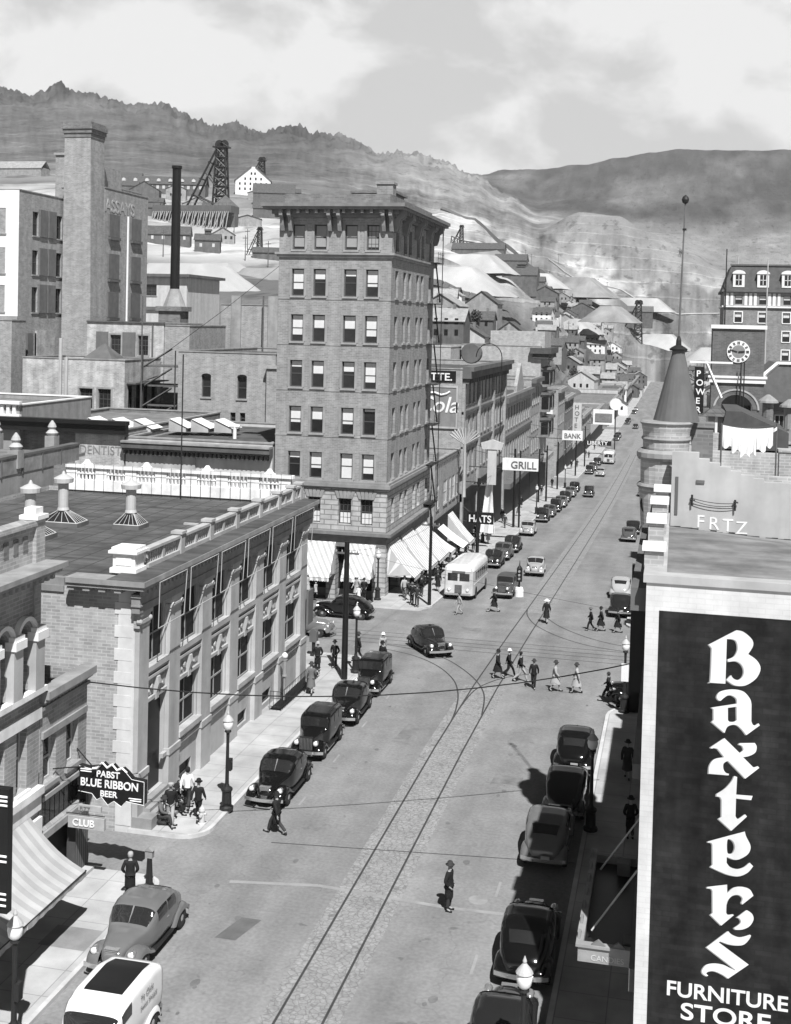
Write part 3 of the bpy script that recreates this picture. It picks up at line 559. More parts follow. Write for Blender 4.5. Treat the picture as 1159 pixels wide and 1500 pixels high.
# ------------------------------------------------------------------ the tall brick office tower on the far corner
def tower():
    X0, X1, Y0, Y1 = -33.2, -23.4, 99.4, 117.4; zg = -2.0
    SC_ = [(-32.02, -30.95), (-30.12, -29.04), (-27.45, -26.36), (-25.56, -24.5)]
    EC = [(100.9, 102.1), (104.0, 105.2), (106.0, 107.2), (109.4, 110.6), (111.4, 112.6), (115.0, 116.0)]
    Z = [(27.19, 29.3), (23.3, 25.58), (19.45, 21.72), (15.6, 17.86), (11.75, 13.98), (7.95, 10.14)]
    holesS = []; holesE = []
    pat = [(.45, .45, .45, .45), (.5, .5, .45, .55), (.5, .5, .5, .5), (.45, .7, .25, .5), (.6, .5, .45, .3), (.45, .45, .8, .8)]
    for i, (a, b) in enumerate(Z):
        for j, (u, v) in enumerate(SC_):
            kw = dict(blind=pat[i][j] + (.13, -.15, 0, .25, -.2, .2, 0)[(i * 5 + j * 3) % 7], surround=M_stoned)
            if i == 0: kw = dict(blind=.9, bm=M_blindg, surround=M_stoned, style='bars' if j == 3 else 'sash')
            holesS.append((u, a, v, b, kw))
        for j, (u, v) in enumerate(EC): holesE.append((u, a, v, b, dict(blind=(.45, .6, None)[(i + j) % 3])))
    r = building('office_tower', 'tall narrow eight storey brick office tower on the far street corner', X0, X1, Y0, Y1, 7.45, 31.0, M_brick, M_roof,
                 dict(S=holesS, E=holesE), par=.6, wkw=dict(dep=.3))
    # rusticated storey and shop storey
    z7 = [(4.2, 6.36)]
    hs = rows(SC_, z7, blind=.0, surround=None); mb = MB()
    wallface(mb, 'S', Y0 - .12, X0 - .12, X1 + .12, 3.6, 7.45, [h[:4] for h in hs], .34)
    he = rows(EC, z7); wallface(mb, 'E', X1 + .12, Y0 - .12, Y1, 3.6, 7.45, [h[:4] for h in he], .34)
    mb.build('rusticated_wall', M_rust, r)
    for j, h in enumerate(hs):
        f = window(r, 'S', Y0 - .12, h, style='bars', dep=.34, sill=False)
        link('blind', wmesh(('lowblind', round(h[2] - h[0], 2)), lambda: MB().box(.1, .28, .08, h[2] - h[0] - .1, .3, .95).mesh('blind', M_blind)), f)
    for h in he: window(r, 'E', X1 + .12, h, style='sash', dep=.34, sill=False)
    for (u, v) in SC_:
        vs = MB()                                              # flat arches of radiating stones
        c = (u + v) / 2
        for k in range(-2, 3):
            vs.prism([(c + k * .27 - .12, 6.38), (c + k * .27 + .12, 6.38), (c + k * .38 + .16, 7.15 - abs(k) * .05), (c + k * .38 - .16, 7.15 - abs(k) * .05)], Y0 - .2, Y0 - .1)
        vs.build('voussoir', M_stoned, r)
    b = MB()
    ledge(b, X0, X1, Y0, Y1, 7.32, 7.62, .42); ledge(b, X0, X1, Y0, Y1, 7.62, 7.8, .3); ledge(b, X0, X1, Y0, Y1, 7.2, 7.32, .28)
    b.build('string_course', mat('tower_stone', .22, var=.15), r)
    b = MB(); ledge(b, X0, X1, Y0, Y1, 26.55, 26.78, .16); ledge(b, X0, X1, Y0, Y1, 26.78, 26.95, .3)
    for k in range(1, 6): ledge(b, X0, X1, Y0, Y1, Z[k][0] - .3, Z[k][0] - .2, .035)
    b.build('belt_course', M_stoned, r)
    b = MB(); ledge(b, X0, X1, Y0, Y1, 3.1, 3.35, .3); ledge(b, X0, X1, Y0, Y1, 3.35, 3.62, .6); ledge(b, X0, X1, Y0, Y1, 2.3, 3.1, .14)
    b.build('shop_cornice', mat('tower_cornice_low', .17, var=.2), r)
    # deep bracketed cornice
    c = MB(); pr = 1.15
    ledge(c, X0, X1, Y0, Y1, 29.9, 30.15, .35); ledge(c, X0, X1, Y0, Y1, 30.15, 30.5, .55); ledge(c, X0, X1, Y0, Y1, 30.5, 30.72, pr)
    ledge(c, X0, X1, Y0, Y1, 30.72, 31.02, pr + .15)
    x = X0 + .2
    while x < X1:
        c.box(x, Y0 - 1.0, 30.22, x + .24, Y0 - .3, 30.52); x += .79
    y = Y0 + .3
    while y < Y1: c.box(X1 + .3, y, 30.22, X1 + 1.0, y + .24, 30.52); y += .79
    c.build('cornice', mat('cornice_sheet_metal', .17, var=.2), r)
    bm_ = mat('bracket_paint', .22, var=.2)
    for bx in (-33.0, -32.3, -28.85, -28.0, -24.2, -23.55):
        br = MB(); br.prism([(Y0 - .95, 30.5), (Y0 - .95, 30.0), (Y0 - .6, 29.75), (Y0 - .5, 29.2), (Y0 - .35, 28.75), (Y0 - .02, 28.7), (Y0 - .02, 30.5)], bx, bx + .3, 'yz'); br.build('bracket', bm_, r)
    for by in (99.5, 100.1, 103.3, 103.9, 108.3, 108.9, 113.4, 114.0, 116.9):
        br = MB(); br.prism([(X1 + .95, 30.5), (X1 + .95, 30.0), (X1 + .6, 29.75), (X1 + .5, 29.2), (X1 + .35, 28.75), (X1 + .02, 28.7), (X1 + .02, 30.5)], by, by + .3, 'xz'); br.build('bracket', bm_, r)
    pp = MB(); pp.box(X0 + .3, Y0 + .3, 31.02, X1 - .3, Y0 + .6, 31.9); pp.box(X1 - .6, Y0 + .6, 31.02, X1 - .3, Y1, 31.9); pp.build('parapet', M_brickd, r)
    ph = MB(); ph.box(-27.6, 103, 30.4, -24.2, 107, 32.3); ph.box(-28.0, 102.7, 32.3, -23.9, 107.3, 32.5); ph.build('penthouse', M_brickd, r)
    ch = MB(); ch.box(-25.3, 101.4, 30.4, -23.9, 102.6, 32.9); ch.box(-25.4, 101.3, 32.9, -23.8, 102.7, 33.1); ch.build('chimney', M_brick, r)
    # ground storey: corner pier, piers, shop glass
    for a, b_ in ((-24.4, -23.25), (-28.4, -27.6), (-33.3, -32.6)): MB().box(a, Y0 - .15, zg - .3, b_, Y0 + 1.0, 2.3).build('pier', M_rust, r)
    for a, b_ in ((104.2, 104.9), (109.8, 110.5), (115.6, 116.6)): MB().box(X1 - 1, a, zg - 1, X1 + .15, b_, 2.3).build('pier', M_rust, r)
    s = MB(); s.box(X0, Y0 + .9, zg - .3, X1 - .6, Y0 + 1.0, 2.3); s.box(X1 - .7, Y0 + .9, -3.4, X1 - .6, Y1, 2.3); s.build('shop_window', M_glassd, r)
    s = MB()
    for a in (-31.6, -30.2, -26.6, -25.5): s.box(a, Y0 + .8, zg - .2, a + .1, Y0 + .95, 2.2)
    s.box(X0, Y0 + .78, zg - .2, X1 - .6, Y0 + .96, zg + .5)
    s.build('shop_frame', M_stoned, r)
    # fire escape at the back corner of the street face
    fe = MB()
    for (a, b_) in Z + [(4.2, 6.4)]:
        fe.box(X1 + .02, 114.4, a - .25, X1 + 1.0, 117.2, a - .19)
        for y in (114.4, 115.3, 116.2, 117.2): fe.tube((X1 + 1, y, a - .2), (X1 + 1, y, a + .8), .022, n=4)
        for dz in (.4, .8): fe.tube((X1 + 1, 114.4, a + dz - .2), (X1 + 1, 117.2, a + dz - .2), .02, n=4)
        fe.bar((X1 + .75, 114.6, a - .25), (X1 + .75, 117.0, a - 3.9), .1)
    fe.tube((X1 + .9, 117.2, 30.3), (X1 + .9, 117.2, 3.0), .04, n=4)
    fe.build('fire_escape', M_iron, r)
    return r
tower()
def awning(x0, x1, y0, y1, zt, zb, side, m, label, drop=.3, sag=.12, group='striped shop awnings on the corner tower', loc=None, frame=True):
    """side S: hangs off a wall at y1, reaching out to y0; side E: off a wall at x0, out to x1"""
    loc = (x0, y1 if side == 'S' else y0, zb); r = root('awning', loc, label, 'awning', group)
    P = []; n = 8
    for i in range(n + 1):
        t = i / n; z = zt + (zb - zt) * t - sag * math.sin(math.pi * t)
        if side == 'S': P.append([(x0 + (x1 - x0) * k / 6, y1 + (y0 - y1) * t, z) for k in range(7)])
        else: P.append([(x0 + (x1 - x0) * t, y0 + (y1 - y0) * k / 6, z) for k in range(7)])
    mb = MB(); mb.grid(P)
    o = mb.build('canvas', m, r); sol = o.modifiers.new('thick', 'SOLIDIFY'); sol.thickness = .03
    v = MB(); last = P[-1]
    for k in range(6):
        a, b = last[k], last[k + 1]
        for q in range(2):
            p0 = tuple(a[i] + (b[i] - a[i]) * q / 2 for i in range(3)); p1 = tuple(a[i] + (b[i] - a[i]) * (q + 1) / 2 for i in range(3)); pm = tuple((p0[i] + p1[i]) / 2 for i in range(3))
            v.add([p0, p1, (p1[0], p1[1], p1[2] - drop * .8), (pm[0], pm[1], pm[2] - drop), (p0[0], p0[1], p0[2] - drop * .8)], [(0, 1, 2, 3, 4)])
    o = v.build('valance', m, r); sol = o.modifiers.new('thick', 'SOLIDIFY'); sol.thickness = .02
    for k in (0, 6):
        s = MB()
        pts = [row[k] for row in P]
        a = pts[0]; 
        for i in range(n):
            s.add([pts[i], pts[i + 1], (a[0], a[1], zb)], [(0, 1, 2)])
        if frame is True: o = s.build('side_panel', m, r); sol = o.modifiers.new('thick', 'SOLIDIFY'); sol.thickness = .02
    f = MB()
    for k in (0, 6): f.tube(P[0][k][:2] + (zb + .1,), P[-1][k], .025, n=5)
    f.tube(P[-1][0], P[-1][6], .025, n=5); f.build('frame', M_iron, r)
    return r
awning(-30.2, -27.6, 97.3, 99.25, 2.65, -.05, 'S', M_canvas, 'wider striped awning over the shop left of the tower corner pier')
awning(-26.6, -24.1, 97.3, 99.25, 2.6, .05, 'S', M_canvas, 'narrower striped awning right beside the tower corner pier')
awning(-33.1, -31.0, 97.3, 99.25, 2.65, -.05, 'S', M_canvas, 'striped awning half hidden behind the stone bank corner')
awning(-23.25, -20.9, 99.9, 103.9, 2.6, -.1, 'E', M_canvasx, 'striped awning on the main street side nearest the tower corner')
awning(-23.25, -20.8, 104.9, 109.6, 2.5, -.4, 'E', M_canvasx, 'middle striped awning on the main street side of the tower')
awning(-23.25, -20.8, 110.6, 115.4, 2.3, -.6, 'E', M_canvasx, 'last striped awning on the main street side of the tower')

# ------------------------------------------------------------------ the stone bank on the left
def bank():
    X0, X1, Y0, Y1 = -38.4, -21.4, 46.5, 70.4; ZT = 10.45
    pc = [46.9, 50.25, 54.0, 57.7, 61.45, 65.35, 69.4]; hw = .58
    up = []; lo = []; bs = []
    for i in range(6):
        a, b = pc[i] + hw + .12, pc[i + 1] - hw - .12
        up.append((a, 6.55, b, 8.95)); lo.append((a, 2.75, b, 4.95)); bs.append((a + .4, .35, b - .5, 1.0))
    door = (47.55, .9, 49.62, 5.2)
    holes = up + [door] + lo[1:] + [bs[1], bs[3], bs[4]]
    r = root('bank_building', (X1, Y0, 0), 'two storey pale stone bank with giant pilasters and flat tar roof', 'building')
    mb = MB(); wallface(mb, 'E', X1, Y0, Y1, 0 - .6, ZT, holes, .2); mb.build('stone_wall', M_stone, r)
    mb = MB(); wallface(mb, 'S', Y0, X0, X1 - .75, -.6, 10.0, [(-26.6, 5.2, -25.75, 7.4)], .3); wallface(mb, 'W', X0, Y0, Y1, -.6, ZT, [], 0); wallface(mb, 'N', Y1, X0, X1, -.6, ZT, [], 0)
    mb.build('brick_wall', M_brickl, r)
    window(r, 'S', Y0, (-26.6, 5.2, -25.75, 7.4), blind=.45, dep=.3)
    q = MB(); q.box(X1 - .75, Y0, -.6, X1 - .004, Y0 + .02, ZT - .3)
    for k in range(9): q.box(X1 - .9, Y0 - .03, 1.3 + k * .96, X1 - .1, Y0 + .05, 1.3 + k * .96 + .48)
    q.box(X1 - .72, Y0 - .02, .2, X1 - .03, Y0 + .04, 9.4)
    q.build('quoin', mat('pale_quoin', .55, var=.1), r)
    MB().quad((X0 + .2, Y0 + .3, 10.2), (X1 + .2, Y0 + .3, 10.2), (X1 + .2, Y1 - .2, 10.2), (X0 + .2, Y1 - .2, 10.2)).build('roof', M_roof, r)
    rd = MB(); rd.box(X0, Y0 - .08, 9.72, -24.6, Y0 + .3, 9.98); rd.box(X0, Y0 - .02, 9.98, -24.6, Y0 + .32, 10.3)
    rd.build('roof_edge', mat('roof_flashing', .22, var=.2), r)
    for i, y in enumerate(pc):
        pl = MB()
        a, b = y - hw, y + hw
        if i == 0: a = Y0 + .02
        pl.box(X1 - .02, a, 2.35, X1 + .2, b, 8.55)
        pl.box(X1 - .02, a - .06, 2.12, X1 + .28, b + .06, 2.4); pl.box(X1 - .02, a - .02, -.6, X1 + .24, b + .02, 2.12)
        pl.build('pilaster', M_stone, r)
    for i, y in enumerate(pc):
        cp = MB()
        a, b = y - hw, y + hw
        for k, (z, e) in enumerate(((8.45, .03), (8.6, .07), (8.78, .02), (8.95, .09))): cp.box(X1 - .02, max(a - e, Y0 - .1), z, X1 + .21 + e, b + e, z + .16)
        for s_ in (a + .1, b - .1): cp.lathe([(.04, -.02), (.11, .03), (.11, .2), (.04, .24)], (X1 + .12, s_, 8.72), 8, 'x')
        cp.build('capital', M_stone, r)
    for i in range(6):
        sp = MB()
        a, b = pc[i] + hw, pc[i + 1] - hw
        sp.box(X1 - .02, a, 6.32, X1 + .2, b, 6.54); sp.box(X1 - .02, a, 6.16, X1 + .1, b, 6.32); sp.box(X1 - .02, a, 5.98, X1 + .16, b, 6.1)
        sp.box(X1 - .02, a, 5.0, X1 + .1, b, 5.16); sp.box(X1 - .02, a + .1, 5.3, X1 + .03, a + .5, 5.75); sp.box(X1 - .02, b - .5, 5.3, X1 + .03, b - .1, 5.75)
        if i: sp.box(X1 - .02, a, 2.5, X1 + .26, b, 2.74); sp.box(X1 - .02, a, 2.3, X1 + .14, b, 2.5)
        sp.build('spandrel', M_stone, r)
    for i in range(6):
        kn = MB()
        y = (pc[i] + pc[i + 1]) / 2
        kn.prism([(X1, 5.95), (X1 + .2, 5.9), (X1 + .24, 5.6), (X1 + .14, 5.2), (X1 + .15, 4.95), (X1, 4.85)], y - .13, y + .13, 'xz')
        for s_ in (-1, 1): kn.lathe([(.02, -.02), (.14, .02), (.12, .09), (.02, .1)], (X1, y + s_ * .42, 5.55), 8, 'x'); kn.lathe([(.02, -.02), (.1, .02), (.02, .08)], (X1, y + s_ * .7, 5.42), 8, 'x')
        kn.build('keystone', M_stone, r)
    bs_ = MB(); bs_.box(X1 - .02, Y0 - .06, 2.12, X1 + .16, 47.45, 2.3); bs_.box(X1 - .02, 49.2, 2.12, X1 + .16, Y1, 2.3)
    bs_.build('base_moulding', M_stone, r)
    c = MB()
    def led(z0, z1, pr): c.box(X1 - .02, Y0 - pr, z0, X1 + pr, Y1 + pr * .3, z1)
    led(9.12, 9.4, .34); led(9.4, 9.46, .4); led(9.46, 9.78, .36); led(9.78, 9.9, .42); led(10.12, 10.28, .62); led(10.28, 10.5, .7)
    y = Y0 - .4
    while y < Y1 + .4: c.box(X1 + .36, y, 9.9, X1 + .58, y + .2, 10.12); y += .42
    c.box(-24.2, Y0 - .62, 10.12, X1 - .02, Y0 + .1, 10.28); c.box(-24.2, Y0 - .7, 10.28, X1 - .02, Y0 + .3, 10.5)
    for x in (-24.2, -23.5, -22.8, -22.1): c.box(x, Y0 - .55, 9.95, x + .3, Y0 - .02, 10.12)
    c.build('cornice', M_stoned, r)
    cr = MB(); cr.quad((X1 - 1.0, Y0 - .66, 10.51), (X1 + .66, Y0 - .66, 10.51), (X1 + .66, Y1 + .2, 10.51), (X1 - 1.0, Y1 + .2, 10.51)); cr.build('cornice_roof', M_roof, r)
    # balustrade along the street, pedestal at the near corner
    b = MB(); xb = -21.95
    b.box(xb - .17, 48.6, 10.5, xb + .17, 70.5, 10.68); b.box(xb - .19, 48.6, 11.22, xb + .19, 70.5, 11.34)
    yy = [48.3, 52.2, 55.8, 59.4, 63.0, 66.2, 68.8, 70.4]
    for y in yy[1:]: b.box(xb - .22, y - .22, 10.5, xb + .22, y + .22, 11.4); b.box(xb - .28, y - .28, 11.4, xb + .28, y + .28, 11.52)
    for i in range(7):
        a, e = yy[i] + .35, yy[i + 1] - .35; m_ = (a + e) / 2
        for q0, q1 in ((a, m_ - .12), (m_ + .12, e)):
            n = max(3, int((q1 - q0) / .24))
            for k in range(n):
                y = q0 + (k + .5) * (q1 - q0) / n; b.lathe([(.06, 10.68), (.08, 10.8), (.045, 10.92), (.07, 11.08), (.05, 11.22)], (xb, y, 0), 6)
        b.box(xb - .14, m_ - .12, 10.68, xb + .14, m_ + .12, 11.22)
    b.build('balustrade', M_stone, r)
    p = MB(); p.box(-22.95, 47.25, 10.48, -21.75, 48.3, 10.68); p.box(-22.85, 47.35, 10.68, -21.85, 48.25, 11.3); p.box(-23.0, 47.2, 11.3, -21.7, 48.4, 11.42); p.box(-22.9, 47.3, 11.42, -21.8, 48.3, 11.55)
    p.box(-22.7, 47.32, 10.8, -22.0, 47.36, 11.2)
    p.build('pedestal', mat('white_stone', .72), r)
    # rear balustrade of pierced panels
    b = MB(); y0 = Y1 - .1
    zt0, zt1 = 12.3, 11.75
    b.box(-37.2, y0 - .06, 10.3, X1 - .9, y0 + .3, 10.95); b.box(-37.2, y0 - .12, 11.7, X1 - .9, y0 + .35, 11.88)
    x = -37.2; k = 0
    while x < X1 - 1.2:
        w = 1.25 if k % 2 else .75
        w = min(w, X1 - .9 - x)
        if k % 2 == 0: b.box(x, y0, 10.95, x + w, y0 + .26, 11.7)
        else:
            for i in range(5): b.box(x + .05 + i * .25, y0 + .04, 10.95, x + .15 + i * .25, y0 + .2, 11.7)
            b.box(x, y0 + .03, 11.27, x + w, y0 + .18, 11.37)
            if k % 4 == 1: b.prism([(x + .2, 11.88), (x + .4, 12.0), (x + .55, 12.22), (x + .7, 12.22), (x + .85, 12.0), (x + 1.05, 11.88)], y0, y0 + .2)
        x += w; k += 1
    b.build('rear_balustrade', mat('white_stone', .72), r)
    f = MB()
    for i in range(24): x = -37 + i * .64; f.tube((x, y0 - .4, 10.2), (x, y0 - .4, 12.0), .012, n=4)
    f.tube((-37, y0 - .4, 11.95), (-22.3, y0 - .4, 11.95), .012, n=4); f.build('roof_railing', M_iron, r)
    m = MB(); m.box(-33.5, 60, 10.2, -32.6, 60.3, 10.26); m.box(-32.2, 60.1, 10.2, -31.3, 60.4, 10.26); m.box(-25.4, 61, 10.2, -24.6, 61.2, 10.3); m.build('loose_board', M_stone, r)
    m = MB(); x = X0 + 1.2
    while x < X1 - 1: m.box(x, Y0 + .4, 10.2, x + .05, Y1 - .4, 10.206); x += 1.1
    m.build('roof_seam', mat('tar_seam', .045, var=.3), r)
    # windows
    for i, h in enumerate(up):
        a, z0, e, z1 = h; window(r, 'E', X1, h, style='cross', dep=.2, sill=False, fm=M_stoned, gm=M_glassd)
    for h in lo[1:]: window(r, 'E', X1, h, style='cross', dep=.2, sill=False, fm=M_stoned, gm=M_glassd)
    for h in (bs[1], bs[3], bs[4]): window(r, 'E', X1, h, style='plain', dep=.19, sill=False, gm=M_glassd)
    d = MB(); d.box(X1 - .25, door[0], door[1], X1 - .2, door[2], door[3]); do = d.build('door', M_black, r)  # black panel colours in the dark interior of the doorway
    st = MB()
    for k in range(6): st.box(X1 + .02, 47.1, k * .15, X1 + 1.5 - k * .24, 49.5, .15 + k * .15)
    st.box(X1, 46.46, 0, X1 + .9, 47.1, .6)
    st.build('steps', mat('worn_step', .24, var=.2), r)
    # folded awning frames hanging under the cornice
    for i in range(6):
        a, e = pc[i] + .25, pc[i + 1] - .2; f = MB()
        t0, t1 = (X1 + .78, a, 10.25), (X1 + .78, e, 10.25); b0, b1 = (X1 + .7, a + .1, 8.3), (X1 + .7, e - .1, 8.3)
        for p_, q_ in ((t0, t1), (t0, b0), (t1, b1), (b0, b1)): f.tube(p_, q_, .022, n=5)
        f.build('awning_frame', M_rend, r)
    sg = MB(); sg.box(X1 + .38, 69.4, 3.2, X1 + .5, 70.4, 5.2); sg.build('plaque', M_shed, r)
bank()
def vent(x, y, z, h, label, wide=False):
    r = root('roof_vent', (x, y, z), label, 'roof vent', 'white roof vents on glazed skylights')
    w = 1.15 if wide else .75; m = MB(); m.box(x - w, y - .65, z, x + w, y + .65, z + .22); m.build('curb', M_shed, r)
    g = MB(); t = z + .22; c = [(x - w + .06, y - .59, t), (x + w - .06, y - .59, t), (x + w - .06, y + .59, t), (x - w + .06, y + .59, t), (x - .25, y - .2, z + .75), (x + .25, y - .2, z + .75), (x + .25, y + .2, z + .75), (x - .25, y + .2, z + .75)]
    g.add(c, [(0, 1, 5, 4), (1, 2, 6, 5), (2, 3, 7, 6), (3, 0, 4, 7), (4, 5, 6, 7)]); g.build('skylight', M_glass, r)
    f = MB()
    for a, b in ((0, 4), (1, 5), (2, 6), (3, 7), (0, 1), (1, 2), (2, 3), (3, 0), (4, 5), (5, 6)): f.tube(c[a], c[b], .03, n=4)
    for k in range(1, 5):
        t_ = k / 5
        f.tube(tuple(c[0][i] + (c[1][i] - c[0][i]) * t_ for i in range(3)), tuple(c[4][i] + (c[5][i] - c[4][i]) * t_ for i in range(3)), .016, n=4)
        f.tube(tuple(c[1][i] + (c[2][i] - c[1][i]) * t_ for i in range(3)), tuple(c[5][i] + (c[6][i] - c[5][i]) * t_ for i in range(3)), .016, n=4)
    f.build('glazing_bar', M_rend, r)
    p = MB(); p.lathe([(.32, z + .8), (.27, z + .95), (.27, z + h - .5)], (x, y, 0), 14); p.build('pipe', M_metal, r, smooth=False)
    q = MB(); q.lathe([(.3, z + h - .55), (.5, z + h - .5), (.52, z + h - .28), (.3, z + h - .16), (.12, z + h - .08), (.04, z + h + .1)], (x, y, 0), 14); q.build('cap', M_metal, r)
vent(-30.9, 54.8, 10.2, 2.75, 'white roof vent at the left end of the bank roof, behind a parapet pier', True)
vent(-31.2, 58.7, 10.2, 2.75, 'white roof vent on a broad glazed base, second from left on the bank roof', True)
vent(-27.6, 59.2, 10.2, 2.55, 'white capped roof vent standing alone in the middle of the bank roof')
mst = MB(); mst.tube((-29.2, 69.6, 10.2), (-29.2, 69.6, 19), .04, n=6); single('roof_mast', mst, M_iron, (-29.2, 70.4, 10.2), 'thin dark mast rising from the rear edge of the bank roof', 'mast')

# ------------------------------------------------------------------ near left: arched front and the club
def arched():
    X1, Y1 = -21.6, 39.15
    r = root('arched_building', (X1, Y1, 0), 'ornate brick building with round arched upper windows at the left edge', 'building')
    ar = [(37.55, 38.3), (36.1, 36.85), (34.65, 35.4), (33.2, 33.95)]
    zs, zt = 8.2, 10.2
    mb = MB(); holes = [(a, zs, b, zt) for a, b in ar] + [(a + .08, 4.75, b + .02, 6.95) for a, b in ar]
    wallface(mb, 'E', X1, 20, Y1, 3.4, 10.2, holes, .35)
    # wall above the springing, round the arches
    ys = 20.0
    for a, b in sorted(ar):
        mb.quad((X1, ys, 10.2), (X1, a, 10.2), (X1, a, 12.0), (X1, ys, 12.0)); c, rr = (a + b) / 2, (b - a) / 2
        pts = [(c - rr * math.cos(R(15 * i)), 10.2 + rr * math.sin(R(15 * i))) for i in range(13)]
        for p, q in zip(pts, pts[1:]):
            mb.quad((X1, p[0], p[1]), (X1, q[0], q[1]), (X1, q[0], 12.0), (X1, p[0], 12.0)); mb.quad((X1, p[0], p[1]), (X1, q[0], q[1]), (X1 - .35, q[0], q[1]), (X1 - .35, p[0], p[1]))
        ys = b
    mb.quad((X1, ys, 10.2), (X1, Y1, 10.2), (X1, Y1, 12.0), (X1, ys, 12.0))
    wallface(mb, 'N', Y1, -36, X1, -.5, 12.0, [], 0); mb.build('wall', M_brickm, r)
    lo = MB(); lo.box(X1 - .3, 20, 0, X1 - .02, Y1 - .3, 3.4); lo.build('shop_front', M_glassd, r)
    lo = MB(); lo.box(X1 - .02, 20, 2.9, X1 + .18, Y1, 3.5); lo.box(X1 - .3, Y1 - .5, 0, X1 + .1, Y1, 2.9); lo.build('shop_frame', M_white, r)
    bd = MB(); bd.box(X1 - .1, 20, 3.75, X1 + .14, Y1 - .02, 4.35); bd.box(X1 - .1, 20, 4.35, X1 + .26, Y1 - .02, 4.62); bd.box(X1 - .1, 20, 7.0, X1 + .12, Y1 - .02, 7.4); bd.box(X1 - .1, 20, 8.0, X1 + .3, Y1 + .02, 8.2); bd.box(X1 - .1, 20, 7.9, X1 + .16, Y1, 8.0)
    bd.build('stone_band', mat('white_trim_stone', .66, var=.15, svar=.2), r)
    for a, b in ar:
        c = (a + b) / 2; rr = (b - a) / 2; m = MB(); m2 = MB()
        for i in range(12):
            t0, t1 = R(15 * i), R(15 * i + 15)
            def P(t, q, x): return (x, c - q * math.cos(t), 10.2 + q * math.sin(t))
            for qa, qb, xx, tgt in ((rr + .16, rr + .3, X1 + .22, m), (rr + .01, rr + .16, X1 + .1, m2)):
                tgt.quad(P(t0, qa, xx), P(t1, qa, xx), P(t1, qb, xx), P(t0, qb, xx)); tgt.quad(P(t0, qb, xx), P(t1, qb, xx), P(t1, qb, X1), P(t0, qb, X1)); tgt.quad(P(t0, qa, xx), P(t1, qa, xx), P(t1, qa, X1), P(t0, qa, X1))
        m.build('hood_mould', M_white, r); m2.build('arch', M_stoned, r)
        w = window(r, 'E', X1, (a, zs, b, zt), style='sash', dep=.35, sill=False, fm=M_framel)
        g = MB(); g.prism([(c - (rr - .02) * math.cos(R(15 * i)), 10.2 + (rr - .02) * math.sin(R(15 * i))) for i in range(13)], X1 - .33, X1 - .3, 'yz'); g.build('fanlight', M_glass, r)
        window(r, 'E', X1, (a + .08, 4.75, b + .02, 6.95), style='sash', dep=.35, sill=M_white, fm=M_framel)
    for i, (a, b) in enumerate(ar):
        lim = Y1 - .02 if i == 0 else ar[i - 1][0] - .02
        c = MB(); c.box(X1 - .02, b + .03, 8.2, X1 + .3, min(lim, b + .62), 9.95); c.build('column', M_stone, r)
        c = MB(); c.box(X1 - .02, b - .02, 9.95, X1 + .4, min(lim, b + .68) + .02, 10.25); c.box(X1 - .02, b + .01, 10.25, X1 + .34, min(lim, b + .64), 10.4); c.build('capital', M_white, r)
    k = MB(); k.box(X1 - .1, 20, 12.0, X1 + .25, Y1, 12.25); k.box(X1 - .2, 20, 12.25, X1 + .75, Y1 + .1, 12.42); k.box(X1 - .2, 20, 12.42, X1 + .95, Y1 + .15, 12.6)
    y = 20.2
    while y < Y1 - .2: k.box(X1 + .2, y, 12.03, X1 + .62, y + .16, 12.25); y += .38
    k.build('cornice', M_stoned, r)
    p = MB(); p.box(X1 - .35, 20, 12.6, X1 - .02, Y1 - .55, 13.9); p.box(X1 - .45, 20, 13.9, X1 + .14, Y1 - .55, 14.08)
    p.box(X1 - .45, Y1 - .6, 12.6, X1 + .12, Y1, 14.1); p.build('parapet', M_brickl, r)
    p = MB(); p.box(X1 - .52, Y1 - .68, 14.1, X1 + .2, Y1 + .08, 14.25); p.box(X1 - .4, Y1 - .55, 14.25, X1 + .05, Y1 - .05, 14.5); p.build('pier_cap', M_white, r)
    n = MB(); y = 20.5
    while y < Y1 - 1.2: n.box(X1 - .04, y, 13.1, X1 + .015, y + .3, 13.6); y += .62
    n.build('recess', M_brickd, r)
    MB().quad((-36, 20, 12.5), (X1 - .3, 20, 12.5), (X1 - .3, Y1, 12.5), (-36, Y1, 12.5)).build('roof', M_roofl, r)
    d = MB(); d.tube((X1 + .12, 38.45, 11.9), (X1 + .12, 38.45, 8.3), .04, n=5); d.build('downpipe', M_stoned, r)
arched()
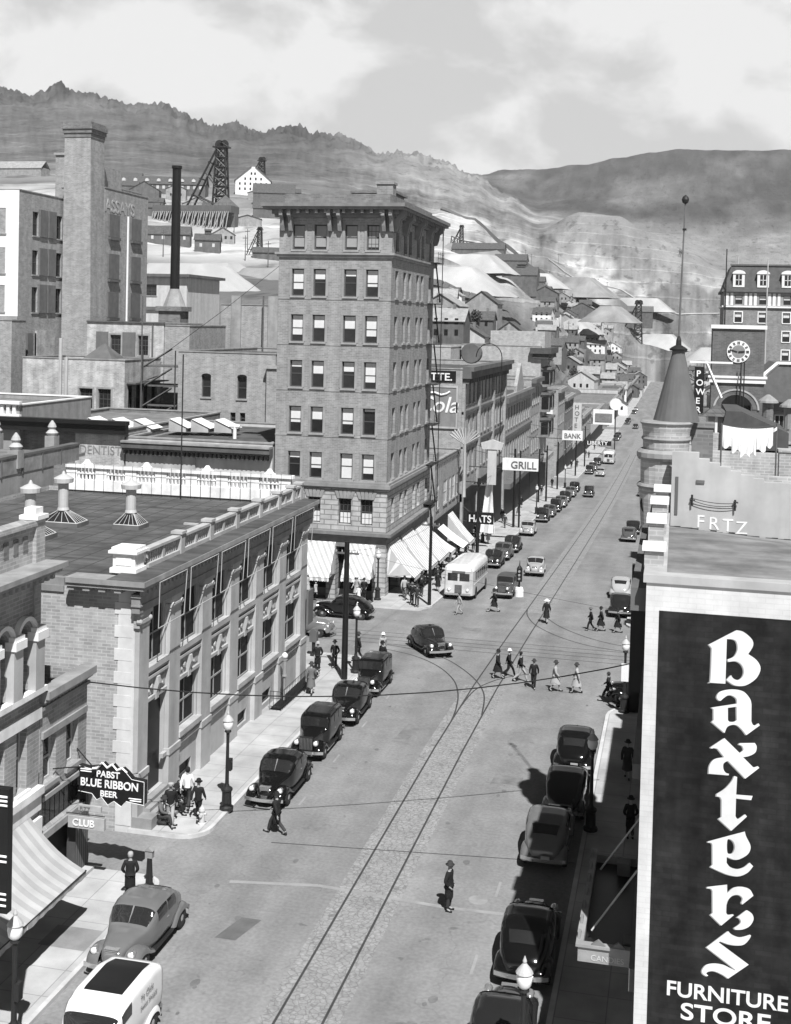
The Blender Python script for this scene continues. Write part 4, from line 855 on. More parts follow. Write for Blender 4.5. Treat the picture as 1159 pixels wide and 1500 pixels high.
def club():
    X1, Y0, Y1 = -21.6, 39.2, 42.75
    w = [(39.45, 4.45, 40.38, 6.1), (41.15, 4.5, 42.05, 6.08)]
    hs = w + [(39.4, 2.75, 42.6, 3.9), (39.4, .1, 42.55, 2.45)]
    r = root('club_building', (X1, Y1, 0), 'small two storey brick saloon on the alley corner, beer signs on its wall', 'building')
    mb = MB(); wallface(mb, 'E', X1, Y0, Y1, -.3, 7.75, hs, .3); wallface(mb, 'N', Y1, -34, X1, -.3, 7.75, [], 0); wallface(mb, 'S', Y0, -34, X1, 5, 7.75, [], 0); mb.build('wall', M_brickm, r)
    MB().quad((-34, Y0, 7.2), (X1 - .2, Y0, 7.2), (X1 - .2, Y1 - .2, 7.2), (-34, Y1 - .2, 7.2)).build('roof', M_roofl, r)
    for h in w: window(r, 'E', X1, h, style='sash', dep=.3, sill=M_stoned, fm=M_framel, surround=None)
    k = MB(); k.box(X1 - .1, Y0 + .02, 7.2, X1 + .1, Y1 + .06, 7.32); k.box(X1 - .3, Y0 + .02, 7.62, X1 + .34, Y1 + .1, 7.9); k.box(X1 - .2, Y0 + .02, 7.5, X1 + .2, Y1 + .08, 7.62)
    y = Y0 + .1
    while y < Y1 - .1: k.prism([(X1, 7.32), (X1 + .2, 7.5), (X1, 7.5)], y, y + .12, 'xz'); k.box(X1 - .02, y + .14, 7.34, X1 + .08, y + .2, 7.5); y += .26
    k.box(X1 - .02, Y0 + .1, 6.16, X1 + .09, Y1 - .1, 6.4); k.build('cornice', M_stoned, r)
    t = MB()
    for i in range(9): t.box(X1 - .27, 39.42 + i * .35, 2.77, X1 - .24, 39.72 + i * .35, 3.88)
    t.build('transom_glass', M_glass, r)
    t = MB(); t.box(X1 - .05, 39.3, 3.92, X1 + .12, 42.7, 4.08); t.box(X1 - .05, 39.3, 2.47, X1 + .1, 42.7, 2.73); t.build('shop_band', M_stoned, r)
    s = MB(); s.box(X1 - .28, 39.42, .12, X1 - .25, 42.5, 2.43); s.build('shop_window', M_glassd, r)
    s = MB(); s.box(X1 - .2, 41.7, .1, X1 + .15, 42.7, 2.45); s.build('shutter', mat('slatted_screen', .12, kind='stripe', freq=6, dark=-.5, axis='y'), r)
    s = MB(); s.box(X1 - .3, 42.55, -.2, X1 + .12, 42.77, 3.3); s.build('corner_post', M_black, r)
    g = MB(); g.box(X1 - .2, 40.7, 0, X1 + .5, 42.6, .28); g.build('doorstep', M_stone, r)
club()
awning(-21.45, -19.3, 30.5, 38.35, 3.75, 2.15, 'E', mat('faded_striped_canvas', .40, kind='stripe', freq=1.9, dark=-.2, axis='y', var=.06), 'big faded striped awning over the sidewalk in the lower left corner', sag=.22, drop=.22, group=None, frame=False)
def beer_sign():
    y = 42.0; r = root('beer_sign', (-20.2, y, 2.9), 'black stepped neon beer sign on brackets above the alley corner', 'sign')
    c = [(-21.5, 3.35), (-20.95, 3.3), (-20.75, 3.08), (-20.55, 3.2), (-20.3, 2.93), (-20.05, 3.1), (-19.75, 2.93), (-19.55, 3.15), (-19.3, 3.12), (-18.85, 3.08), (-18.85, 3.95), (-19.35, 4.0), (-19.55, 4.2), (-19.75, 4.35), (-19.95, 4.25), (-20.15, 4.45), (-20.35, 4.3), (-20.55, 4.48), (-20.75, 4.25), (-20.95, 4.22), (-21.5, 4.3)]
    m = MB(); m.prism(c, y, y + .28); m.build('sign_box', M_black, r)
    e = MB()
    for i in range(12, 19): a, b = c[i], c[i + 1]; e.bar((a[0], y + .0, a[1] + .03), (b[0], y + .0, b[1] + .03), .06)
    for i in range(0, 20): a, b = c[i], c[i + 1]; e.tube((a[0], y - .015, a[1]), (b[0], y - .015, b[1]), .012, n=4)
    for x0, x1, z in ((-21.42, -20.98, 4.2), (-21.42, -20.98, 4.12), (-19.4, -18.95, 3.2), (-19.45, -18.95, 3.28)): e.bar((x0, y - .02, z), (x1, y - .02, z - (0 if x0 < -20 else 0)), .035)
    e.build('edge_tube', M_white, r)
    L = mat('sign_letter_white', .75)
    text('PABST', .34, L, 'lettering', r, Matrix.Translation((-20.78 + 20.2, -.02, 3.97 - 2.9)) @ Matrix.Rotation(R(90), 4, 'X'), bold=.012)
    text('BLUE RIBBON', .42, L, 'lettering', r, Matrix.Translation((-21.43 + 20.2, -.02, 3.58 - 2.9)) @ Matrix.Rotation(R(90), 4, 'X'), sx=.92, bold=.012)
    text('BEER', .32, L, 'lettering', r, Matrix.Translation((-20.62 + 20.2, -.02, 3.24 - 2.9)) @ Matrix.Rotation(R(90), 4, 'X'), bold=.012)
    f = MB()
    for a, b in (((-21.6, y, 4.95), (-21.0, y + .1, 4.28)), ((-21.6, y, 3.1), (-21.3, y + .1, 3.4)), ((-21.6, 40.2, 4.8), (-20.5, y + .1, 4.4)), ((-21.6, y + .1, 4.15), (-21.4, y + .1, 4.15))): f.tube(a, b, .025, n=5)
    f.build('bracket', M_iron, r)
    r = root('club_sign', (-20.7, 41.2, 2.3), 'small weathered pizza club sign hanging below the black beer sign', 'sign')
    m = MB(); m.box(-21.5, 41.2, 2.28, -20.05, 41.35, 2.72); m.box(-21.1, 41.22, 2.95, -20.2, 41.32, 3.15); m.build('sign_board', mat('worn_sign_grey', .36, var=.2), r)
    text('CLUB', .36, L, 'lettering', r, Matrix.Translation((-.62, -.02, .08)) @ Matrix.Rotation(R(90), 4, 'X'), bold=.012)
    text('FIZZ', .22, M_brickd, 'lettering', r, Matrix.Translation((-.35, -.0, .66)) @ Matrix.Rotation(R(90), 4, 'X'))
    m = MB(); m.tube((-21.6, 41.25, 2.8), (-20.05, 41.25, 2.8), .02, n=4); m.build('bracket', M_iron, r)
beer_sign()
def edge_sign():
    r = root('vertical_sign', (-17.9, 30.2, 4.7), 'tall dark neon blade sign cut off by the left edge', 'sign')
    m = MB(); m.box(-18.6, 30.1, 4.75, -17.5, 30.35, 8.2); m.build('sign_box', M_black, r)
    m = MB()
    for z in (8.0, 7.88, 7.76, 6.35, 6.2, 5.3, 5.15, 4.98): m.bar((-17.85, 30.08, z), (-17.52, 30.08, z), .05)
    m.build('edge_tube', M_white, r)
    m = MB(); m.tube((-21.6, 30.2, 7.6), (-18.6, 30.2, 7.6), .04, n=5); m.tube((-21.6, 30.2, 5.2), (-18.6, 30.2, 5.2), .04, n=5); m.build('bracket', M_iron, r)
edge_sign()

# ------------------------------------------------------------------ furniture store wall and its neighbours on the right
def store():
    X0, Y0, Y1 = -.62, 32.0, 43.0
    r = root('furniture_store', (X0, Y0, 0), 'tall store on the right with a huge painted black wall sign', 'building')
    m = MB(); m.box(X0, Y0, -.3, 16, Y1, 14.2); m.box(X0, Y0, 14.2, 16, Y0 + .4, 14.75); m.box(X0, Y0 + .4, 14.2, X0 + .4, Y1, 14.75); m.build('wall', mat('whitewashed_brick', .54, kind='brick', size=(.42, .14, .014), tone=(.97, 1.03, .93), var=.12, svar=.14, bump=.2), r)
    m = MB(); m.box(X0 - .08, Y0 - .06, 14.75, 16, Y0 + .45, 14.95); m.box(X0 - .08, Y0 + .45, 14.75, X0 + .5, Y1 - .02, 14.95); m.build('coping', M_rend, r)
    m = MB(); m.add([(X0 + .4, Y0 + .4, 14.23), (16, Y0 + .4, 14.23), (16, Y1, 13.9), (3, Y1, 14.28), (X0 + .4, Y1, 14.5)], [(0, 1, 2, 3, 4)]); m.build('roof', M_roofl, r)
    for x0, x1, y0, y1, z0, z1 in ((X0 - .1, -.22, 33.2, 33.9, 14.9, 15.35), (X0 - .06, -.24, 35.4, 36.4, 14.9, 15.75), (X0 - .02, -.2, 38.2, 39.0, 14.9, 15.9), (X0 + .04, -.16, 40.4, 41.2, 14.9, 16.0)):
        m = MB(); m.box(x0, y0, z0, x1, y1, z1); m.build('parapet_pier', M_brickl, r)
        m = MB(); m.box(x0 - .06, y0 - .08, z1, x1 + .06, y1 + .08, z1 + .13); m.build('pier_cap', M_white, r)
    s = MB(); s.prism([(-.28, 0.5), (16, .5), (16, 14.04), (-.28, 14.04)], Y0 - .012, Y0 + .02); s.build('painted_sign', M_signd, r)
    c = MB(); c.box(X0 - .16, Y0 + .3, 3.9, X0 + .02, Y1, 4.5); c.box(X0 - .25, Y0 + 1.2, 9.2, X0 + .02, Y1, 9.6); c.box(X0 - .4, Y0 + .4, 13.9, X0 + .02, Y1, 14.5)
    c.build('street_cornice', M_shed, r)
    # blackletter name painted down the wall: letter outlines in metres on the wall, third value marks a corner
    G = {
     'B': [[(0.97,13.27,1), (1.64,13.69,1), (1.81,13.66), (2.02,13.49), (2.05,13.32), (1.94,13.11,1), (2.15,12.97), (2.25,12.77), (2.16,12.52), (1.94,12.33), (1.76,12.28), (1.6,12.3), (1.43,12.41,1), (1.54,12.54,1), (1.6,12.46), (1.71,12.43), (1.81,12.51), (1.85,12.66), (1.79,12.82), (1.65,12.9), (1.47,12.87,1), (1.44,12.93,1), (1.6,13.02), (1.68,13.2), (1.65,13.39), (1.56,13.45), (1.41,13.45,1), (1.41,12.31,1), (0.98,12.3,1), (1.04,12.37), (1.05,13.18,1), (1.02,13.22)]],
     'a': [[(1.21,11.95), (1.3,12.1), (1.58,12.18), (1.85,12.15), (2.02,11.98), (2.06,11.84,1), (2.07,11.41,1), (2.11,11.33), (2.17,11.32), (2.24,11.38,1), (2.28,11.33,1), (1.96,11.05,1), (1.86,11.17), (1.74,11.27), (1.62,11.28), (1.49,11.21), (1.43,11.05,1), (1.1,11.3,1), (1.15,11.36,1), (1.14,11.63,1), (1.08,11.67,1), (1.71,11.83,1), (1.69,11.95), (1.58,12.02), (1.47,12.01), (1.37,11.93), (1.29,11.86)],[(1.49,11.7,1), (1.7,11.75,1), (1.72,11.41,1), (1.65,11.36), (1.54,11.35), (1.5,11.39,1)]],
     'x': [[(1.09,10.65,1), (1.43,10.92,1), (1.81,10.58,1), (1.9,10.66), (1.87,10.76), (1.78,10.79,1), (1.8,10.83,1), (2.17,10.87,1), (2.22,10.78), (2.19,10.63), (2.05,10.53), (1.9,10.48,1), (2.15,10.25,1), (2.2,10.26), (2.26,10.29,1), (2.3,10.25,1), (1.97,9.94,1), (1.53,10.35,1), (1.43,10.27), (1.43,10.13), (1.49,10.04), (1.57,10.02,1), (1.56,9.98,1), (1.07,9.97,1), (1.09,10.19), (1.21,10.36), (1.44,10.43,1), (1.27,10.63,1), (1.18,10.64), (1.13,10.62)]],
     't': [[(1.7,9.98,1), (1.77,9.96,1), (1.76,9.51,1), (2.16,9.52,1), (2.13,9.41,1), (1.76,9.41,1), (1.76,8.96,1), (1.79,8.91), (1.84,8.9), (1.99,9.03,1), (2.04,8.98,1), (1.67,8.57,1), (1.34,8.84,1), (1.42,8.9,1), (1.41,9.33,1), (1.37,9.4), (1.28,9.41,1), (1.28,9.47,1), (1.49,9.64), (1.64,9.84)]],
     'e': [[(1.1,8.23,1), (2.0,8.59,1), (2.04,8.46), (2.15,8.24), (2.11,8.05), (1.96,7.91), (1.79,7.84), (1.58,7.89,1), (1.58,7.74,1), (1.67,7.64), (1.84,7.61), (2.01,7.68), (2.14,7.81,1), (2.23,7.73,1), (2.1,7.55), (1.89,7.43), (1.65,7.43), (1.43,7.49), (1.18,7.58,1), (1.24,7.65,1), (1.22,8.15,1), (1.19,8.2), (1.11,8.2,1)],[(1.58,8.31), (1.65,8.35), (1.74,8.28), (1.77,8.15), (1.73,8.02), (1.67,7.98), (1.59,8.01)]],
     'r': [[(1.12,7.06,1), (1.61,7.18,1), (1.62,6.96,1), (1.77,7.12), (1.96,7.17), (2.16,7.13), (2.26,6.98,1), (2.0,6.72,1), (1.97,6.76,1), (2.0,6.88), (1.9,6.95), (1.75,6.91), (1.65,6.79), (1.61,6.65,1), (1.61,6.46,1), (1.65,6.41), (1.77,6.44,1), (1.8,6.42,1), (1.5,6.11,1), (1.22,6.35,1), (1.28,6.41,1), (1.26,6.97,1), (1.22,7.02), (1.13,7.02,1)],[(1.87,6.37,1), (2.11,6.59,1), (2.24,6.51), (2.28,6.37), (2.19,6.19), (2.02,6.08), (1.85,6.05,1), (1.81,6.09,1), (1.94,6.2), (1.98,6.28), (1.94,6.35)]],
     's': [[(1.15,5.5,1), (1.67,5.99,1), (1.77,5.91), (1.93,5.87), (2.08,5.91), (2.2,5.97,1), (2.23,5.94), (2.16,5.8), (2.05,5.69), (1.89,5.65), (1.7,5.65), (1.49,5.7,1), (1.45,5.67,1), (2.2,5.2,1), (1.71,4.77,1), (1.57,4.85), (1.37,4.91), (1.22,4.88), (1.17,4.82), (1.22,4.78,1), (1.18,4.75,1), (1.08,4.81), (1.07,4.91), (1.17,5.05), (1.35,5.11), (1.56,5.11), (1.72,5.06), (1.87,5.0,1), (1.88,5.02,1)]],
    }
    W = mat('painted_letter_white', .66, var=.1, svar=.12); S_ = mat('painted_letter_grey', .26, var=.1)
    def letter(ch, dx, dz, mm, y):
        cu = bpy.data.curves.new('letter', 'CURVE'); cu.dimensions = '2D'; cu.fill_mode = 'BOTH'; cu.extrude = .003
        for pts in G[ch]:
            n = len(pts); Q = []
            for i in range(n):
                b, c = pts[i], pts[(i + 1) % n]; a = b if len(b) > 2 else pts[i - 1]; d = c if len(c) > 2 else pts[(i + 2) % n]
                if len(b) > 2 and len(c) > 2: Q.append(b[:2]); continue
                for k in range(5):
                    t = k / 5; Q.append(tuple(.5 * (2 * b[q] + (c[q] - a[q]) * t + (2 * a[q] - 5 * b[q] + 4 * c[q] - d[q]) * t * t + (-a[q] + 3 * b[q] - 3 * c[q] + d[q]) * t ** 3) for q in (0, 1)))
            sp = cu.splines.new('POLY'); sp.points.add(len(Q) - 1); sp.use_cyclic_u = True
            for i, q in enumerate(Q): sp.points[i].co = (q[0] + dx - X0, q[1] + dz, 0, 1)
        o = bpy.data.objects.new('t', cu); COL.objects.link(o); me = bpy.data.meshes.new_from_object(o.evaluated_get(bpy.context.evaluated_depsgraph_get())); bpy.data.objects.remove(o)
        me.transform(Matrix.Translation((0, y - Y0, 0)) @ Matrix.Rotation(R(90), 4, 'X')); me.materials.clear(); me.materials.append(mm); me.name = 'letter'; return link('letter', me, r)
    for ch in 'Baxters': letter(ch, 0, 0, W, Y0 - .024); letter(ch, -.03, -.012, S_, Y0 - .017)
    for s_, x, z, sz, sx in (('FURNITURE', .17, 4.13, .54, 1.07), ('STORE', .55, 3.56, .6, 1.25)):
        text(s_, sz, W, 'lettering', r, Matrix.Translation((x - X0, -.016, z)) @ Matrix.Rotation(R(90), 4, 'X'), ext=.004, bold=.02, sx=sx)
    return r
store()
def marquee():
    r = root('theatre_marquee', (-.65, 32.8, 3.9), 'wide open topped iron theatre marquee over the shaded right sidewalk', 'marquee')
    z = 3.85; x0, x1, y0, y1 = -2.2, -.7, 33.6, 39.9
    m = MB(); m.box(x0, y0, z, x1, y0 + .12, z + .42); m.box(x0, y0 + .12, z, x0 + .12, y1, z + .42); m.box(x0, y1 - .1, z, x1, y1, z + .36)
    m.box(x0 - .06, y0 - .06, z + .42, x1, y0 + .16, z + .5); m.box(x0 - .06, y0 + .16, z + .42, x0 + .14, y1, z + .5); m.build('fascia', mat('marquee_paint', .26, var=.2), r)
    m = MB(); m.box(x0 + .12, y0 + .12, z + .05, x1, y1 - .1, z + .1); m.build('deck', M_black, r)
    y = y0 + .45; cm = mat('marquee_cresting', .16, var=.2)
    while y < y1: m = MB(); m.prism([(y - .22, z + .5), (y + .22, z + .5), (y + .1, z + .58), (y, z + .68), (y - .1, z + .58)], x0 - .03, x0 + .05, 'yz'); m.build('cresting', cm, r); y += .9
    for x in (x0 + .55, x0 + 1.1): m = MB(); m.prism([(x - .2, z + .5), (x + .2, z + .5), (x, z + .66)], y0 - .03, y0 + .05); m.build('cresting', cm, r)
    for y in (34.6, 38.6): m = MB(); m.tube((x0 + .3, y, z + .4), (x1, y + .6, z + 2.0), .03, n=5); m.build('stay_rod', M_metal, r)
    m = MB(); m.box(-1.0, 33.9, z + .1, -.7, 34.4, z + .5); m.box(-1.4, 39.0, z + .1, -1.0, 39.4, z + .5); m.build('transformer_box', M_shed, r)
    text('CANDIES  MALTED', .22, M_cream, 'lettering', r, Matrix.Translation((x0 + .35 + .65, y0 - 32.8 - .01, .02)) @ Matrix.Rotation(R(90), 4, 'X'), ext=.003)
marquee()
def turret_house():
    X0 = -.1
    r = root('turret_building', (X0, 43.05, 0), 'rendered side wall with stepped gable beyond the furniture store roof', 'building')
    m = MB(); m.prism([(X0, -.3), (16, -.3), (16, 16.15), (2.95, 16.15), (2.95, 16.26), (2.6, 16.26), (2.6, 16.36), (2.2, 16.36), (2.2, 16.48), (1.85, 16.48), (1.85, 16.6), (1.5, 16.6), (1.5, 16.72), (1.15, 16.72), (1.15, 16.84), (.8, 16.84), (.8, 17.05), (X0, 17.05)], 43.05, 43.4)
    m.box(1.5, 43.4, -.3, 16, 56.5, 14.3); m.box(X0, 43.4, -.3, 1.5, 45.6, 14.3); m.build('wall', M_rend, r)
    m = MB(); m.box(1.52, 43.4, 14.3, 16, 56.4, 14.34); m.box(X0 + .02, 43.4, 14.3, 1.5, 45.5, 14.33); m.build('roof', M_roof, r)
    m = MB(); rn = random.Random(3); x = X0 - .05
    while x < 12: zb = 14.40 - .075 * (x + .1) if x < 3 else 14.17 - .03 * (x - 3); m.box(x, 43.0, zb - .1, x + .2, 43.045, zb + .08 + rn.random() * .07); x += .2
    m.build('tar_flashing', mat('tar_flashing', .03, var=.3), r)
    m = MB(); m.box(1.5, 56.5, -.6, 16, 69.2, 12.6); m.build('corner_wing', M_brickl, r)
    m = MB(); m.box(1.45, 56.5, 12.6, 16, 69.3, 12.75); m.build('wing_roof', M_roofl, r)
    m = MB(); m.box(1.3, 56.6, -.6, 1.48, 69.4, 3.4); m.build('wing_front', M_glassd, r)
    m = MB(); m.box(X0 - .28, 43.1, -.3, X0 - .02, 45.6, 12.9); m.build('street_wall', M_brickd, r)
    for y in (46.5, 49.5, 52.5): window(r, 'W', 1.5, (y, 9.2, y + 1.2, 11.6), dep=-.1); window(r, 'W', 1.5, (y, 5.2, y + 1.2, 7.6), dep=-.1)
    m = MB(); m.box(X0 - .5, 43.1, 3.4, X0, 45.6, 3.9); m.build('shop_cornice', M_shed, r)
    m = MB(); m.box(.03, 43.02, 14.9, .13, 43.06, 16.2); m.box(.72, 43.0, 16.02, 1.0, 43.04, 16.12); m.build('vent_grille', M_shed, r)
    w = mat('chalk_letter', .68)
    for ch, x, z, tilt in (('F', .76, 14.5, 0), ('R', 1.16, 14.46, 0), ('T', 1.62, 14.42, 0), ('Z', 2.06, 14.36, 0)):
        text(ch, .62, w, 'lettering', r, Matrix.Translation((x - X0, -.01, z)) @ Matrix.Rotation(R(90), 4, 'X'), ext=.004)
    m = MB()
    for x in (.6, 2.02): m.bar((x, 42.95, 15.25 if x < 1 else 15.15), (x, 42.95, 15.62 if x < 1 else 15.52), .05); m.bar((x - .06, 42.95, 15.45), (x + .1, 42.95, 15.43), .04)
    for dz in (0, .07):
        P = [(.62 + 1.4 * t, 42.93, 15.5 - .1 * t - dz - .5 * t * (1 - t) * (.55 + dz * 4)) for t in [i / 12 for i in range(13)]]
        for a, b in zip(P, P[1:]): m.tube(a, b, .012, n=4, cap=False)
    m.build('insulator_wire', M_iron, r)
    # corner turret: drum, corbel, cone, mast
    t = root('corner_turret', (-.35, 44.6, 12.6), 'round brick street turret with tall cone roof and long mast', 'turret')
    cx, cy = .0, 44.9
    m = MB(); m.lathe([(.12, 12.7), (.5, 13.4), (.7, 14.1), (.8, 15.6), (.76, 15.7), (.78, 16.6), (.84, 16.65), (.84, 16.95), (.78, 17.0)], (-.42, 44.5, 0), 20)
    m.build('bay', M_brickl, t)
    m = MB(); m.lathe([(.86, 15.62), (.9, 15.7), (.84, 15.78)], (-.42, 44.5, 0), 20); m.lathe([(.86, 16.62), (.92, 16.72), (.92, 16.88), (.8, 17.0)], (-.42, 44.5, 0), 20); m.build('bay_band', M_stoned, t)
    m = MB(); m.lathe([(.34, -.08), (.34, .0)], (0, 0, 0), 18, 'x'); o = m.mesh('round_window', M_glassd); q = link('round_window', o, t, (-.07 - .5, -.1 - .52, 2.45)); q.rotation_euler = (0, 0, R(-134))
    m = MB(); m.lathe([(.72, 14.3), (.8, 17.0), (.82, 17.6), (.86, 17.75), (.88, 17.9), (.84, 17.96)], (cx - .33, cy - .3, 0), 24); m.build('drum', M_brickl, t)
    m = MB(); m.lathe([(.84, 17.3), (.87, 17.36), (.84, 17.42)], (cx - .33, cy - .3, 0), 24); m.lathe([(.9, 17.86), (.94, 17.93), (.88, 17.99)], (cx - .33, cy - .3, 0), 24); m.build('drum_band', M_stoned, t)
    m = MB(); m.lathe([(.81, 17.97), (.52, 19.15), (.23, 20.35), (.22, 20.5)], (cx, cy, 0), 24); m.build('cone_roof', mat('sheet_metal_cone', .115, var=.12, streak=(3, 3, .2)), t)
    m = MB(); m.lathe([(.3, 20.48), (.32, 20.54), (.24, 20.6), (.1, 20.68), (.09, 20.85), (.04, 21.0)], (cx, cy, 0), 14); m.build('finial', M_iron, t)
    m = MB(); m.tube((cx, cy, 21), (cx + .08, cy, 25.75), .04, .024, n=8); m.build('mast', mat('mast_grey', .12), t)
    m = MB(); m.lathe([(.02, 25.68), (.1, 25.74), (.13, 25.84), (.1, 25.94), (.02, 26.0)], (cx + .08, cy, 0), 12); m.lathe([(.07, 24.75), (.07, 24.82)], (cx + .08, cy, 0), 8); m.build('ball', M_iron, t)
    m = MB(); m.box(.05, 44.6, 14.3, .55, 45.1, 17.1); m.build('chimney', M_brickl, t)
    c = root('roof_chimney', (.95, 45.6, 14.3), 'square dark brick chimney block right behind the cone turret', 'chimney')
    m = MB(); m.box(.55, 45.2, 14.34, 1.3, 46.1, 17.75); m.box(.5, 45.15, 17.75, 1.35, 46.15, 17.9); m.build('stack', M_brickd, c)
    c = root('roof_chimney', (5.0, 60, 12.75), 'pale brick chimney pier on the roof at the right edge', 'chimney')
    m = MB(); m.box(4.75, 60, 12.75, 5.6, 60.8, 15.6); m.box(4.7, 59.95, 15.6, 5.65, 60.85, 15.72); m.build('stack', M_brickl, c)
    m = MB(); m.box(1.6, 58.6, 12.75, 5.9, 58.9, 14.6); m.box(1.6, 62.5, 12.75, 8, 62.7, 15.3); single('roof_wall', m, M_brickp, (3, 60, 12.75), 'low old brick walls round the roof yard under the washing', 'wall')
turret_house()
m = MB(); m.box(-1.36, 43.9, 8.4, -.5, 44.2, 12.9); rr_ = root('blade_sign', (-.9, 44, 8.4), 'tall black blade sign seen edge on below the round turret', 'sign'); m.build('sign_box', M_black, rr_)
m = MB(); m.box(-.5, 44.0, 9.2, -.3, 44.1, 9.3); m.box(-.5, 44.0, 12.2, -.3, 44.1, 12.3); m.build('bracket', M_iron, rr_)
def laundry():
    L = [(2.1, 59.9, 16.75), (4.5, 60.1, 16.85)]
    r = root('clothes_line', (3.3, 60, 12.75), 'sagging clothes line strung across the roof yard', 'clothes line')
    m = MB(); P = [(2.1 + 2.5 * t, 60, 16.78 - .55 * t * (1 - t) + .1 * t) for t in [i / 10 for i in range(11)]]
    for a, b in zip(P, P[1:]): m.tube(a, b, .012, n=4, cap=False)
    m.build('line', M_wood, r)
    m = MB(); m.tube((2.1, 60, 12.75), (2.1, 60, 16.85), .04, n=6); m.tube((4.6, 60, 12.75), (4.6, 60, 16.95), .04, n=6); m.build('post', M_wood, r)
    x = 2.15; k = 0
    labs = ['largest white sheet at the left end of the roof clothes line', 'second white sheet on the roof clothes line', 'third white sheet, hanging lowest, on the roof clothes line', 'narrow white towel near the middle of the roof clothes line', 'white shirt on the roof clothes line', 'white pillow case at the right end of the roof clothes line']
    for w, h in ((.42, 1.0), (.4, 1.15), (.45, 1.3), (.25, 1.2), (.42, 1.05), (.3, .9)):
        P = []
        for i in range(9):
            t = i / 8; row = []
            for j in range(9):
                u = j / 8; xx = x + w * u; zt = 16.78 - .55 * ((xx - 2.1) / 2.5) * (1 - (xx - 2.1) / 2.5)
                row.append((xx, 60 + .07 * math.sin(u * 9 + k + t * 2) * t, zt - h * t * (1 + .08 * math.sin(u * 5 + k))))
            P.append(row)
        m = MB(); m.grid(P); o = single(('sheet', 'sheet', 'sheet', 'towel', 'shirt', 'pillow_case')[k], m, M_cloth, (x, 60, 15.5), labs[k], 'laundry', 'washing on the roof clothes line')
        s = o.modifiers.new('t', 'SOLIDIFY'); s.thickness = .015
        x += w + .01; k += 1
    m = MB(); m.grid([[(4.1 + .5 * u, 60 + .1 * math.sin(5 * u), 16.55 + .25 * u - .16 * t - .05 * math.sin(3 * u)) for u in [i / 6 for i in range(7)]] for t in (0, 1)])
    o = single('sleeve_cloth', m, M_cloth, (4.2, 60, 16.4), 'white cloth blown out sideways at the right end of the clothes line', 'laundry', 'washing on the roof clothes line'); o.modifiers.new('t', 'SOLIDIFY').thickness = .02
laundry()
def hipped(mb, x0, x1, y0, y1, z0, h, o=.4, ridge='x'):
    x0 -= o; x1 += o; y0 -= o; y1 += o; i = min(x1 - x0, y1 - y0) / 2 * .98
    if ridge == 'x': a, b = (x0 + i, (y0 + y1) / 2, z0 + h), (x1 - i, (y0 + y1) / 2, z0 + h)
    else: a, b = ((x0 + x1) / 2, y0 + i, z0 + h), ((x0 + x1) / 2, y1 - i, z0 + h)
    P = [(x0, y0, z0), (x1, y0, z0), (x1, y1, z0), (x0, y1, z0), a, b]
    F = [(0, 1, 5, 4), (2, 3, 4, 5), (3, 0, 4), (1, 2, 5), (0, 3, 2, 1)] if ridge == 'x' else [(0, 1, 4), (1, 2, 5, 4), (2, 3, 5), (3, 0, 4, 5), (0, 3, 2, 1)]
    mb.add(P, F)
def gabled(mb, x0, x1, y0, y1, z0, h, ridge='x', o=.3, t=.15):
    """roof slabs with eaves; returns gable wall tops"""
    if ridge == 'x':
        c = (y0 + y1) / 2
        for s, ye in ((-1, y0 - o), (1, y1 + o)):
            zl = z0 - h * o / ((y1 - y0) / 2); mb.add([(x0 - o, ye, zl), (x1 + o, ye, zl), (x1 + o, c, z0 + h), (x0 - o, c, z0 + h), (x0 - o, ye, zl - t), (x1 + o, ye, zl - t), (x1 + o, c, z0 + h - t), (x0 - o, c, z0 + h - t)], [(0, 1, 2, 3), (4, 5, 6, 7), (0, 1, 5, 4), (0, 3, 7, 4), (1, 2, 6, 5), (3, 2, 6, 7)])
    else:
        c = (x0 + x1) / 2
        for s, xe in ((-1, x0 - o), (1, x1 + o)):
            zl = z0 - h * o / ((x1 - x0) / 2); mb.add([(xe, y0 - o, zl), (xe, y1 + o, zl), (c, y1 + o, z0 + h), (c, y0 - o, z0 + h), (xe, y0 - o, zl - t), (xe, y1 + o, zl - t), (c, y1 + o, z0 + h - t), (c, y0 - o, z0 + h - t)], [(0, 1, 2, 3), (4, 5, 6, 7), (0, 1, 5, 4), (0, 3, 7, 4), (1, 2, 6, 5), (3, 2, 6, 7)])
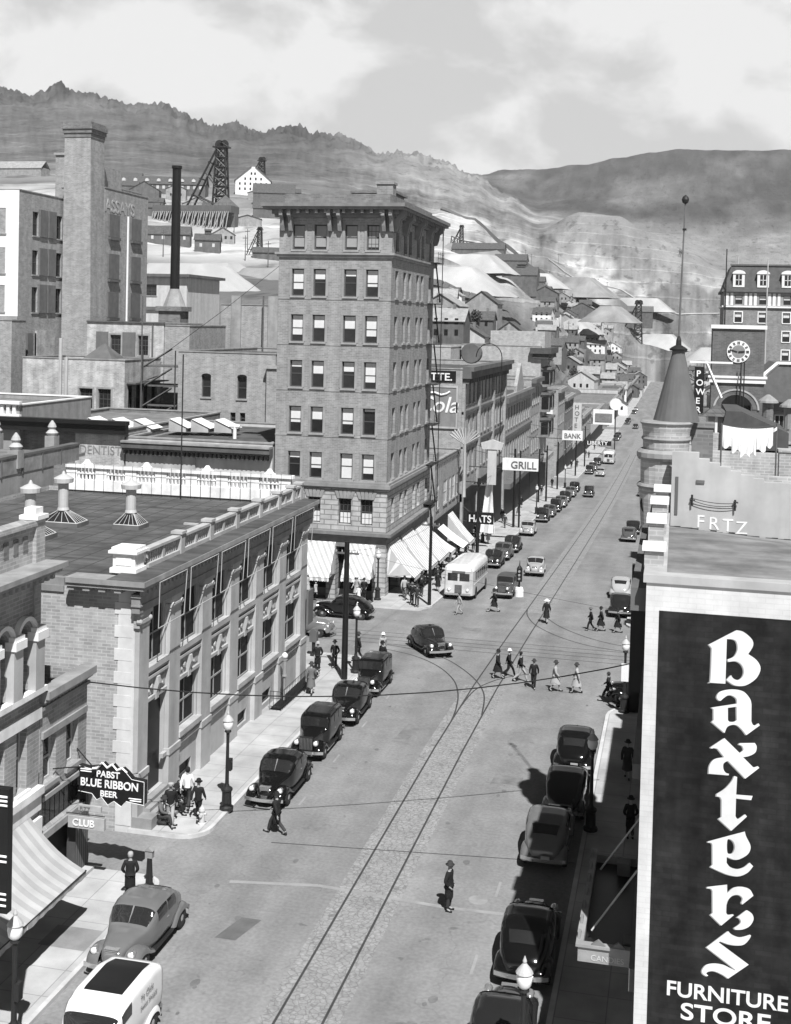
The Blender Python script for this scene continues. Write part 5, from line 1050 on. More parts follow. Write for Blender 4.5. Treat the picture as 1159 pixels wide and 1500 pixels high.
def clock_tower():
    X0, X1, Y0, Y1 = 3.12, 7.85, 120, 124.7
    r = root('clock_tower', (X1, Y0, -3), 'square brick clock tower with a white ringed clock face and arched opening', 'tower')
    m = MB(); zc, hw = 14.2, 1.35; cx = 5.45
    mb_ = mat('brick_clock', .11, **BR)
    wallface(m, 'S', Y0, X0, X1, -3, 21.4, [(cx - hw, 8, cx + hw, zc)], .6)
    # arch head cut out as a dark recess set in the wall
    wallface(m, 'E', X1, Y0, Y1, -3, 21.4, [], 0); wallface(m, 'W', X0, Y0, Y1, -3, 21.4, [], 0); m.build('wall', mb_, r)
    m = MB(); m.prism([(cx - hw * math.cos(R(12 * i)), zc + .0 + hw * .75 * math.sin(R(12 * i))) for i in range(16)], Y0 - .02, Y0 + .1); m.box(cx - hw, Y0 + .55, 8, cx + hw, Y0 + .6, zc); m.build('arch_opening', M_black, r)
    m = MB()
    for i in range(15):
        a, b = R(12 * i), R(12 * i + 12)
        for q0, q1, yy in ((1.5, 2.1, Y0 - .12),):
            P = lambda t, q, y: (cx - q * math.cos(t), y, zc - .4 + q * .92 * math.sin(t))
            m.quad(P(a, 1.95, yy), P(b, 1.95, yy), P(b, 2.12, yy), P(a, 2.12, yy)); m.quad(P(a, 2.12, yy), P(b, 2.12, yy), P(b, 2.12, Y0), P(a, 2.12, Y0)); m.quad(P(a, 1.95, yy), P(b, 1.95, yy), P(b, 1.95, Y0), P(a, 1.95, Y0))
    m.build('arch_moulding', M_rend, r)
    m = MB()
    for i in range(15):
        a, b = R(12 * i), R(12 * i + 12); m.quad(P(a, 1.5, Y0 - .05), P(b, 1.5, Y0 - .05), P(b, 1.95, Y0 - .05), P(a, 1.95, Y0 - .05))
    m.build('arch_ring', mb_, r)
    m = MB(); ledge(m, X0, X1, Y0, Y1, 21.4, 21.75, .18); ledge(m, X0, X1, Y0, Y1, 16.3, 16.75, .2); ledge(m, X0, X1, Y0, Y1, 16.75, 16.95, .32); m.build('stone_band', M_white, r)
    MB().quad((X0, Y0, 21.6), (X1, Y0, 21.6), (X1, Y1, 21.6), (X0, Y1, 21.6)).build('roof', M_slate, r)
    c = (cx + .05, 19.25)
    def ring(r0, r1, y, mm, nm, par=r):
        q = MB()
        for i in range(36):
            a, b = R(10 * i), R(10 * i + 10)
            q.quad(*[(c[0] + rr * math.cos(t), y, c[1] + rr * math.sin(t)) for rr, t in ((r0, a), (r0, b), (r1, b), (r1, a))]); q.quad(*[(c[0] + r1 * math.cos(t), yy, c[1] + r1 * math.sin(t)) for yy, t in ((y, a), (y, b), (y + .12, b), (y + .12, a))])
        return q.build(nm, mm, par)
    f = ring(.62, 1.05, Y0 - .1, M_white, 'clock_face')
    ring(0, .62, Y0 - .09, mat('clock_centre', .22), 'dial_centre', f)
    q = MB()
    for k in range(12):
        t = R(30 * k); e = Vector((math.cos(t), 0, math.sin(t))); n_ = Vector((-math.sin(t), 0, math.cos(t))); o = Vector((c[0], Y0 - .115, c[1]))
        for d in ((-.05, .05) if k % 3 else (-.09, 0, .09)): a_, b_ = o + e * .7 + n_ * d, o + e * .96 + n_ * d; q.bar(a_, b_, .045)
    q.build('numeral', M_iron, f)
    q = MB(); o = Vector((c[0], Y0 - .14, c[1])); q.bar(o - Vector((.1, 0, 0)), o + Vector((-.78, 0, .2)), .07); q.bar(o, o + Vector((.55, 0, .04)), .1); q.build('hand', M_iron, f)
clock_tower()
def hotel():
    X0, X1, Y0, Y1 = 8.1, 34, 240, 262
    W2 = [(10.1 + 4.35 * k, 11.4 + 4.35 * k) for k in range(6)]; Wx = [(18.8 + 2.2 * k, 20.0 + 2.2 * k) for k in range(6)]
    hs = rows(W2, [(22.8, 24.7)], surround=M_white, blind=.5) + rows(W2, [(26.2, 27.9)], blind=.5)
    hs += rows([w for w in W2 if w[0] > 12], [(19.3, 21.2), (15.8, 17.7), (12.3, 14.2), (8.8, 10.7)], surround=M_white, blind=.5)
    hs += rows([W2[0]], [(19.3, 21.2), (15.8, 17.7)])
    he = rows([(242 + 4 * k, 243.2 + 4 * k) for k in range(4)], [(22.8, 24.7), (19.3, 21.2), (15.8, 17.7)])
    r = building('hotel', 'big brick hotel with a dormered mansard roof at the right edge', X0, X1, Y0, Y1, -8, 25.8, mat('hotel_brick', .20, **BR), M_slate, dict(S=hs[:6] + hs[12:]), par=0, wkw=dict(dep=.3, sill=M_white))
    m = MB(); wallface(m, 'S', Y0 - .05, X0, X1, 25.8, 28.6, [h[:4] for h in hs[6:12]], .3); wallface(m, 'W', X0, Y0, Y1, 25.8, 28.6, [], 0); m.build('attic_wall', M_stoned, r)
    for h in hs[6:12]: window(r, 'S', Y0 - .05, h, dep=.3, sill=False, blind=.5)
    m = MB(); x = X0 + .3
    while x < X1: m.box(x, Y0 - .12, 26.0, x + .5, Y0 - .05, 28.3) if not any(a - .3 < x + .25 < b + .3 for a, b in W2) else None; x += .85
    m.build('panel', M_white, r)
    m = MB(); ledge(m, X0, X1, Y0, Y1, 25.6, 25.9, .35, E=False); m.box(X0 - .3, Y0, 25.6, X0, Y1, 25.9); m.build('stone_band', M_white, r)
    m = MB(); m.box(X0 - .5, Y0 - .6, 28.5, X1, Y0, 28.9); m.box(X0 - .5, Y0, 28.5, X0, Y1, 28.9); m.box(X0 + 1.0, Y0 + 1.3, 33.5, X1, Y0 + 1.8, 33.8); m.build('cornice', M_shed, r)
    m = MB(); m.add([(X0 - .3, Y0 - .3, 28.9), (X1, Y0 - .3, 28.9), (X1, Y0 + 1.6, 33.6), (X0 + 1.3, Y0 + 1.6, 33.6), (X0 - .3, Y1, 28.9), (X0 + 1.3, Y1, 33.6), (X1, Y1, 33.6)], [(0, 1, 2, 3), (4, 0, 3, 5), (3, 2, 6, 5)]); m.build('mansard_roof', mat('mansard_slate', .075, var=.2), r)
    for k in range(5):
        x = 9.6 + 4.4 * k; d = MB(); d.box(x, Y0 - .25, 29.4, x + 2.1, Y0 + 1.5, 31.9); d.prism([(x + 1.05 - 1.2 * math.cos(R(20 * i)), 31.9 + .7 * math.sin(R(20 * i))) for i in range(10)], Y0 - .4, Y0 + 1.6); o = d.build('dormer', M_white, r)
        g = MB(); g.box(x + .5, Y0 - .3, 29.8, x + 1.6, Y0 - .26, 31.7); g.build('pane', M_glass, o)
        g = MB(); g.box(x + .5, Y0 - .34, 30.7, x + 1.6, Y0 - .3, 30.8); g.box(x + 1.0, Y0 - .34, 29.8, x + 1.1, Y0 - .3, 31.7); g.build('glazing_bar', M_white, o)
    m = MB(); m.tube((8.3, 239.2, 20), (8.3, 239.2, 36.5), .14, .1, n=6); single('flagpole', m, M_iron, (8.3, 239.2, 20), 'dark pole standing against the left edge of the hotel', 'pole')
    m = MB(); m.tube((13.2, 200, 12), (13.2, 200, 32.5), .12, .09, n=6); single('flagpole', m, M_metal, (13.2, 200, 12), 'thin pale flagpole in front of the hotel mansard', 'pole')
    m = MB(); m.tube((10.6, 243, 33.6), (10.6, 243, 35.6), .12, n=6); single('flue_pipe', m, M_metal, (10.6, 243, 33.6), 'short pale flue pipe on the hotel roof', 'pipe')
hotel()
def beside_clock():
    r = root('hall', (9, 121, -3), 'dark roofed hall joined to the right side of the clock tower', 'building')
    m = MB(); m.prism([(7.9, -3), (22, -3), (22, 18.2), (9.25, 18.2), (7.9, 16.9)], 121, 134); m.build('wall', mat('hall_wall', .12, var=.15), r)
    m = MB(); m.bar((7.8, 120.95, 16.95), (9.2, 120.95, 18.25), .3); m.box(9.1, 120.85, 18.15, 22, 121.1, 18.4); m.build('coping', M_white, r)
    m = MB(); m.box(7.9, 120.2, 13.8, 22, 121, 14.6); m.build('eaves', M_black, r)
    hs = [(9 + 1.5 * k, 10.6, 9.9 + 1.5 * k, 13.4) for k in range(6)]
    for h in hs: window(r, 'S', 120.7, h, dep=.2, fm=M_framel, style='pair')
    m = MB(); m.box(7.9, 120.92, 8, 22, 120.99, 13.8); m.build('lower_wall', M_brickd, r)
    r = root('roof_lantern', (2.6, 85, 10), 'small hip roofed lantern with white arcade beyond the turret', 'roof lantern')
    m = MB(); hipped(m, 1.9, 3.3, 84.5, 86, 15.5, .75, .25); m.build('roof', M_roofsh, r)
    m = MB(); m.box(1.9, 84.5, 13.0, 3.3, 86, 14.4); m.build('base', M_brickl, r)
    for k in range(3):
        m = MB(); m.box(1.92 + k * .6, 84.52, 14.4, 2.08 + k * .6, 84.8, 15.5); m.build('post', M_white, r)
    m = MB(); m.box(2.0, 85.2, 14.4, 3.2, 85.4, 15.5); m.build('louvre', M_cream, r)
    r = root('low_hall', (6, 86, -1), 'long dark shingled roof running behind the washing', 'building')
    m = MB(); m.box(3.2, 84, -1.5, 12, 92, 13.4); m.build('wall', M_brickm, r)
    m = MB(); m.prism([(3.0, 15.0), (3.2, 15.9), (4.2, 15.9), (7.2, 14.6), (7.2, 13.2), (3.0, 13.2)], 84, 92); m.build('roof', mat('dark_shingle', .07, var=.2), r)
    for i, (x, y, zb, z1, lab) in enumerate(((6.6, 95, 10, 16.4, 'round capped brick chimney right of the clock tower foot'), (8.1, 88, 10, 14.9, 'broad capped chimney near the right edge behind the washing'), (8.3, 97, 10, 16.0, 'stone chimney with a flared cap below the hall windows'))):
        c = root('chimney', (x, y, zb), lab, 'chimney'); m = MB(); m.lathe([(.42, zb), (.4, z1 - .5), (.48, z1 - .45)], (x, y, 0), 10); m.build('stack', (M_brickd, M_brickm, M_stoned)[i], c); m = MB(); m.lathe([(.75, z1 - .45), (.7, z1 - .3), (.12, z1 + .15)], (x, y, 0), 10); m.build('cap', M_stoned, c)
    m = MB(); m.tube((6.05, 119.3, 10), (6.05, 119.3, 18.3), .06, n=5); m.tube((5.75, 119.3, 10), (5.75, 119.3, 18.3), .06, n=5); single('roof_ladder', m, M_iron, (5.9, 119.3, 10), 'thin twin poles rising in front of the clock tower face', 'pole')
    r = root('power_sign', (1.4, 100, 12), 'vertical black POWER sign with white round letters beyond the turret', 'sign')
    m = MB(); m.box(1.3, 100, 14.6, 2.05, 100.3, 18.3); m.build('sign_box', M_black, r)
    m = MB(); m.box(.9, 100.1, 18.6, 4.2, 100.25, 18.75); m.bar((2.2, 100.15, 18.6), (3.4, 100.15, 15.9), .16); m.build('frame', M_white, r)
    for k, ch in enumerate('POWER'): text(ch, .68, M_white, 'lettering', r, Matrix.Translation((.03, -.02, 17.55 - .72 * k - 12)) @ Matrix.Rotation(R(90), 4, 'X'), bold=.02)
    m = MB(); m.tube((1.6, 100.2, 5), (1.6, 100.2, 14.6), .1, n=6); m.build('post', M_iron, r)
beside_clock()

# ------------------------------------------------------------------ the block behind the bank, left of the tower
def west_block():
    r = building('dentist_building', 'brick building with a faded dentist sign painted on its wall', -51.7, -47.05, 99.3, 116, -2, 10.75, M_brickp, M_roofl,
                 dict(S=[(-51.3, 6.2, -49.8, 8.1), (-48.9, 6.2, -47.6, 8.0)]), par=.3, wkw=dict(dep=.25, blind=.5, fm=M_black))
    text('DENTIST', 1.12, mat('faded_letter', .19), 'lettering', r, Matrix.Translation((-51.35 + 47.05, -.02, 9.0 + 2)) @ Matrix.Rotation(R(90), 4, 'X'), ext=.01, sx=.92)
    m = MB(); m.box(-60, 98.6, 10.9, -46.6, 99.2, 11.9); m.box(-60, 98.3, 11.7, -46.5, 99.2, 12.05); m.build('cornice', M_black, r)
    b = building('shop_row_building', 'low building with a white painted front, dark cornice and tar roof beside the tower', -46.95, -33.45, 99.5, 119, -2, 10.6, M_cream, M_roof,
                 dict(S=rows([(-45.2 + 2.1 * k, -44.0 + 2.1 * k) for k in range(6)], [(2.5, 5.0)])), par=.35, wkw=dict(dep=.25, blind=.5))
    m = MB(); m.box(-46.9, 99.35, 6.0, -40.4, 99.5, 9.3); m.build('grey_panel', M_rend, b)
    m = MB(); m.box(-47.0, 98.7, 9.6, -33.4, 99.45, 9.8); m.box(-47.0, 98.5, 9.8, -33.4, 99.45, 10.25)
    x = -46.9
    while x < -33.7: m.box(x, 98.85, 9.2, x + .16, 99.4, 9.6); x += .42
    m.build('cornice', mat('dark_cornice', .09, var=.2), b)
    m = MB(); m.box(-47.0, 98.4, 10.25, -33.4, 99.45, 10.42); m.build('cornice_top', M_stoned, b)
    for k, x in enumerate((-44.0, -41.7, -39.0, -36.6, -34.9)):
        q = MB(); q.prism([(x, 5.6), (x + .6, 6.0), (x + .9, 6.35), (x + 1.2, 6.0), (x + 1.8, 5.6)], 99.2, 99.48); q.build('window_pediment', M_shed, b)
    # skylights, chimney stubs and clutter on the roof
    for k, (x, y) in enumerate(((-53.0, 104), (-50.6, 104), (-48.4, 104), (-46.0, 106.5), (-44.0, 107), (-41.9, 107.5))):
        r = root('skylight', (x, y, 10.7), ('leftmost', 'second', 'third', 'fourth', 'fifth', 'rightmost')[k] + ' white tilted skylight of the row on the flat roofs', 'skylight', 'white tilted skylights')
        m = MB(); m.prism([(x, 10.6), (x + 1.7, 10.6), (x + 1.7, 11.0), (x + .2, 11.7), (x, 11.7)], y, y + 2.2); m.build('curb', M_rend, r)
        m = MB(); m.add([(x + .1, y - .1, 11.78), (x + 1.95, y - .1, 10.98), (x + 1.95, y + 2.3, 10.98), (x + .1, y + 2.3, 11.78)], [(0, 1, 2, 3)]); m.build('glass', M_white, r)
    for x, y, w, h, lab in ((-33.9, 111.5, .9, 2.2, 'dark square chimney block beside the tower wall'), (-37.6, 124.3, 1.1, 2.7, 'brick chimney rising against the long brick wall with arched windows')):
        r = root('chimney', (x, y, 10), lab, 'chimney'); m = MB(); m.box(x - w / 2, y - w / 2, 10, x + w / 2, y + w / 2, 10.5 + h); m.build('stack', M_brickd, r); m = MB(); m.box(x - w / 2 - .12, y - w / 2 - .12, 10.5 + h, x + w / 2 + .12, y + w / 2 + .12, 10.75 + h); m.build('cap', M_stoned, r)
    r = root('roof_vent', (-39.3, 106, 10.2), 'small white pipe vent with crossed cap on the tar roof beside the tower', 'roof vent'); m = MB(); m.tube((-39.3, 106, 10.2), (-39.3, 106, 11.3), .17, n=8); m.build('pipe', M_white, r); m = MB(); m.tube((-39.8, 106, 11.4), (-38.8, 106, 11.4), .16, n=8); m.build('cap', M_white, r)
    # K: old roofs to the left behind the bank
    r = root('old_block', (-38.6, 58, 0), 'old block with a dark patched parapet wall left of the bank roof', 'building')
    m = MB(); m.box(-70, 50, -.5, -38.6, 71.3, 11.6); m.build('wall', M_stoned, r)
    m = MB(); m.box(-39.0, 50, 11.6, -38.55, 74.6, 12.6); m.build('parapet', mat('patched_render', .21, var=.3, svar=.3), r)
    m = MB(); y = 50.5
    while y < 74: m.box(-38.56, y, 11.55, -38.5, y + .08, 12.6); y += 2.4
    m.build('batten', M_shed, r)
    m = MB(); m.box(-39.1, 50, 12.6, -38.5, 74.6, 12.75); m.build('coping', M_shed, r)
    m = MB(); m.box(-70, 50, 11.7, -39.0, 76.3, 11.9); m.build('roof', M_roofl, r)
    for k, (x, y, lab) in enumerate(((-41.2, 75.8, 'left roof finial urn on the old parapet'), (-45.4, 75.8, 'second roof finial urn on the old parapet'), (-48.6, 75.8, 'third roof finial urn near the left edge'), (-38.8, 67.0, 'finial urn nearest the rear balustrade of the bank'))):
        r = root('finial', (x, y, 11.9), lab, 'finial', 'finial urns on the old parapet'); m = MB(); m.box(x - .35, y - .35, 11.9, x + .35, y + .35, 13.0); m.build('block', M_stoned, r); m = MB(); m.lathe([(.3, 13.0), (.42, 13.2), (.2, 13.45), (.3, 13.6), (.22, 13.8), (.05, 14.05)], (x, y, 0), 10); m.build('urn', M_stone, r)
    r = building('corniced_building', 'flat roofed building with a pale balustraded cornice at the left edge', -74, -57.2, 99.3, 113, -2, 13.0, M_stoned, M_roofl, {}, par=.4, copm=M_white)
    m = MB(); x = -74
    while x < -57.4: m.box(x, 99.1, 12.2, x + .3, 99.3, 13.0); x += .6
    m.box(-74, 98.9, 13.12, -57, 99.4, 13.4); m.box(-74, 98.9, 11.9, -57, 99.3, 12.2); m.build('balustrade', M_white, r)
    building('middle_roof', 'long low roofed building between the balustrade and the brick blocks', -60, -47.1, 100, 122.5, -2, 11.2, M_brickd, M_roofl, {}, par=.3)
    # F
    Fh = dict(S=[(-64.7, 10.85, -63.1, 13.1, dict(surround=M_stoned)), (-62.45, 10.85, -60.9, 13.1, dict(surround=M_stoned))], E=[(126 + 2.05 * k, 10.6, 127.5 + 2.05 * k, 13.5, dict(gm=M_glassd)) for k in range(4)])
    r = building('brick_block', 'broad pale brick block with two dark barred windows, left of centre', -71.7, -59.3, 125, 134.6, -2, 16.3, M_brickp, M_roof, Fh, par=.4, wkw=dict(dep=.35, style='bars'))
    m = MB(); m.box(-59.28, 125.5, 13.7, -58.2, 134.6, 13.85); m.bar((-58.4, 126, 13.8), (-58.4, 134, 14.6), .08); m.build('canopy', M_wood, r)
    for x in (-66.9, -66.2): m = MB(); m.tube((x, 124.7, 10), (x, 124.7, 18.6 if x < -66.5 else 16.5), .2, n=7); m.build('flue_pipe', M_metal, r)
    m = MB(); hipped(m, -65.6, -62.4, 128, 131, 16.3, 1.7, .2); m.build('roof_lantern', M_shed, r)
    # E
    Eh = dict(S=[(-65.95, 16.6, -64.6, 18.95), (-62.4, 16.6, -61.1, 18.95)])
    r = building('brick_block', 'brick block with two shuttered windows beside the dark iron smokestack', -69, -59.15, 135, 147, -2, 20.4, M_brickp, M_roof, Eh, par=.3, wkw=dict(dep=.3, style='bars', surround=M_stoned))
    sh = mat('iron_shutter', .13, var=.15)
    for x0, x1 in ((-67.7, -66.15), (-64.3, -62.65)): m = MB(); m.box(x0, 134.75, 16.45, x1, 134.85, 19.3); m.build('shutter', sh, r)
    m = MB(); m.box(-69, 134.8, 20.45, -59, 135, 20.6); m.box(-60.6, 134.8, 16, -60.45, 135, 20.3); m.build('gutter', M_shed, r)
    building('brick_annex', 'plain brick annex joining the shuttered block to the long wall', -59.1, -56, 135.2, 147, -2, 20.2, M_brickm, M_roof, {}, par=.3)
    # A
    ZA = [(30.55, 33.4), (25.9, 28.8), (21.4, 24.4)]
    hE = [(y, a, y + 1.35, b) for a, b in ZA for y in (133.1, 138.9)]; hS = [(-79.6, a, -77.0, b + .1) for a, b in ZA]
    r = building('warehouse', 'white fronted brick warehouse with iron shutters at the far left edge', -84, -75.3, 130, 141.2, -2, 35.6, M_brickm, M_roof, dict(E=hE), par=.3, wkw=dict(dep=.3))
    m = MB(); wallface(m, 'S', 129.95, -84, -75.3, 20.9, 35.6, hS, .3); m.build('white_front', M_white, r)
    for h in hS: window(r, 'S', 129.95, h, dep=.3, blind=.5)
    for a, b in ZA:
        for y in (134.6, 136.75): m = MB(); m.box(-75.28, y, a - .05, -75.1, y + 1.75, b + .35); m.build('shutter', sh, r)
    m = MB(); m.box(-84, 129.7, 20.5, -75.2, 130, 20.9); m.build('string_course', M_stoned, r)
    for y0 in (132.0, 134.0): m = MB(); m.box(-75.28, y0, 15.4, -75.1, y0 + 1.2, 18.9); m.build('shutter', sh, r)
    m = MB(); m.box(-75.28, 134.0, 10.5, -75.05, 138.5, 19.2); m.build('bricked_bay', M_brickp, r)
    lw = rows([(-79.5, -78.4), (-76.9, -75.9)], [(16.6, 18.8), (12, 14.2)])
    building('lower_wing', 'lower brick wing with small windows under the warehouse at the left edge', -84, -74.0, 126.5, 129.6, -2, 20.4, M_brickm, M_roof, dict(S=lw), par=.2, wkw=dict(dep=.3))
    # C
    hC = [(y, a, y + .8, b) for a, b in ((31.4, 34.3), (26.0, 29.2), (21.0, 24.3)) for y in (146.0, 152.6)]
    r = building('assay_building', 'tall brick building behind the chimney with faded ASSAYS lettering', -78, -71.9, 145, 158, 0, 37.5, M_brickm, M_roof, {}, par=.3)
    for y, a, y2, b in hC: m = MB(); m.box(-71.88, y, a, -71.7, y2 + 2.2, b); m.build('shutter', sh, r); m = MB(); m.box(-71.88, y, a - .4, -71.5, y2 + 2.2, a - .05); m.build('sill', M_shed, r)
    text('ASSAYS', 2.3, M_stone, 'lettering', r, Matrix.Translation((.03, -.0, 34.6)) @ Matrix.Rotation(R(90), 4, 'Z') @ Matrix.Rotation(R(90), 4, 'X'), ext=.02, sx=1.15, bold=.03)
    m = MB(); m.tube((-71.6, 151.2, 20), (-71.6, 151.2, 34.4), .14, n=6); m.build('downpipe', M_white, r)
    m = MB(); m.box(-77, 146, 37.2, -73, 152, 40.5); m.build('penthouse', M_brickm, r)
    m = MB(); m.box(-80, 147, 30, -76.2, 152, 42); m.box(-80.2, 146.8, 42, -76, 152.2, 42.3); single('lift_house', m, M_brickm, (-78, 147, 30), 'brick lift house standing left of the square chimney', 'roof house')
    # square chimney
    r = root('square_chimney', (-72.9, 140, 0), 'tall square brick chimney with a corbelled dark cap', 'chimney')
    m = MB(); P = [(-74.9, 139.6, -2), (-70.6, 139.6, -2), (-70.6, 144, -2), (-74.9, 144, -2)]; Q = [(-74.95, 139.9, 43.2), (-71.45, 139.9, 43.2), (-71.45, 143.6, 43.2), (-74.95, 143.6, 43.2)]
    m.add(P + Q, [(0, 1, 5, 4), (1, 2, 6, 5), (2, 3, 7, 6), (3, 0, 4, 7)]); m.build('shaft', M_brickm, r)
    m = MB()
    for i, e in enumerate((.08, .2, .34)): m.box(-74.95 - e, 139.9 - e, 43.2 + i * .5, -71.45 + e, 143.6 + e, 43.2 + (i + 1) * .5)
    m.box(-75.1, 139.7, 44.7, -71.3, 143.8, 45.1); m.build('cap', M_brickd, r)
    # iron smokestack
    r = root('smokestack', (-64.3, 150, 20), 'tall thin black iron smokestack on a brick base', 'smokestack')
    m = MB(); m.lathe([(.62, 23.6), (.56, 40.5), (.68, 40.55), (.68, 40.9)], (-64.3, 150, 0), 14); m.build('pipe', M_black, r)
    m = MB(); m.lathe([(1.5, 22.6), (.65, 24.9)], (-64.3, 150, 0), 10); m.build('hood', M_stoned, r)
    m = MB(); m.box(-65.9, 148.6, 2, -62.9, 151.4, 22.0); m.box(-66.2, 148.3, 22.0, -62.6, 151.7, 22.6); m.build('base', M_brickd, r)
    # flat white-walled workshop and long wall D
    hW = [(-108.8 + 4.6 * k, 25.0, -105.6 + 4.6 * k, 27.0) for k in range(4)]
    r = building('workshop', 'flat roofed white walled workshop in front of the pale tailings', -112, -86, 206, 222, 2, 29.0, M_cream, M_roof, dict(S=hW), par=.0, wkw=dict(dep=.3, style='bars'))
    m = MB(); m.box(-114, 205, 28.4, -85.2, 223, 28.9); m.build('roof_slab', M_shed, r); m = MB(); m.box(-112, 205.6, 22.4, -86, 206, 23.0); m.build('string_course', M_shed, r)
    # G long brick wall with arched windows
    hG = [(-50.25, 12.65, -49.2, 14.95), (-46.15, 12.6, -45.1, 14.95)]
    r = building('brick_block', 'brick block with two narrow arched windows just left of the tower', -53, -41.9, 125, 150, -2, 17.5, M_brickm, M_roof, dict(S=hG + [(-50.2, 10.0, -49.4, 11.1, dict(gm=M_glassd)), (-46.9, 9.9, -46.3, 11.1, dict(gm=M_glassd)), (-45.8, 9.9, -45.2, 11.1, dict(gm=M_glassd))]), par=.4, wkw=dict(dep=.3))
    for a, _, b, z in hG: m = MB(); c = (a + b) / 2; m.prism([(c - .55 * math.cos(R(22.5 * i)), z + .28 * math.sin(R(22.5 * i))) for i in range(9)], 124.93, 125.05); m.build('arch_head', M_glassd, r)
    m = MB(); m.box(-42.6, 124.2, 8, -40.5, 125, 16.0); m.box(-42.8, 124.0, 16.0, -40.4, 125.1, 16.3); m.build('chimney_breast', M_brickm, r)
    r = building('long_wall_building', 'long brick building with pale piers behind the arched window block', -58, -44, 150.5, 170, -2, 23.0, M_brickm, M_roof, dict(S=[(-50.6, 17.2, -49.9, 20, dict(gm=M_glassd)), (-46.0, 17.2, -45.3, 20.2, dict(gm=M_glassd))]), par=.4, wkw=dict(dep=.3))
    for x in (-56.5, -51.5): m = MB(); m.box(x, 150.2, 8, x + 1.3, 150.5, 24.2); m.build('pier', M_stoned, r)
    for k, (x, y, z0, z1) in enumerate(((-56.5, 123.2, 10, 23.4), (-44.9, 149.5, 15, 25.6), (-51.9, 149.5, 15, 24.2))):
        m = MB(); m.tube((x, y, z0), (x, y, z1), .1 if k else .07, n=6); single('roof_pole', m, M_wood, (x, y, z0), ('thin dark pole on the corner of the arched window block', 'thick timber pole above the long brick wall', 'thin pole left of the thick pole above the long brick wall')[k], 'pole')
    r = root('scaffold', (-57.5, 127, 8), 'tangle of dark timber stairs against the brick block', 'stairs'); m = MB()
    for k in range(4): z = 9 + k * 2.2; m.box(-58.6, 128, z, -54.5, 133, z + .12); m.bar((-58.4, 127.9, z), (-55, 127.9, z + 2.1), .16); m.tube((-58.5, 127.9, 8), (-58.5, 127.9, 17.5), .08, n=5); m.tube((-54.6, 127.9, 8), (-54.6, 127.9, 17.5), .08, n=5)
    m.build('frame', M_wood, r)
    m = MB(); P = [(-56, 126, 16.5), (-50, 130, 22), (-44, 136, 28.5)]
    for a, b in zip(P, P[1:]): m.tube(a, b, .028, n=4)
    single('guy_wire', m, M_iron, (-50, 130, 16), 'slack guy wire slanting up from the brick roofs to the tower', 'wire')
west_block()

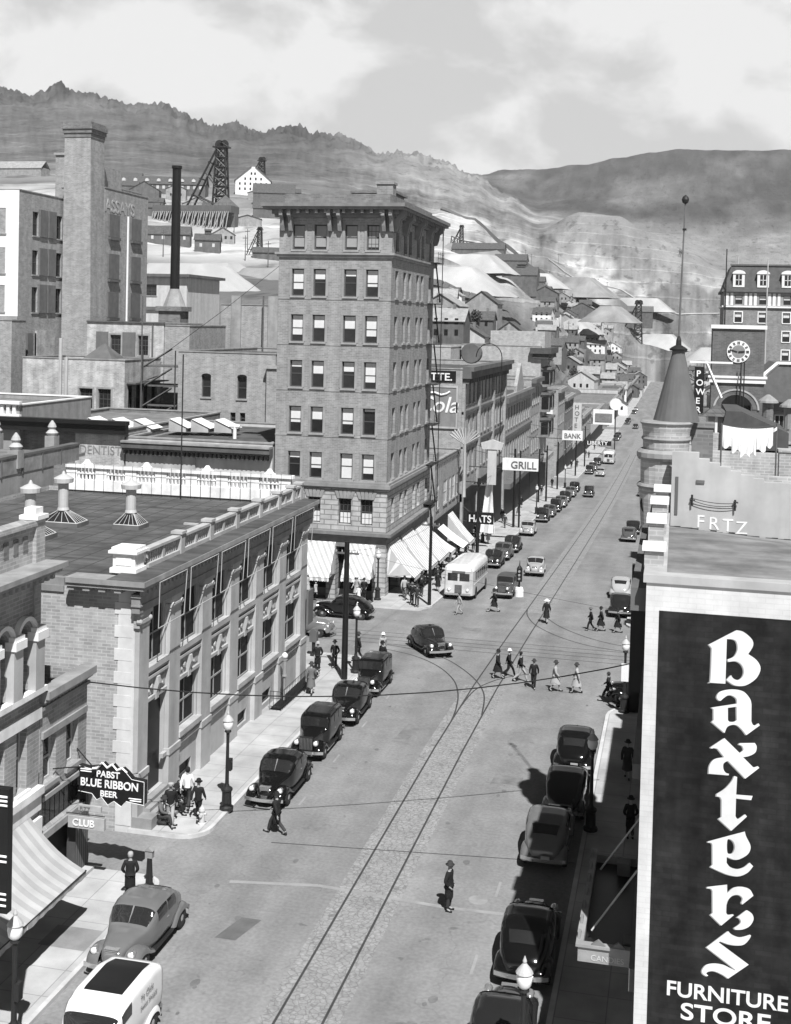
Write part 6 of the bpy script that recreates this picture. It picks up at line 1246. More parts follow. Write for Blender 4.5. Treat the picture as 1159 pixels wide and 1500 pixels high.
# ------------------------------------------------------------------ the street row beyond the tower (left side)
def row():
    X = -23.2; D = 12
    def cols(a, b, n, w): s = (b - a) / n; return [(a + s * (k + .5) - w / 2, a + s * (k + .5) + w / 2) for k in range(n)]
    # L1 low brick, white windows
    r = building('low_shop', 'low brick shop with a row of white windows just beyond the tower', X - 14, X, 119.5, 133.8, -5, 7.4, M_brickm, M_roofl,
                 dict(E=[(y, 2.6, y + w, 5.0, dict(gm=M_cream)) for y, w in ((120.5, 1.3), (124.4, 1.9), (127.6, 1.0), (129.4, 1.6), (131.9, 1.3))]), par=.5, wkw=dict(dep=.12, fm=M_framel))
    m = MB(); y = 119.6
    while y < 133.6: m.box(X, y, 7.0, X + .12, y + .5, 7.25); y += .9
    m.build('corbel', M_shed, r)
    m = MB(); m.box(X, 119.6, -4.6, X + .1, 133.7, 1.5); m.build('shop_front', M_glassd, r)
    # L2 three-storey
    ZZ = [(12.2, 14.8), (8.2, 10.8), (4.2, 6.8)]
    r = building('theatre_block', 'tall dark brick block with a painted cola sign on its side wall', X - D, X, 134, 168, -6, 16.2, M_brickm, M_roof, dict(E=rows(cols(135, 167.5, 11, 1.3), ZZ)), par=.6, wkw=dict(dep=.3))
    m = MB(); m.box(X, 134, 15.2, X + 1.0, 168, 16.0); m.box(X, 134, 16.0, X + 1.3, 168, 16.5); m.box(X, 134, 11.2, X + .25, 168, 11.5); m.box(X, 134, 7.4, X + .25, 168, 7.6)
    y = 134.3
    while y < 168: m.box(X + .02, y, 14.6, X + .7, y + .4, 15.2); y += 1.3
    m.build('cornice', M_shed, r)
    for y in (134.0, 145, 156.5, 167.2): m = MB(); m.box(X + .02, y, -4, X + .35, y + .8, 14.6); m.build('pilaster', M_brickm, r)
    m = MB(); m.prism([(X, 1.5), (X + .3, 1.5), (X + .3, 2.4), (X, 2.4)], 134, 168); m.box(X, 134, -6, X + .1, 168, 1.5); m.build('shop_front', M_glassd, r)
    m = MB(); m.box(-28.8, 133.88, 9.6, -23.6, 133.99, 14.35); m.build('cola_sign', mat('cola_ground', .20, var=.1), r)
    m = MB()
    for a in ((-28.8, 9.6, -23.6, 9.8), (-28.8, 14.15, -23.6, 14.35), (-23.8, 9.8, -23.6, 14.15)): m.box(a[0], 133.82, a[1], a[2], 133.88, a[3])
    m.build('sign_border', M_rend, r)
    m = MB(); m.box(-28.8, 133.9, 14.75, -23.9, 133.99, 16.0); m.build('sign_ground', M_black, r)
    text('PALETTE.', 1.15, M_white, 'lettering', r, Matrix.Translation((-4.2 - 2.15 - .0, -.14, 14.95 + 6)) @ Matrix.Rotation(R(90), 4, 'X'), ext=.02, sx=1.12, bold=.02)
    text('Cola', 2.5, M_white, 'lettering', r, Matrix.Translation((-5.1, -.16, 11.4 + 6)) @ Matrix.Rotation(R(90), 4, 'X') @ Matrix(((1, .25, 0, 0), (0, 1, 0, 0), (0, 0, 1, 0), (0, 0, 0, 1))), ext=.02, bold=.02)
    m = MB(); P = [(-27.3, 13.0), (-26.9, 13.5), (-26.2, 13.55), (-25.5, 13.3), (-24.9, 13.45), (-24.5, 13.7)]
    for a, b in zip(P, P[1:]): m.bar((a[0], 133.84, a[1]), (b[0], 133.84, b[1]), .18)
    P = [(-27.3, 13.0), (-27.6, 13.4), (-27.3, 13.8), (-26.9, 13.5)]
    for a, b in zip(P, P[1:]): m.bar((a[0], 133.84, a[1]), (b[0], 133.84, b[1]), .14)
    m.build('sign_flourish', M_white, r)
    text('IN BOTTLES', .3, M_rend, 'lettering', r, Matrix.Translation((-3.9, -.14, 10.4 + 6)) @ Matrix.Rotation(R(90), 4, 'X'), ext=.01)
    c = root('roof_ventilator', (X - 2, 150, 16), 'dark round ventilator behind a hooped pipe on the theatre block roof', 'ventilator'); m = MB(); m.lathe([(1.2, -.6), (1.3, -.5), (1.3, .5), (1.2, .6)], (X - 2, 152, 17.6), 18, 'y'); m.build('drum', M_shed, c)
    m = MB()
    for i in range(12): a, b = R(15 * i), R(15 * i + 15); m.tube((X + .5 - 1.6 * math.cos(a), 150, 17.2 + 1.7 * math.sin(a)), (X + .5 - 1.6 * math.cos(b), 150, 17.2 + 1.7 * math.sin(b)), .06, n=4)
    m.tube((X + 2.1, 150, 17.2), (X + 2.1, 150, 4), .06, n=4); m.build('hoop_pipe', M_iron, c)
    # L3 lower, gabled centre
    r = building('arcaded_block', 'lower brick block with arched windows and a small gable', X - D, X, 168.2, 200, -8, 11.2, M_brickm, M_roof, dict(E=rows(cols(169, 199, 10, 1.4), [(6.6, 9.6), (1.9, 4.6)])), par=.5, wkw=dict(dep=.3))
    m = MB(); m.box(X, 168.2, 10.4, X + .7, 200, 11.2); m.box(X, 168.2, 5.4, X + .3, 200, 5.8); m.box(X, 168.2, -1.4, X + 1.2, 200, -.7); m.build('cornice', M_shed, r)
    m = MB(); m.prism([(182, 11.2), (190, 11.2), (190, 12.2), (186, 15.5), (182, 12.2)], X - .5, X, 'yz'); m.build('gable', M_brickm, r)
    m = MB(); m.box(X, 168.2, -8.6, X + .1, 200, -1.4); m.build('shop_front', M_glassd, r)
    r = building('plain_block', 'plain brick block with paired windows in the middle of the street row', X - D, X, 200.2, 213, -9, 12.4, M_brickm, M_roof, dict(E=rows(cols(201, 212.5, 4, 1.4), [(8.2, 11), (3.8, 6.4), (.2, 2.6)])), par=.5, wkw=dict(dep=.3))
    m = MB(); m.box(X, 200.2, 11.8, X + .8, 213, 12.5); m.box(X, 200.2, -1.8, X + 1.0, 213, -1.2); m.build('cornice', M_shed, r)
    m = MB(); m.box(X, 200.4, -9.2, X + .1, 212.8, -1.8); m.build('shop_front', M_glassd, r)
    # L4 tall corner block with bays and deep cornice
    r = building('bay_window_block', 'tall corner block with a deep dark cornice and projecting bay windows', X - 14, X, 213.2, 225.5, -9, 17.6, M_brickl, M_roof, {}, par=.4)
    m = MB(); m.box(X - 1.8, 212.2, 16.4, X + 1.8, 226, 17.4); m.box(X - 1.4, 212.6, 15.6, X + 1.4, 226, 16.4); m.build('cornice', mat('deep_cornice', .07), r)
    m = MB(); m.box(X - 9, 214, 17.4, X + .5, 225, 20.2); m.build('attic', M_brickl, r)
    for y in (213.9, 219.9):
        for z in (10.6, 6.2, 1.8):
            m = MB(); m.prism([(X, y), (X + 1.5, y + 1), (X + 1.5, y + 3.4), (X, y + 4.4)], z, z + 3.0, 'xy'); o = m.build('bay', M_brickd, r)
            g = MB(); g.box(X + 1.52, y + 1.3, z + .5, X + 1.56, y + 3.1, z + 2.6); g.quad((X + .25, y + .12, z + .5), (X + 1.4, y + .88, z + .5), (X + 1.4, y + .88, z + 2.6), (X + .25, y + .12, z + 2.6)); g.build('pane', M_glassd, o)
            g = MB(); g.prism([(X, y - .3), (X + 1.8, y + .8), (X + 1.8, y + 3.6), (X, y + 4.7)], z + 3.0, z + 3.4, 'xy'); g.build('bay_cornice', M_shed, o)
    m = MB(); m.box(X, 213.2, -9.3, X + .1, 225.4, -2.4); m.build('shop_front', M_glassd, r); m = MB(); m.box(X, 213.2, -2.4, X + 1.4, 226, -1.7); m.build('shop_cornice', M_stoned, r)
    # beyond the side street
    data = [(247, 262, 8.6, M_brickm, 'brick block with a pale side wall beyond the side street', 4), (262.3, 285, 6.0, M_brickd, 'dark brick row beyond the pale walled block', 5), (285.3, 312, 1.0, M_cream, 'whitewashed low shop row far down the street', 5), (312.3, 345, -1.2, M_brickm, 'brick shop row at the far bend of the street', 5), (345.3, 400, -3.2, M_cream, 'pale low buildings farthest down the left kerb', 6), (436, 500, -5.5, M_brickd, 'dark low row past the last side street', 6), (501, 560, -4.0, M_cream, 'pale flat roofed block past the last side street', 5), (561, 640, -6.5, M_brickm, 'brick flat roofed block near the far end of the street', 6), (641, 760, -7.5, M_rend, 'grey flat roofed block at the very end of the street', 7)]
    for y0, y1, zt, mm, lab, n in data:
        zb = gz(y1) - 1
        zs = [(z, z + 1.9) for z in (zt - 3.2, zt - 7.2, zt - 11.2) if z > gz(y0) + 3.4]
        r = building('street_block', lab, X - 16, X, y0, y1, zb, zt, mm, M_roofl, dict(E=rows(cols(y0 + 1, y1 - 1, n, 1.4), zs)), par=.4, wkw=dict(dep=.2))
        m = MB(); m.box(X, y0, gz(y1), X + .1, y1, gz(y0) + 3); m.build('shop_front', M_glassd, r); m = MB(); m.box(X, y0, zt - .7, X + .6, y1, zt); m.build('cornice', M_stoned, r)
    m = MB(); m.box(X - 15, 246.8, 3, X - 1, 246.98, 7.6); single('painted_wall', m, M_white, (X - 8, 246.8, 3), 'whitewashed rectangle painted on the side wall beyond the side street', 'painted sign')
    m = MB(); m.box(X - 11, 170, 12, X - 20, 172, 19.2); single('fire_wall', m, M_cream, (X - 15, 170, 12), 'pale blank fire wall standing up behind the theatre block', 'wall')
    building('back_block', 'wide pale brick block rising behind the street row', -62, X - 14.4, 205, 232, -4, 17.2, M_brickl, M_roofl, {}, par=.4)
    building('back_block', 'long low dark roofed hall behind the pale brick block', -68, -30, 252, 275, -2, 13.0, M_brickd, M_roofl, {}, par=.3)
    m = MB(); m.box(-52, 170, 8, -36, 192, 14.0); single('rear_store', m, M_cream, (-44, 170, 8), 'whitewashed flat box of a building behind the theatre block', 'building')
    m = MB(); hipped(m, -37, -31, 140, 147, 14, 2.4, .2); single('glass_roof', m, M_glass, (-34, 140, 14), 'ribbed glass roof light behind the painted cola wall', 'skylight')
    # right side of the street beyond the crossing
    for x0, x1, y0, y1, zt, mm, lab in ((1.8, 14, 99, 118, 8, M_brickd, 'dark roofed building below the clock tower'), (9, 24, 127, 150, 11, M_brickm, 'brick block behind the hall by the clock tower'), (1.5, 14, 150, 176, 5, M_brickm, 'low brick block beyond the clock tower'), (1.5, 14, 177, 205, 3, M_cream, 'pale low block on the right side of the far street'), (1.5, 12, 206, 225, 2, M_brickd, 'small dark block on the right side of the far street'), (1.5, 14, 247, 300, -1, M_cream, 'pale sunlit row on the right side past the hotel'), (1.5, 14, 301, 380, -5, M_brickm, 'brick row on the right side far down the street')):
        building('right_block', lab, x0, x1, y0, y1, gz(y1) - 1, zt, mm, M_roofl, {}, par=.3)
    # signs down the street
    def sgn(name, x0, x1, y, z0, z1, mm, lab, txt=None, tm=None, size=1, vert=False, post=None, dx=.2, dz=.3, sx=1.0):
        r = root(name, ((x0 + x1) / 2, y, z0), lab, 'sign'); m = MB(); m.box(x0, y, z0, x1, y + .3, z1); m.build('sign_board', mm, r)
        cx = (x0 + x1) / 2
        if txt and not vert: text(txt, size, tm, 'lettering', r, Matrix.Translation((x0 + dx - cx, -.03, dz)) @ Matrix.Rotation(R(90), 4, 'X'), bold=.02, sx=sx)
        if txt and vert:
            for k, ch in enumerate(txt): text(ch, size, tm, 'lettering', r, Matrix.Translation((x0 + dx - cx, -.03, z1 - z0 - size * (k + 1) * 1.0)) @ Matrix.Rotation(R(90), 4, 'X'), bold=.02)
        m = MB(); m.tube((-23.2, y + .15, z0 + .2), (x0, y + .15, z0 + .2), .05, n=4); m.tube((-23.2, y + .15, z1 + .8), (x0 + .2, y + .15, z1), .03, n=4); m.build('bracket', M_iron, r)
        return r
    sgn('grill_sign', -19.3, -15.2, 140, 4.6, 6.0, M_white, 'long white grill sign hanging over the left sidewalk', 'GRILL', mat('sign_letter_dark', .12), 1.15, dx=.95, dz=.25, sx=1.0)
    sgn('bank_sign', -17.6, -14.4, 196, 3.2, 4.7, M_white, 'white signboard reading BANK, next beyond the grill sign', 'BANK', mat('sign_letter_dark', .12), 1.1, dx=.3, dz=.3, sx=.9)
    sgn('hats_sign', -22.3, -19.4, 134.5, -.9, .4, M_black, 'dark HATS sign low over the crowded sidewalk', 'HATS', M_white, 1.1, dx=.12, dz=.22, sx=.95)
    r = sgn('theatre_blade_sign', -20.6, -19.6, 137, 3.2, 7.2, M_cream, 'tall pale theatre blade sign with a flared top behind the grill sign', None)
    m = MB(); m.prism([(-21.2, 7.2), (-19.0, 7.2), (-18.8, 7.9), (-20.1, 8.3), (-21.4, 7.9)], 136.9, 137.4); m.build('sign_head', M_cream, r)
    r = root('neon_tree_sign', (-22.0, 131, 3), 'pale fountain shaped neon sign on a thin stem on the dark facade', 'sign'); m = MB()
    for k in range(11): a = R(-75 + 15 * k); m.tube((-22.2, 131, 8.2), (-22.2 + 1.7 * math.sin(a), 131, 8.4 + 1.6 * math.cos(a) ** .5 if math.cos(a) > 0 else 8.4), .09, n=4)
    m.tube((-22.2, 131, 2.5), (-22.2, 131, 8.4), .22, .12, n=6); m.build('neon_frame', M_rend, r)
    r = root('awning_cloth', (-21, 138, -3), 'long white cloth banner hanging by the sidewalk under the blade sign', 'banner'); m = MB()
    m.grid([[(-20.6 + .5 * math.sin(3 * u) + (.2 + .9 * t) * (u - .5) * 1.5, 137.8 + .3 * math.sin(9 * u + t), 3.6 - 6.0 * t) for u in [i / 8 for i in range(9)]] for t in [j / 8 for j in range(9)]]); o = m.build('cloth', M_cloth, r); o.modifiers.new('t', 'SOLIDIFY').thickness = .03
    sgn('hotel_sign', -21.4, -19.6, 262, -2.2, 5.0, M_cream, 'vertical white hotel sign far down the street', 'HOTEL', mat('sign_letter_dark', .12), 1.3, vert=True, dx=.35)
    sgn('frame_sign', -20.4, -15.2, 312, -3.2, .6, M_white, 'white framed theatre sign far down the street', None)
    m = MB(); m.box(-19.9, 311.8, -2.4, -15.7, 312.1, -.4); single('theatre_sign_panel', m, M_brickd, (-17.8, 311.8, -3), 'dark lettered panel set on the far white framed theatre sign', 'sign')
    sgn('lit_sign', -20.4, -14.6, 290, -6.4, -5.3, M_black, 'dark strip sign with white letters spanning the far sidewalk', 'LIBERTY', M_white, 1.2, dx=.2, dz=.15, sx=1.1)
    r = root('round_sign', (-13.5, 335, -4), 'round white petrol sign on a post at the end of the street', 'sign'); m = MB(); m.lathe([(1.6, 0), (1.6, .3)], (-16, 335, .6), 20, 'y'); m.build('disc', M_white, r); m = MB(); m.tube((-16, 335.2, -11.6), (-16, 335.2, -.9), .15, n=6); m.build('post', M_iron, r)
row()
awning(-23.05, -20.4, 121, 124, .6, -1.2, 'E', M_cloth, 'bright white awning sticking out over the crowd beyond the tower', group=None, frame=False, drop=.1)
awning(-23.05, -20.6, 126.5, 129.2, 1.2, -1.6, 'E', M_canvasx, 'striped awning in front of the dark shop past the white awning', group=None)
awning(-23.05, -20.8, 116.6, 119, .6, -.9, 'E', M_canvasp, 'plain pale awning just past the corner tower', group=None, frame=False)

# ------------------------------------------------------------------ hill mines, sheds and houses
def shed(x, y, w, d, h, rh, label, ridge='x', wm=None, rm=None, name='mine_shed', group=None, wins=0, sink=3, cupola=False, ang=0, cat='shed', zz=None):
    z = terr(x, y) if zz is None else zz
    r = root(name, (x, y, z), label, cat, group, rz=R(ang or (17 if x < -150 else 0)))
    def L(mb, nm, mm, p=r):
        me = mb.mesh(nm, mm); return link(nm, me, p)
    m = MB(); wm = wm or M_shed
    if ridge == 'x': m.prism([(-d / 2, -sink), (d / 2, -sink), (d / 2, h), (0, h + rh - .1), (-d / 2, h)], -w / 2, w / 2, 'yz')
    else: m.prism([(-w / 2, -sink), (w / 2, -sink), (w / 2, h), (0, h + rh - .1), (-w / 2, h)], -d / 2, d / 2, 'xz')
    L(m, 'wall', wm); m = MB(); gabled(m, -w / 2, w / 2, -d / 2, d / 2, h, rh, ridge, .4, .2); L(m, 'roof', rm or M_slate)
    for k in range(wins):
        q = MB(); xx = -w / 2 + (k + .5) * w / wins; q.box(xx - .5, -d / 2 - .06, h * .4, xx + .5, -d / 2 - .02, h * .4 + 1.4); L(q, 'window', M_cream if wm is M_shed else M_glass)
    if cupola:
        q = MB(); q.box(-w * .12, -d * .1, h + rh - .3, w * .12, d * .1, h + rh + 1.3); gabled(q, -w * .14, w * .14, -d * .14, d * .14, h + rh + 1.3, .6, 'x', .1, .1); L(q, 'cupola', rm or M_slate)
    return r
def headframe(x, y, H, label, side=-1, zz=None):
    z = terr(x, y) if zz is None else zz
    r = root('headframe', (x, y, z), label, 'headframe', 'steel mine headframes on the hill'); m = MB(); s = H / 32; t = .45 * s
    for a, b in ((-2.4, -2), (2.4, -2), (-2.4, 2), (2.4, 2)): m.bar((a * s * 1.4, b * s, -2), (a * s * .8, b * s * .7, H * .92), t * 1.6)
    for k in range(7):
        za, zb = H * .92 * k / 7, H * .92 * (k + 1) / 7; wa, wb = 2.4 * s * (1.4 - .6 * k / 7), 2.4 * s * (1.4 - .6 * (k + 1) / 7)
        for yy in (-2 * s, 2 * s): m.bar((-wa, yy, za), (wb, yy, zb), t); m.bar((wa, yy, za), (-wb, yy, zb), t); m.bar((-wb, yy, zb), (wb, yy, zb), t)
        m.bar((-wb, -2 * s, zb), (-wb, 2 * s, zb), t); m.bar((wb, -2 * s, zb), (wb, 2 * s, zb), t)
    link('tower', m.mesh('tower', M_iron), r)
    m = MB()
    for yy in (-2 * s, 2 * s):
        m.bar((side * 2 * s, yy, H * .88), (side * 17 * s, yy * 2, -2), t * 1.6); m.bar((side * 7 * s, yy * 1.3, H * .6), (side * 2 * s, yy, H * .4), t); m.bar((side * 12 * s, yy * 1.6, H * .28), (side * 2.5 * s, yy, H * .15), t)
    for q in (.3, .55, .8): m.bar((side * (2 + 15 * (1 - q)) * s, -3 * s, H * .9 * q), (side * (2 + 15 * (1 - q)) * s, 3 * s, H * .9 * q), t)
    link('back_leg', m.mesh('back_leg', M_iron), r)
    m = MB(); m.box(-3.4 * s, -2.6 * s, H * .92, 3.4 * s, 2.6 * s, H * .94); m.bar((-3 * s, 0, H * .94), (0, 0, H), t); m.bar((3 * s, 0, H * .94), (0, 0, H), t); m.build('platform', M_iron); link('platform', m.mesh('platform', M_iron), r)
    bpy.data.objects.remove(bpy.data.objects['platform']) if bpy.data.objects.get('platform') and bpy.data.objects['platform'].parent is None else None
    for sx in (-1.2, 1.2):
        m = MB(); m.lathe([(1.6 * s, -.15 * s), (2.0 * s, -.15 * s), (2.0 * s, .15 * s), (1.6 * s, .15 * s)], (sx * s, 0, H * .97), 14, 'y'); link('sheave_wheel', m.mesh('sheave_wheel', M_iron), r)
    return r
def vm_pole(): return wmesh('tpole', lambda: MB().tube((0, 0, -1), (0, 0, 10), .22, .14, n=5).box(-1.1, -.1, 8.8, 1.1, .1, 9.05).mesh('telegraph_pole', M_wood))
def mines():
    headframe(-235, 606, 38, 'tallest black mine headframe above the timber ore bins', zz=terr(-235, 606) + 5)
    headframe(-290, 826, 27, 'black mine headframe rising behind the white gabled mill', zz=terr(-287, 800) + 3)
    headframe(-166, 472, 12, 'small mine headframe on the dark dump left of the tower')
    headframe(-30, 940, 30, 'mine headframe beyond the street to the right of centre')
    zq = terr(-45, 960); m = MB(); m.box(-66, 955, zq - 8, -20, 968, zq + 5); gabled(m, -66, -20, 955, 968, zq + 5, 4, 'x', .5, .3); single('engine_house', m, M_shed, (-45, 955, zq), 'long dark engine house below the street end headframe', 'building')
    headframe(-148, 837, 16, 'spindly headframe on the slope just right of the tower top')
    # timber ore bins on raking props
    x0, y0 = -268, 600; r = root('ore_bins', (-244, 596, 60), 'long row of timber ore bins on many raking props', 'ore bins'); z = 66.5
    zt = terr(-240, 593) + 10.5
    m = MB(); m.box(-267, 592, zt - 3.5, -224, 604, zt); m.box(-266, 591.4, zt - 3.6, -225, 592, zt - 2.2); m.build('bin', M_wood, r)
    m = MB(); x = -266
    k = 0
    while x < -224: m.bar((x, 591, zt - 3.3), (x + 1.6 * math.sin(k * 2.1), 586 - (k % 3), zt - 14), .38); x += 1.05; k += 1
    m.build('prop', M_woodl, r)
    m = MB(); m.box(-267, 598, zt - 14, -224, 603, zt - 3.5); m.build('rear_lining', M_shed, r)
    m = MB(); x = -266
    while x < -224: m.bar((x, 592, zt), (x, 592, zt + 1.2), .15); x += 2.2
    m.bar((-267, 592, zt + 1.2), (-224, 592, zt + 1.2), .15); m.build('handrail', M_wood, r)
    m = MB(); m.add([(-236, 596, zt), (-224, 596, zt), (-230, 600, zt + 6), (-236, 604, zt), (-224, 604, zt)], [(0, 1, 2), (3, 4, 2), (0, 3, 2), (1, 4, 2)]); m.build('hopper_roof', M_shed, r)
    # white mill
    x, y = -287, 800; z = terr(x, y) + 3; r = root('white_mill', (x, y, z), 'big white gabled mill with rows of small windows on the ridge', 'mill')
    r.rotation_euler = (0, 0, R(19)); m = MB(); m.prism([(-12, -9), (12, -9), (12, 9), (1.5, 17.5), (-1.5, 17.5), (-12, 9)], 0, 26); link('wall', m.mesh('wall', M_white), r)
    m = MB()
    for s in (-1, 1): m.add([(s * 12.8, -.6, 8.2), (s * 12.8, 27, 8.2), (s * 1.2, 27, 18), (s * 1.2, -.6, 18), (s * 12.8, -.6, 7.4), (s * 12.8, 27, 7.4), (s * 1.2, 27, 17.2), (s * 1.2, -.6, 17.2)], [(0, 1, 2, 3), (0, 3, 7, 4), (4, 5, 6, 7)])
    link('roof', m.mesh('roof', M_shed), r)
    wm_ = MB().box(-.55, -.08, 0, .55, -.02, 1.7).mesh('window', M_glassd)
    for j, zz in enumerate((1.5, 5.0, 8.4)):
        for k in range(6 if j < 2 else 4): link('window', wm_, r, ((k - (2.5 if j < 2 else 1.5)) * 3.6, 0, zz))
    for k in (-1, 1): link('window', wm_, r, (k * 1.2, 0, 12))
    # long building with roof vents
    x, y = -323, 732; z = terr(x, y); r = root('long_mine_hall', (x, y, z), 'long dark mine hall with seven white round roof vents', 'mine hall')
    a = math.atan2(x, y); r.rotation_euler = (0, 0, -a * .5)
    m = MB(); m.box(-28, -6, -4, 28, 6, 6); link('wall', m.mesh('wall', M_shed), r); m = MB(); gabled(m, -28, 28, -6, 6, 6, 5, 'x', .5, .3); link('roof', m.mesh('roof', M_slate), r)
    for k in range(7): m = MB(); m.prism([(-24 + 7.4 * k - 1.2, 7.2), (-24 + 7.4 * k + 1.2, 7.2), (-24 + 7.4 * k + 1, 8.6), (-24 + 7.4 * k, 9.2), (-24 + 7.4 * k - 1, 8.6)], -5.6, -3); link('roof_vent', m.mesh('roof_vent', M_cream), r)
    for k in range(14): m = MB(); m.box(-26.5 + 3.9 * k, -6.1, 2.6, -24.8 + 3.9 * k, -6.02, 4.6); link('window', m.mesh('window', M_cream), r)
    S = [(-308, 673, 17, 12, 6, 5, 'gabled shed below the long mine hall', 'y', 0), (-293, 636, 24, 10, 3, 2.5, 'low dark shed with pale posts behind the smokestack', 'x', 0), (-277, 599, 20, 8, 4, 2.5, 'long low timber shed left of the ore bins', 'x', 0),
         (-268, 655, 16, 12, 4, 4, 'pale gabled shed between the mine hall and the ore bins', 'y', 0), (-226, 661, 20, 10, 6, 4, 'dark warehouse on the bench left of the tower cornice', 'x', 0), (-214, 690, 16, 9, 5, 3, 'dark shed half hidden behind the tower cornice', 'x', 0),
         (-352, 740, 20, 12, 6, 4, 'dark shed on the ridge next to the long mine hall', 'x', 0), (-252, 742, 26, 12, 8, 6, 'tall dark hall behind the tallest headframe', 'x', 0), (-262, 806, 14, 10, 6, 3, 'low wing against the left side of the white mill', 'x', 0), (-227, 780, 12, 8, 3, 2, 'small dark roof to the right of the white mill', 'x', 0),
         (-211, 475, 26, 9, 4, 3.4, 'low gabled shed with a row of pale windows above the pale tailings', 'x', 6), (-228, 470, 12, 9, 4.5, 3.5, 'gabled end shed left of the row of pale windows', 'y', 0), (-185, 464, 10, 8, 5, 2.5, 'square dark shed with a roof cupola on the bench', 'x', 2), (-160, 468, 14, 7, 3, 2, 'dark dump shed under the small headframe', 'x', 0),
         (-65, 415, 11, 12, 6.5, 4, 'left of the two tall gabled barns right of the tower', 'y', 0), (-54, 406, 11, 12, 6.5, 4, 'right of the two tall gabled barns right of the tower', 'y', 0), (-93, 735, 20, 13, 8, 5, 'dark shed with cupola beyond the gabled barns', 'x', 0), (-78, 735, 15, 12, 6, 4, 'small gabled shed beyond the barns', 'y', 0),
         (-61, 800, 24, 14, 6, 6, 'gabled shed near the headframe by the street end', 'y', 0), (-128, 790, 34, 10, 6, 4, 'long dark mine building on the slope right of the tower', 'x', 0), (-104, 770, 20, 12, 9, 4, 'dark ore crusher house on the slope right of the tower', 'x', 0), (-88, 780, 9, 9, 7, 3, 'small crusher tower on the slope', 'x', 0)]
    for i, (x, y, w, d, h, rh, lab, rd, wn) in enumerate(S):
        zz = corridor(x, y, terr(x, y)) + (1 if y < 430 and x > -70 else 0)
        shed(x, y, w, d, h, rh, lab, rd, wins=wn, sink=5, cupola=x in (-185, -93), zz=zz, wm=M_shedl if i in (3, 14, 15) else M_shed)
    m = MB(); x, y = -451, 779; z = terr(x, y); m.box(x - 30, y, z - 3, x + 16, y + 12, z + 6); gabled(m, x - 30, x + 16, y, y + 12, z + 6, 5, 'x', .5, .3); single('ridge_warehouse', m, M_shedl, (x, y, z), 'long pale warehouse on the ridge at the far left', 'warehouse')
    # waste heaps
    def heap(name, pts, mm, lab, hgt, base=None):
        """pts: outline of flat top; slopes run down at 36 degrees"""
        m = MB(); n = len(pts); cx = sum(p[0] for p in pts) / n; cy = sum(p[1] for p in pts) / n; rings = []
        for k in range(9):
            t = k / 8; row = []
            for i in range(n * 6):
                a, b = pts[i // 6], pts[(i // 6 + 1) % n]; f = (i % 6) / 6; px_, py_ = a[0] + (b[0] - a[0]) * f, a[1] + (b[1] - a[1]) * f
                d = Vector((px_ - cx, py_ - cy)); L = d.length; g = (1 + .12 * noise.noise(Vector((px_ * .09, py_ * .09, k * .1)))); e = hgt * t * 1.35 * g
                row.append((px_ + d.x / L * e, py_ + d.y / L * e, base + hgt * (1 - t) + .5 * noise.noise(Vector((px_ * .3, py_ * .3, t * 4))) ))
            rings.append(row)
        m.grid(rings, close=True); m.add([(cx, cy, base + hgt + .4)] + rings[0], [(0, i + 1, (i + 1) % (n * 6) + 1) for i in range(n * 6)])
        o = struct('tailings_heap', m, mm, smooth=True)
    heap('h', [(-146, 322), (-128, 314), (-124, 326), (-146, 336)], M_tail, '', 9, 27)
    heap('h', [(-124, 378), (-116, 372), (-110, 380), (-122, 388)], M_taild, '', 11, 24)
    heap('h', [(-142, 388), (-132, 384), (-128, 394), (-142, 400)], M_taild, '', 12, 26)
    heap('h', [(-160, 396), (-150, 392), (-148, 402), (-160, 406)], M_tail, '', 10, 30)
    heap('h', [(-112, 516), (-86, 508), (-84, 526), (-112, 536)], M_tail, '', 12, 33)
    heap('h', [(-146, 700), (-108, 690), (-104, 706), (-146, 720)], M_tail, '', 11, 50)
    heap('h', [(-110, 800), (-84, 792), (-82, 806), (-110, 816)], M_tail, '', 10, terr(-96, 800) - 2)
    heap('h', [(-106, 980), (-70, 960), (-66, 980), (-106, 996)], M_taild, '', 16, terr(-88, 970) - 4)
    heap('h', [(-60, 1100), (-20, 1090), (-18, 1110), (-60, 1120)], M_tail, '', 12, terr(-40, 1100) - 3)
    heap('h', [(-74, 738), (-58, 726), (-54, 742), (-74, 752)], M_tail, '', 9, terr(-64, 735) - 3)
    heap('h', [(12, 704), (20, 700), (22, 712), (12, 716)], M_tail, '', 7, 4)
    heap('h', [(-150, 800), (-120, 790), (-118, 812), (-150, 822)], M_taild, '', 12, terr(-130, 795) - 3)
    heap('h', [(-30, 960), (-6, 950), (-4, 970), (-30, 980)], M_tail, '', 12, terr(-15, 955) - 4)
    heap('h', [(-44, 702), (-36, 696), (-32, 706), (-44, 712)], M_taild, '', 9, 24)
    # retaining fences and pipelines zigzagging down the slope
    def line(P, w, h, lab, mm=M_wood, name='pipeline'):
        m = MB()
        for (a0, D0), (a1, D1) in zip(P, P[1:]):
            n = 8
            for k in range(n):
                q = []
                for f in (k / n, (k + 1) / n):
                    a = R(a0 + (a1 - a0) * f); D = D0 + (D1 - D0) * f; x, y = D * math.sin(a), D * math.cos(a); q.append((x, y, terr(x, y) + 1))
                m.bar(q[0], q[1], w); m.bar((q[0][0], q[0][1], q[0][2] - 3), q[0], w * .4)
        a, D = P[0]; single(name, m, mm, (D * math.sin(R(a)), D * math.cos(R(a)), terr(D * math.sin(R(a)), D * math.cos(R(a)))), lab, 'pipeline')
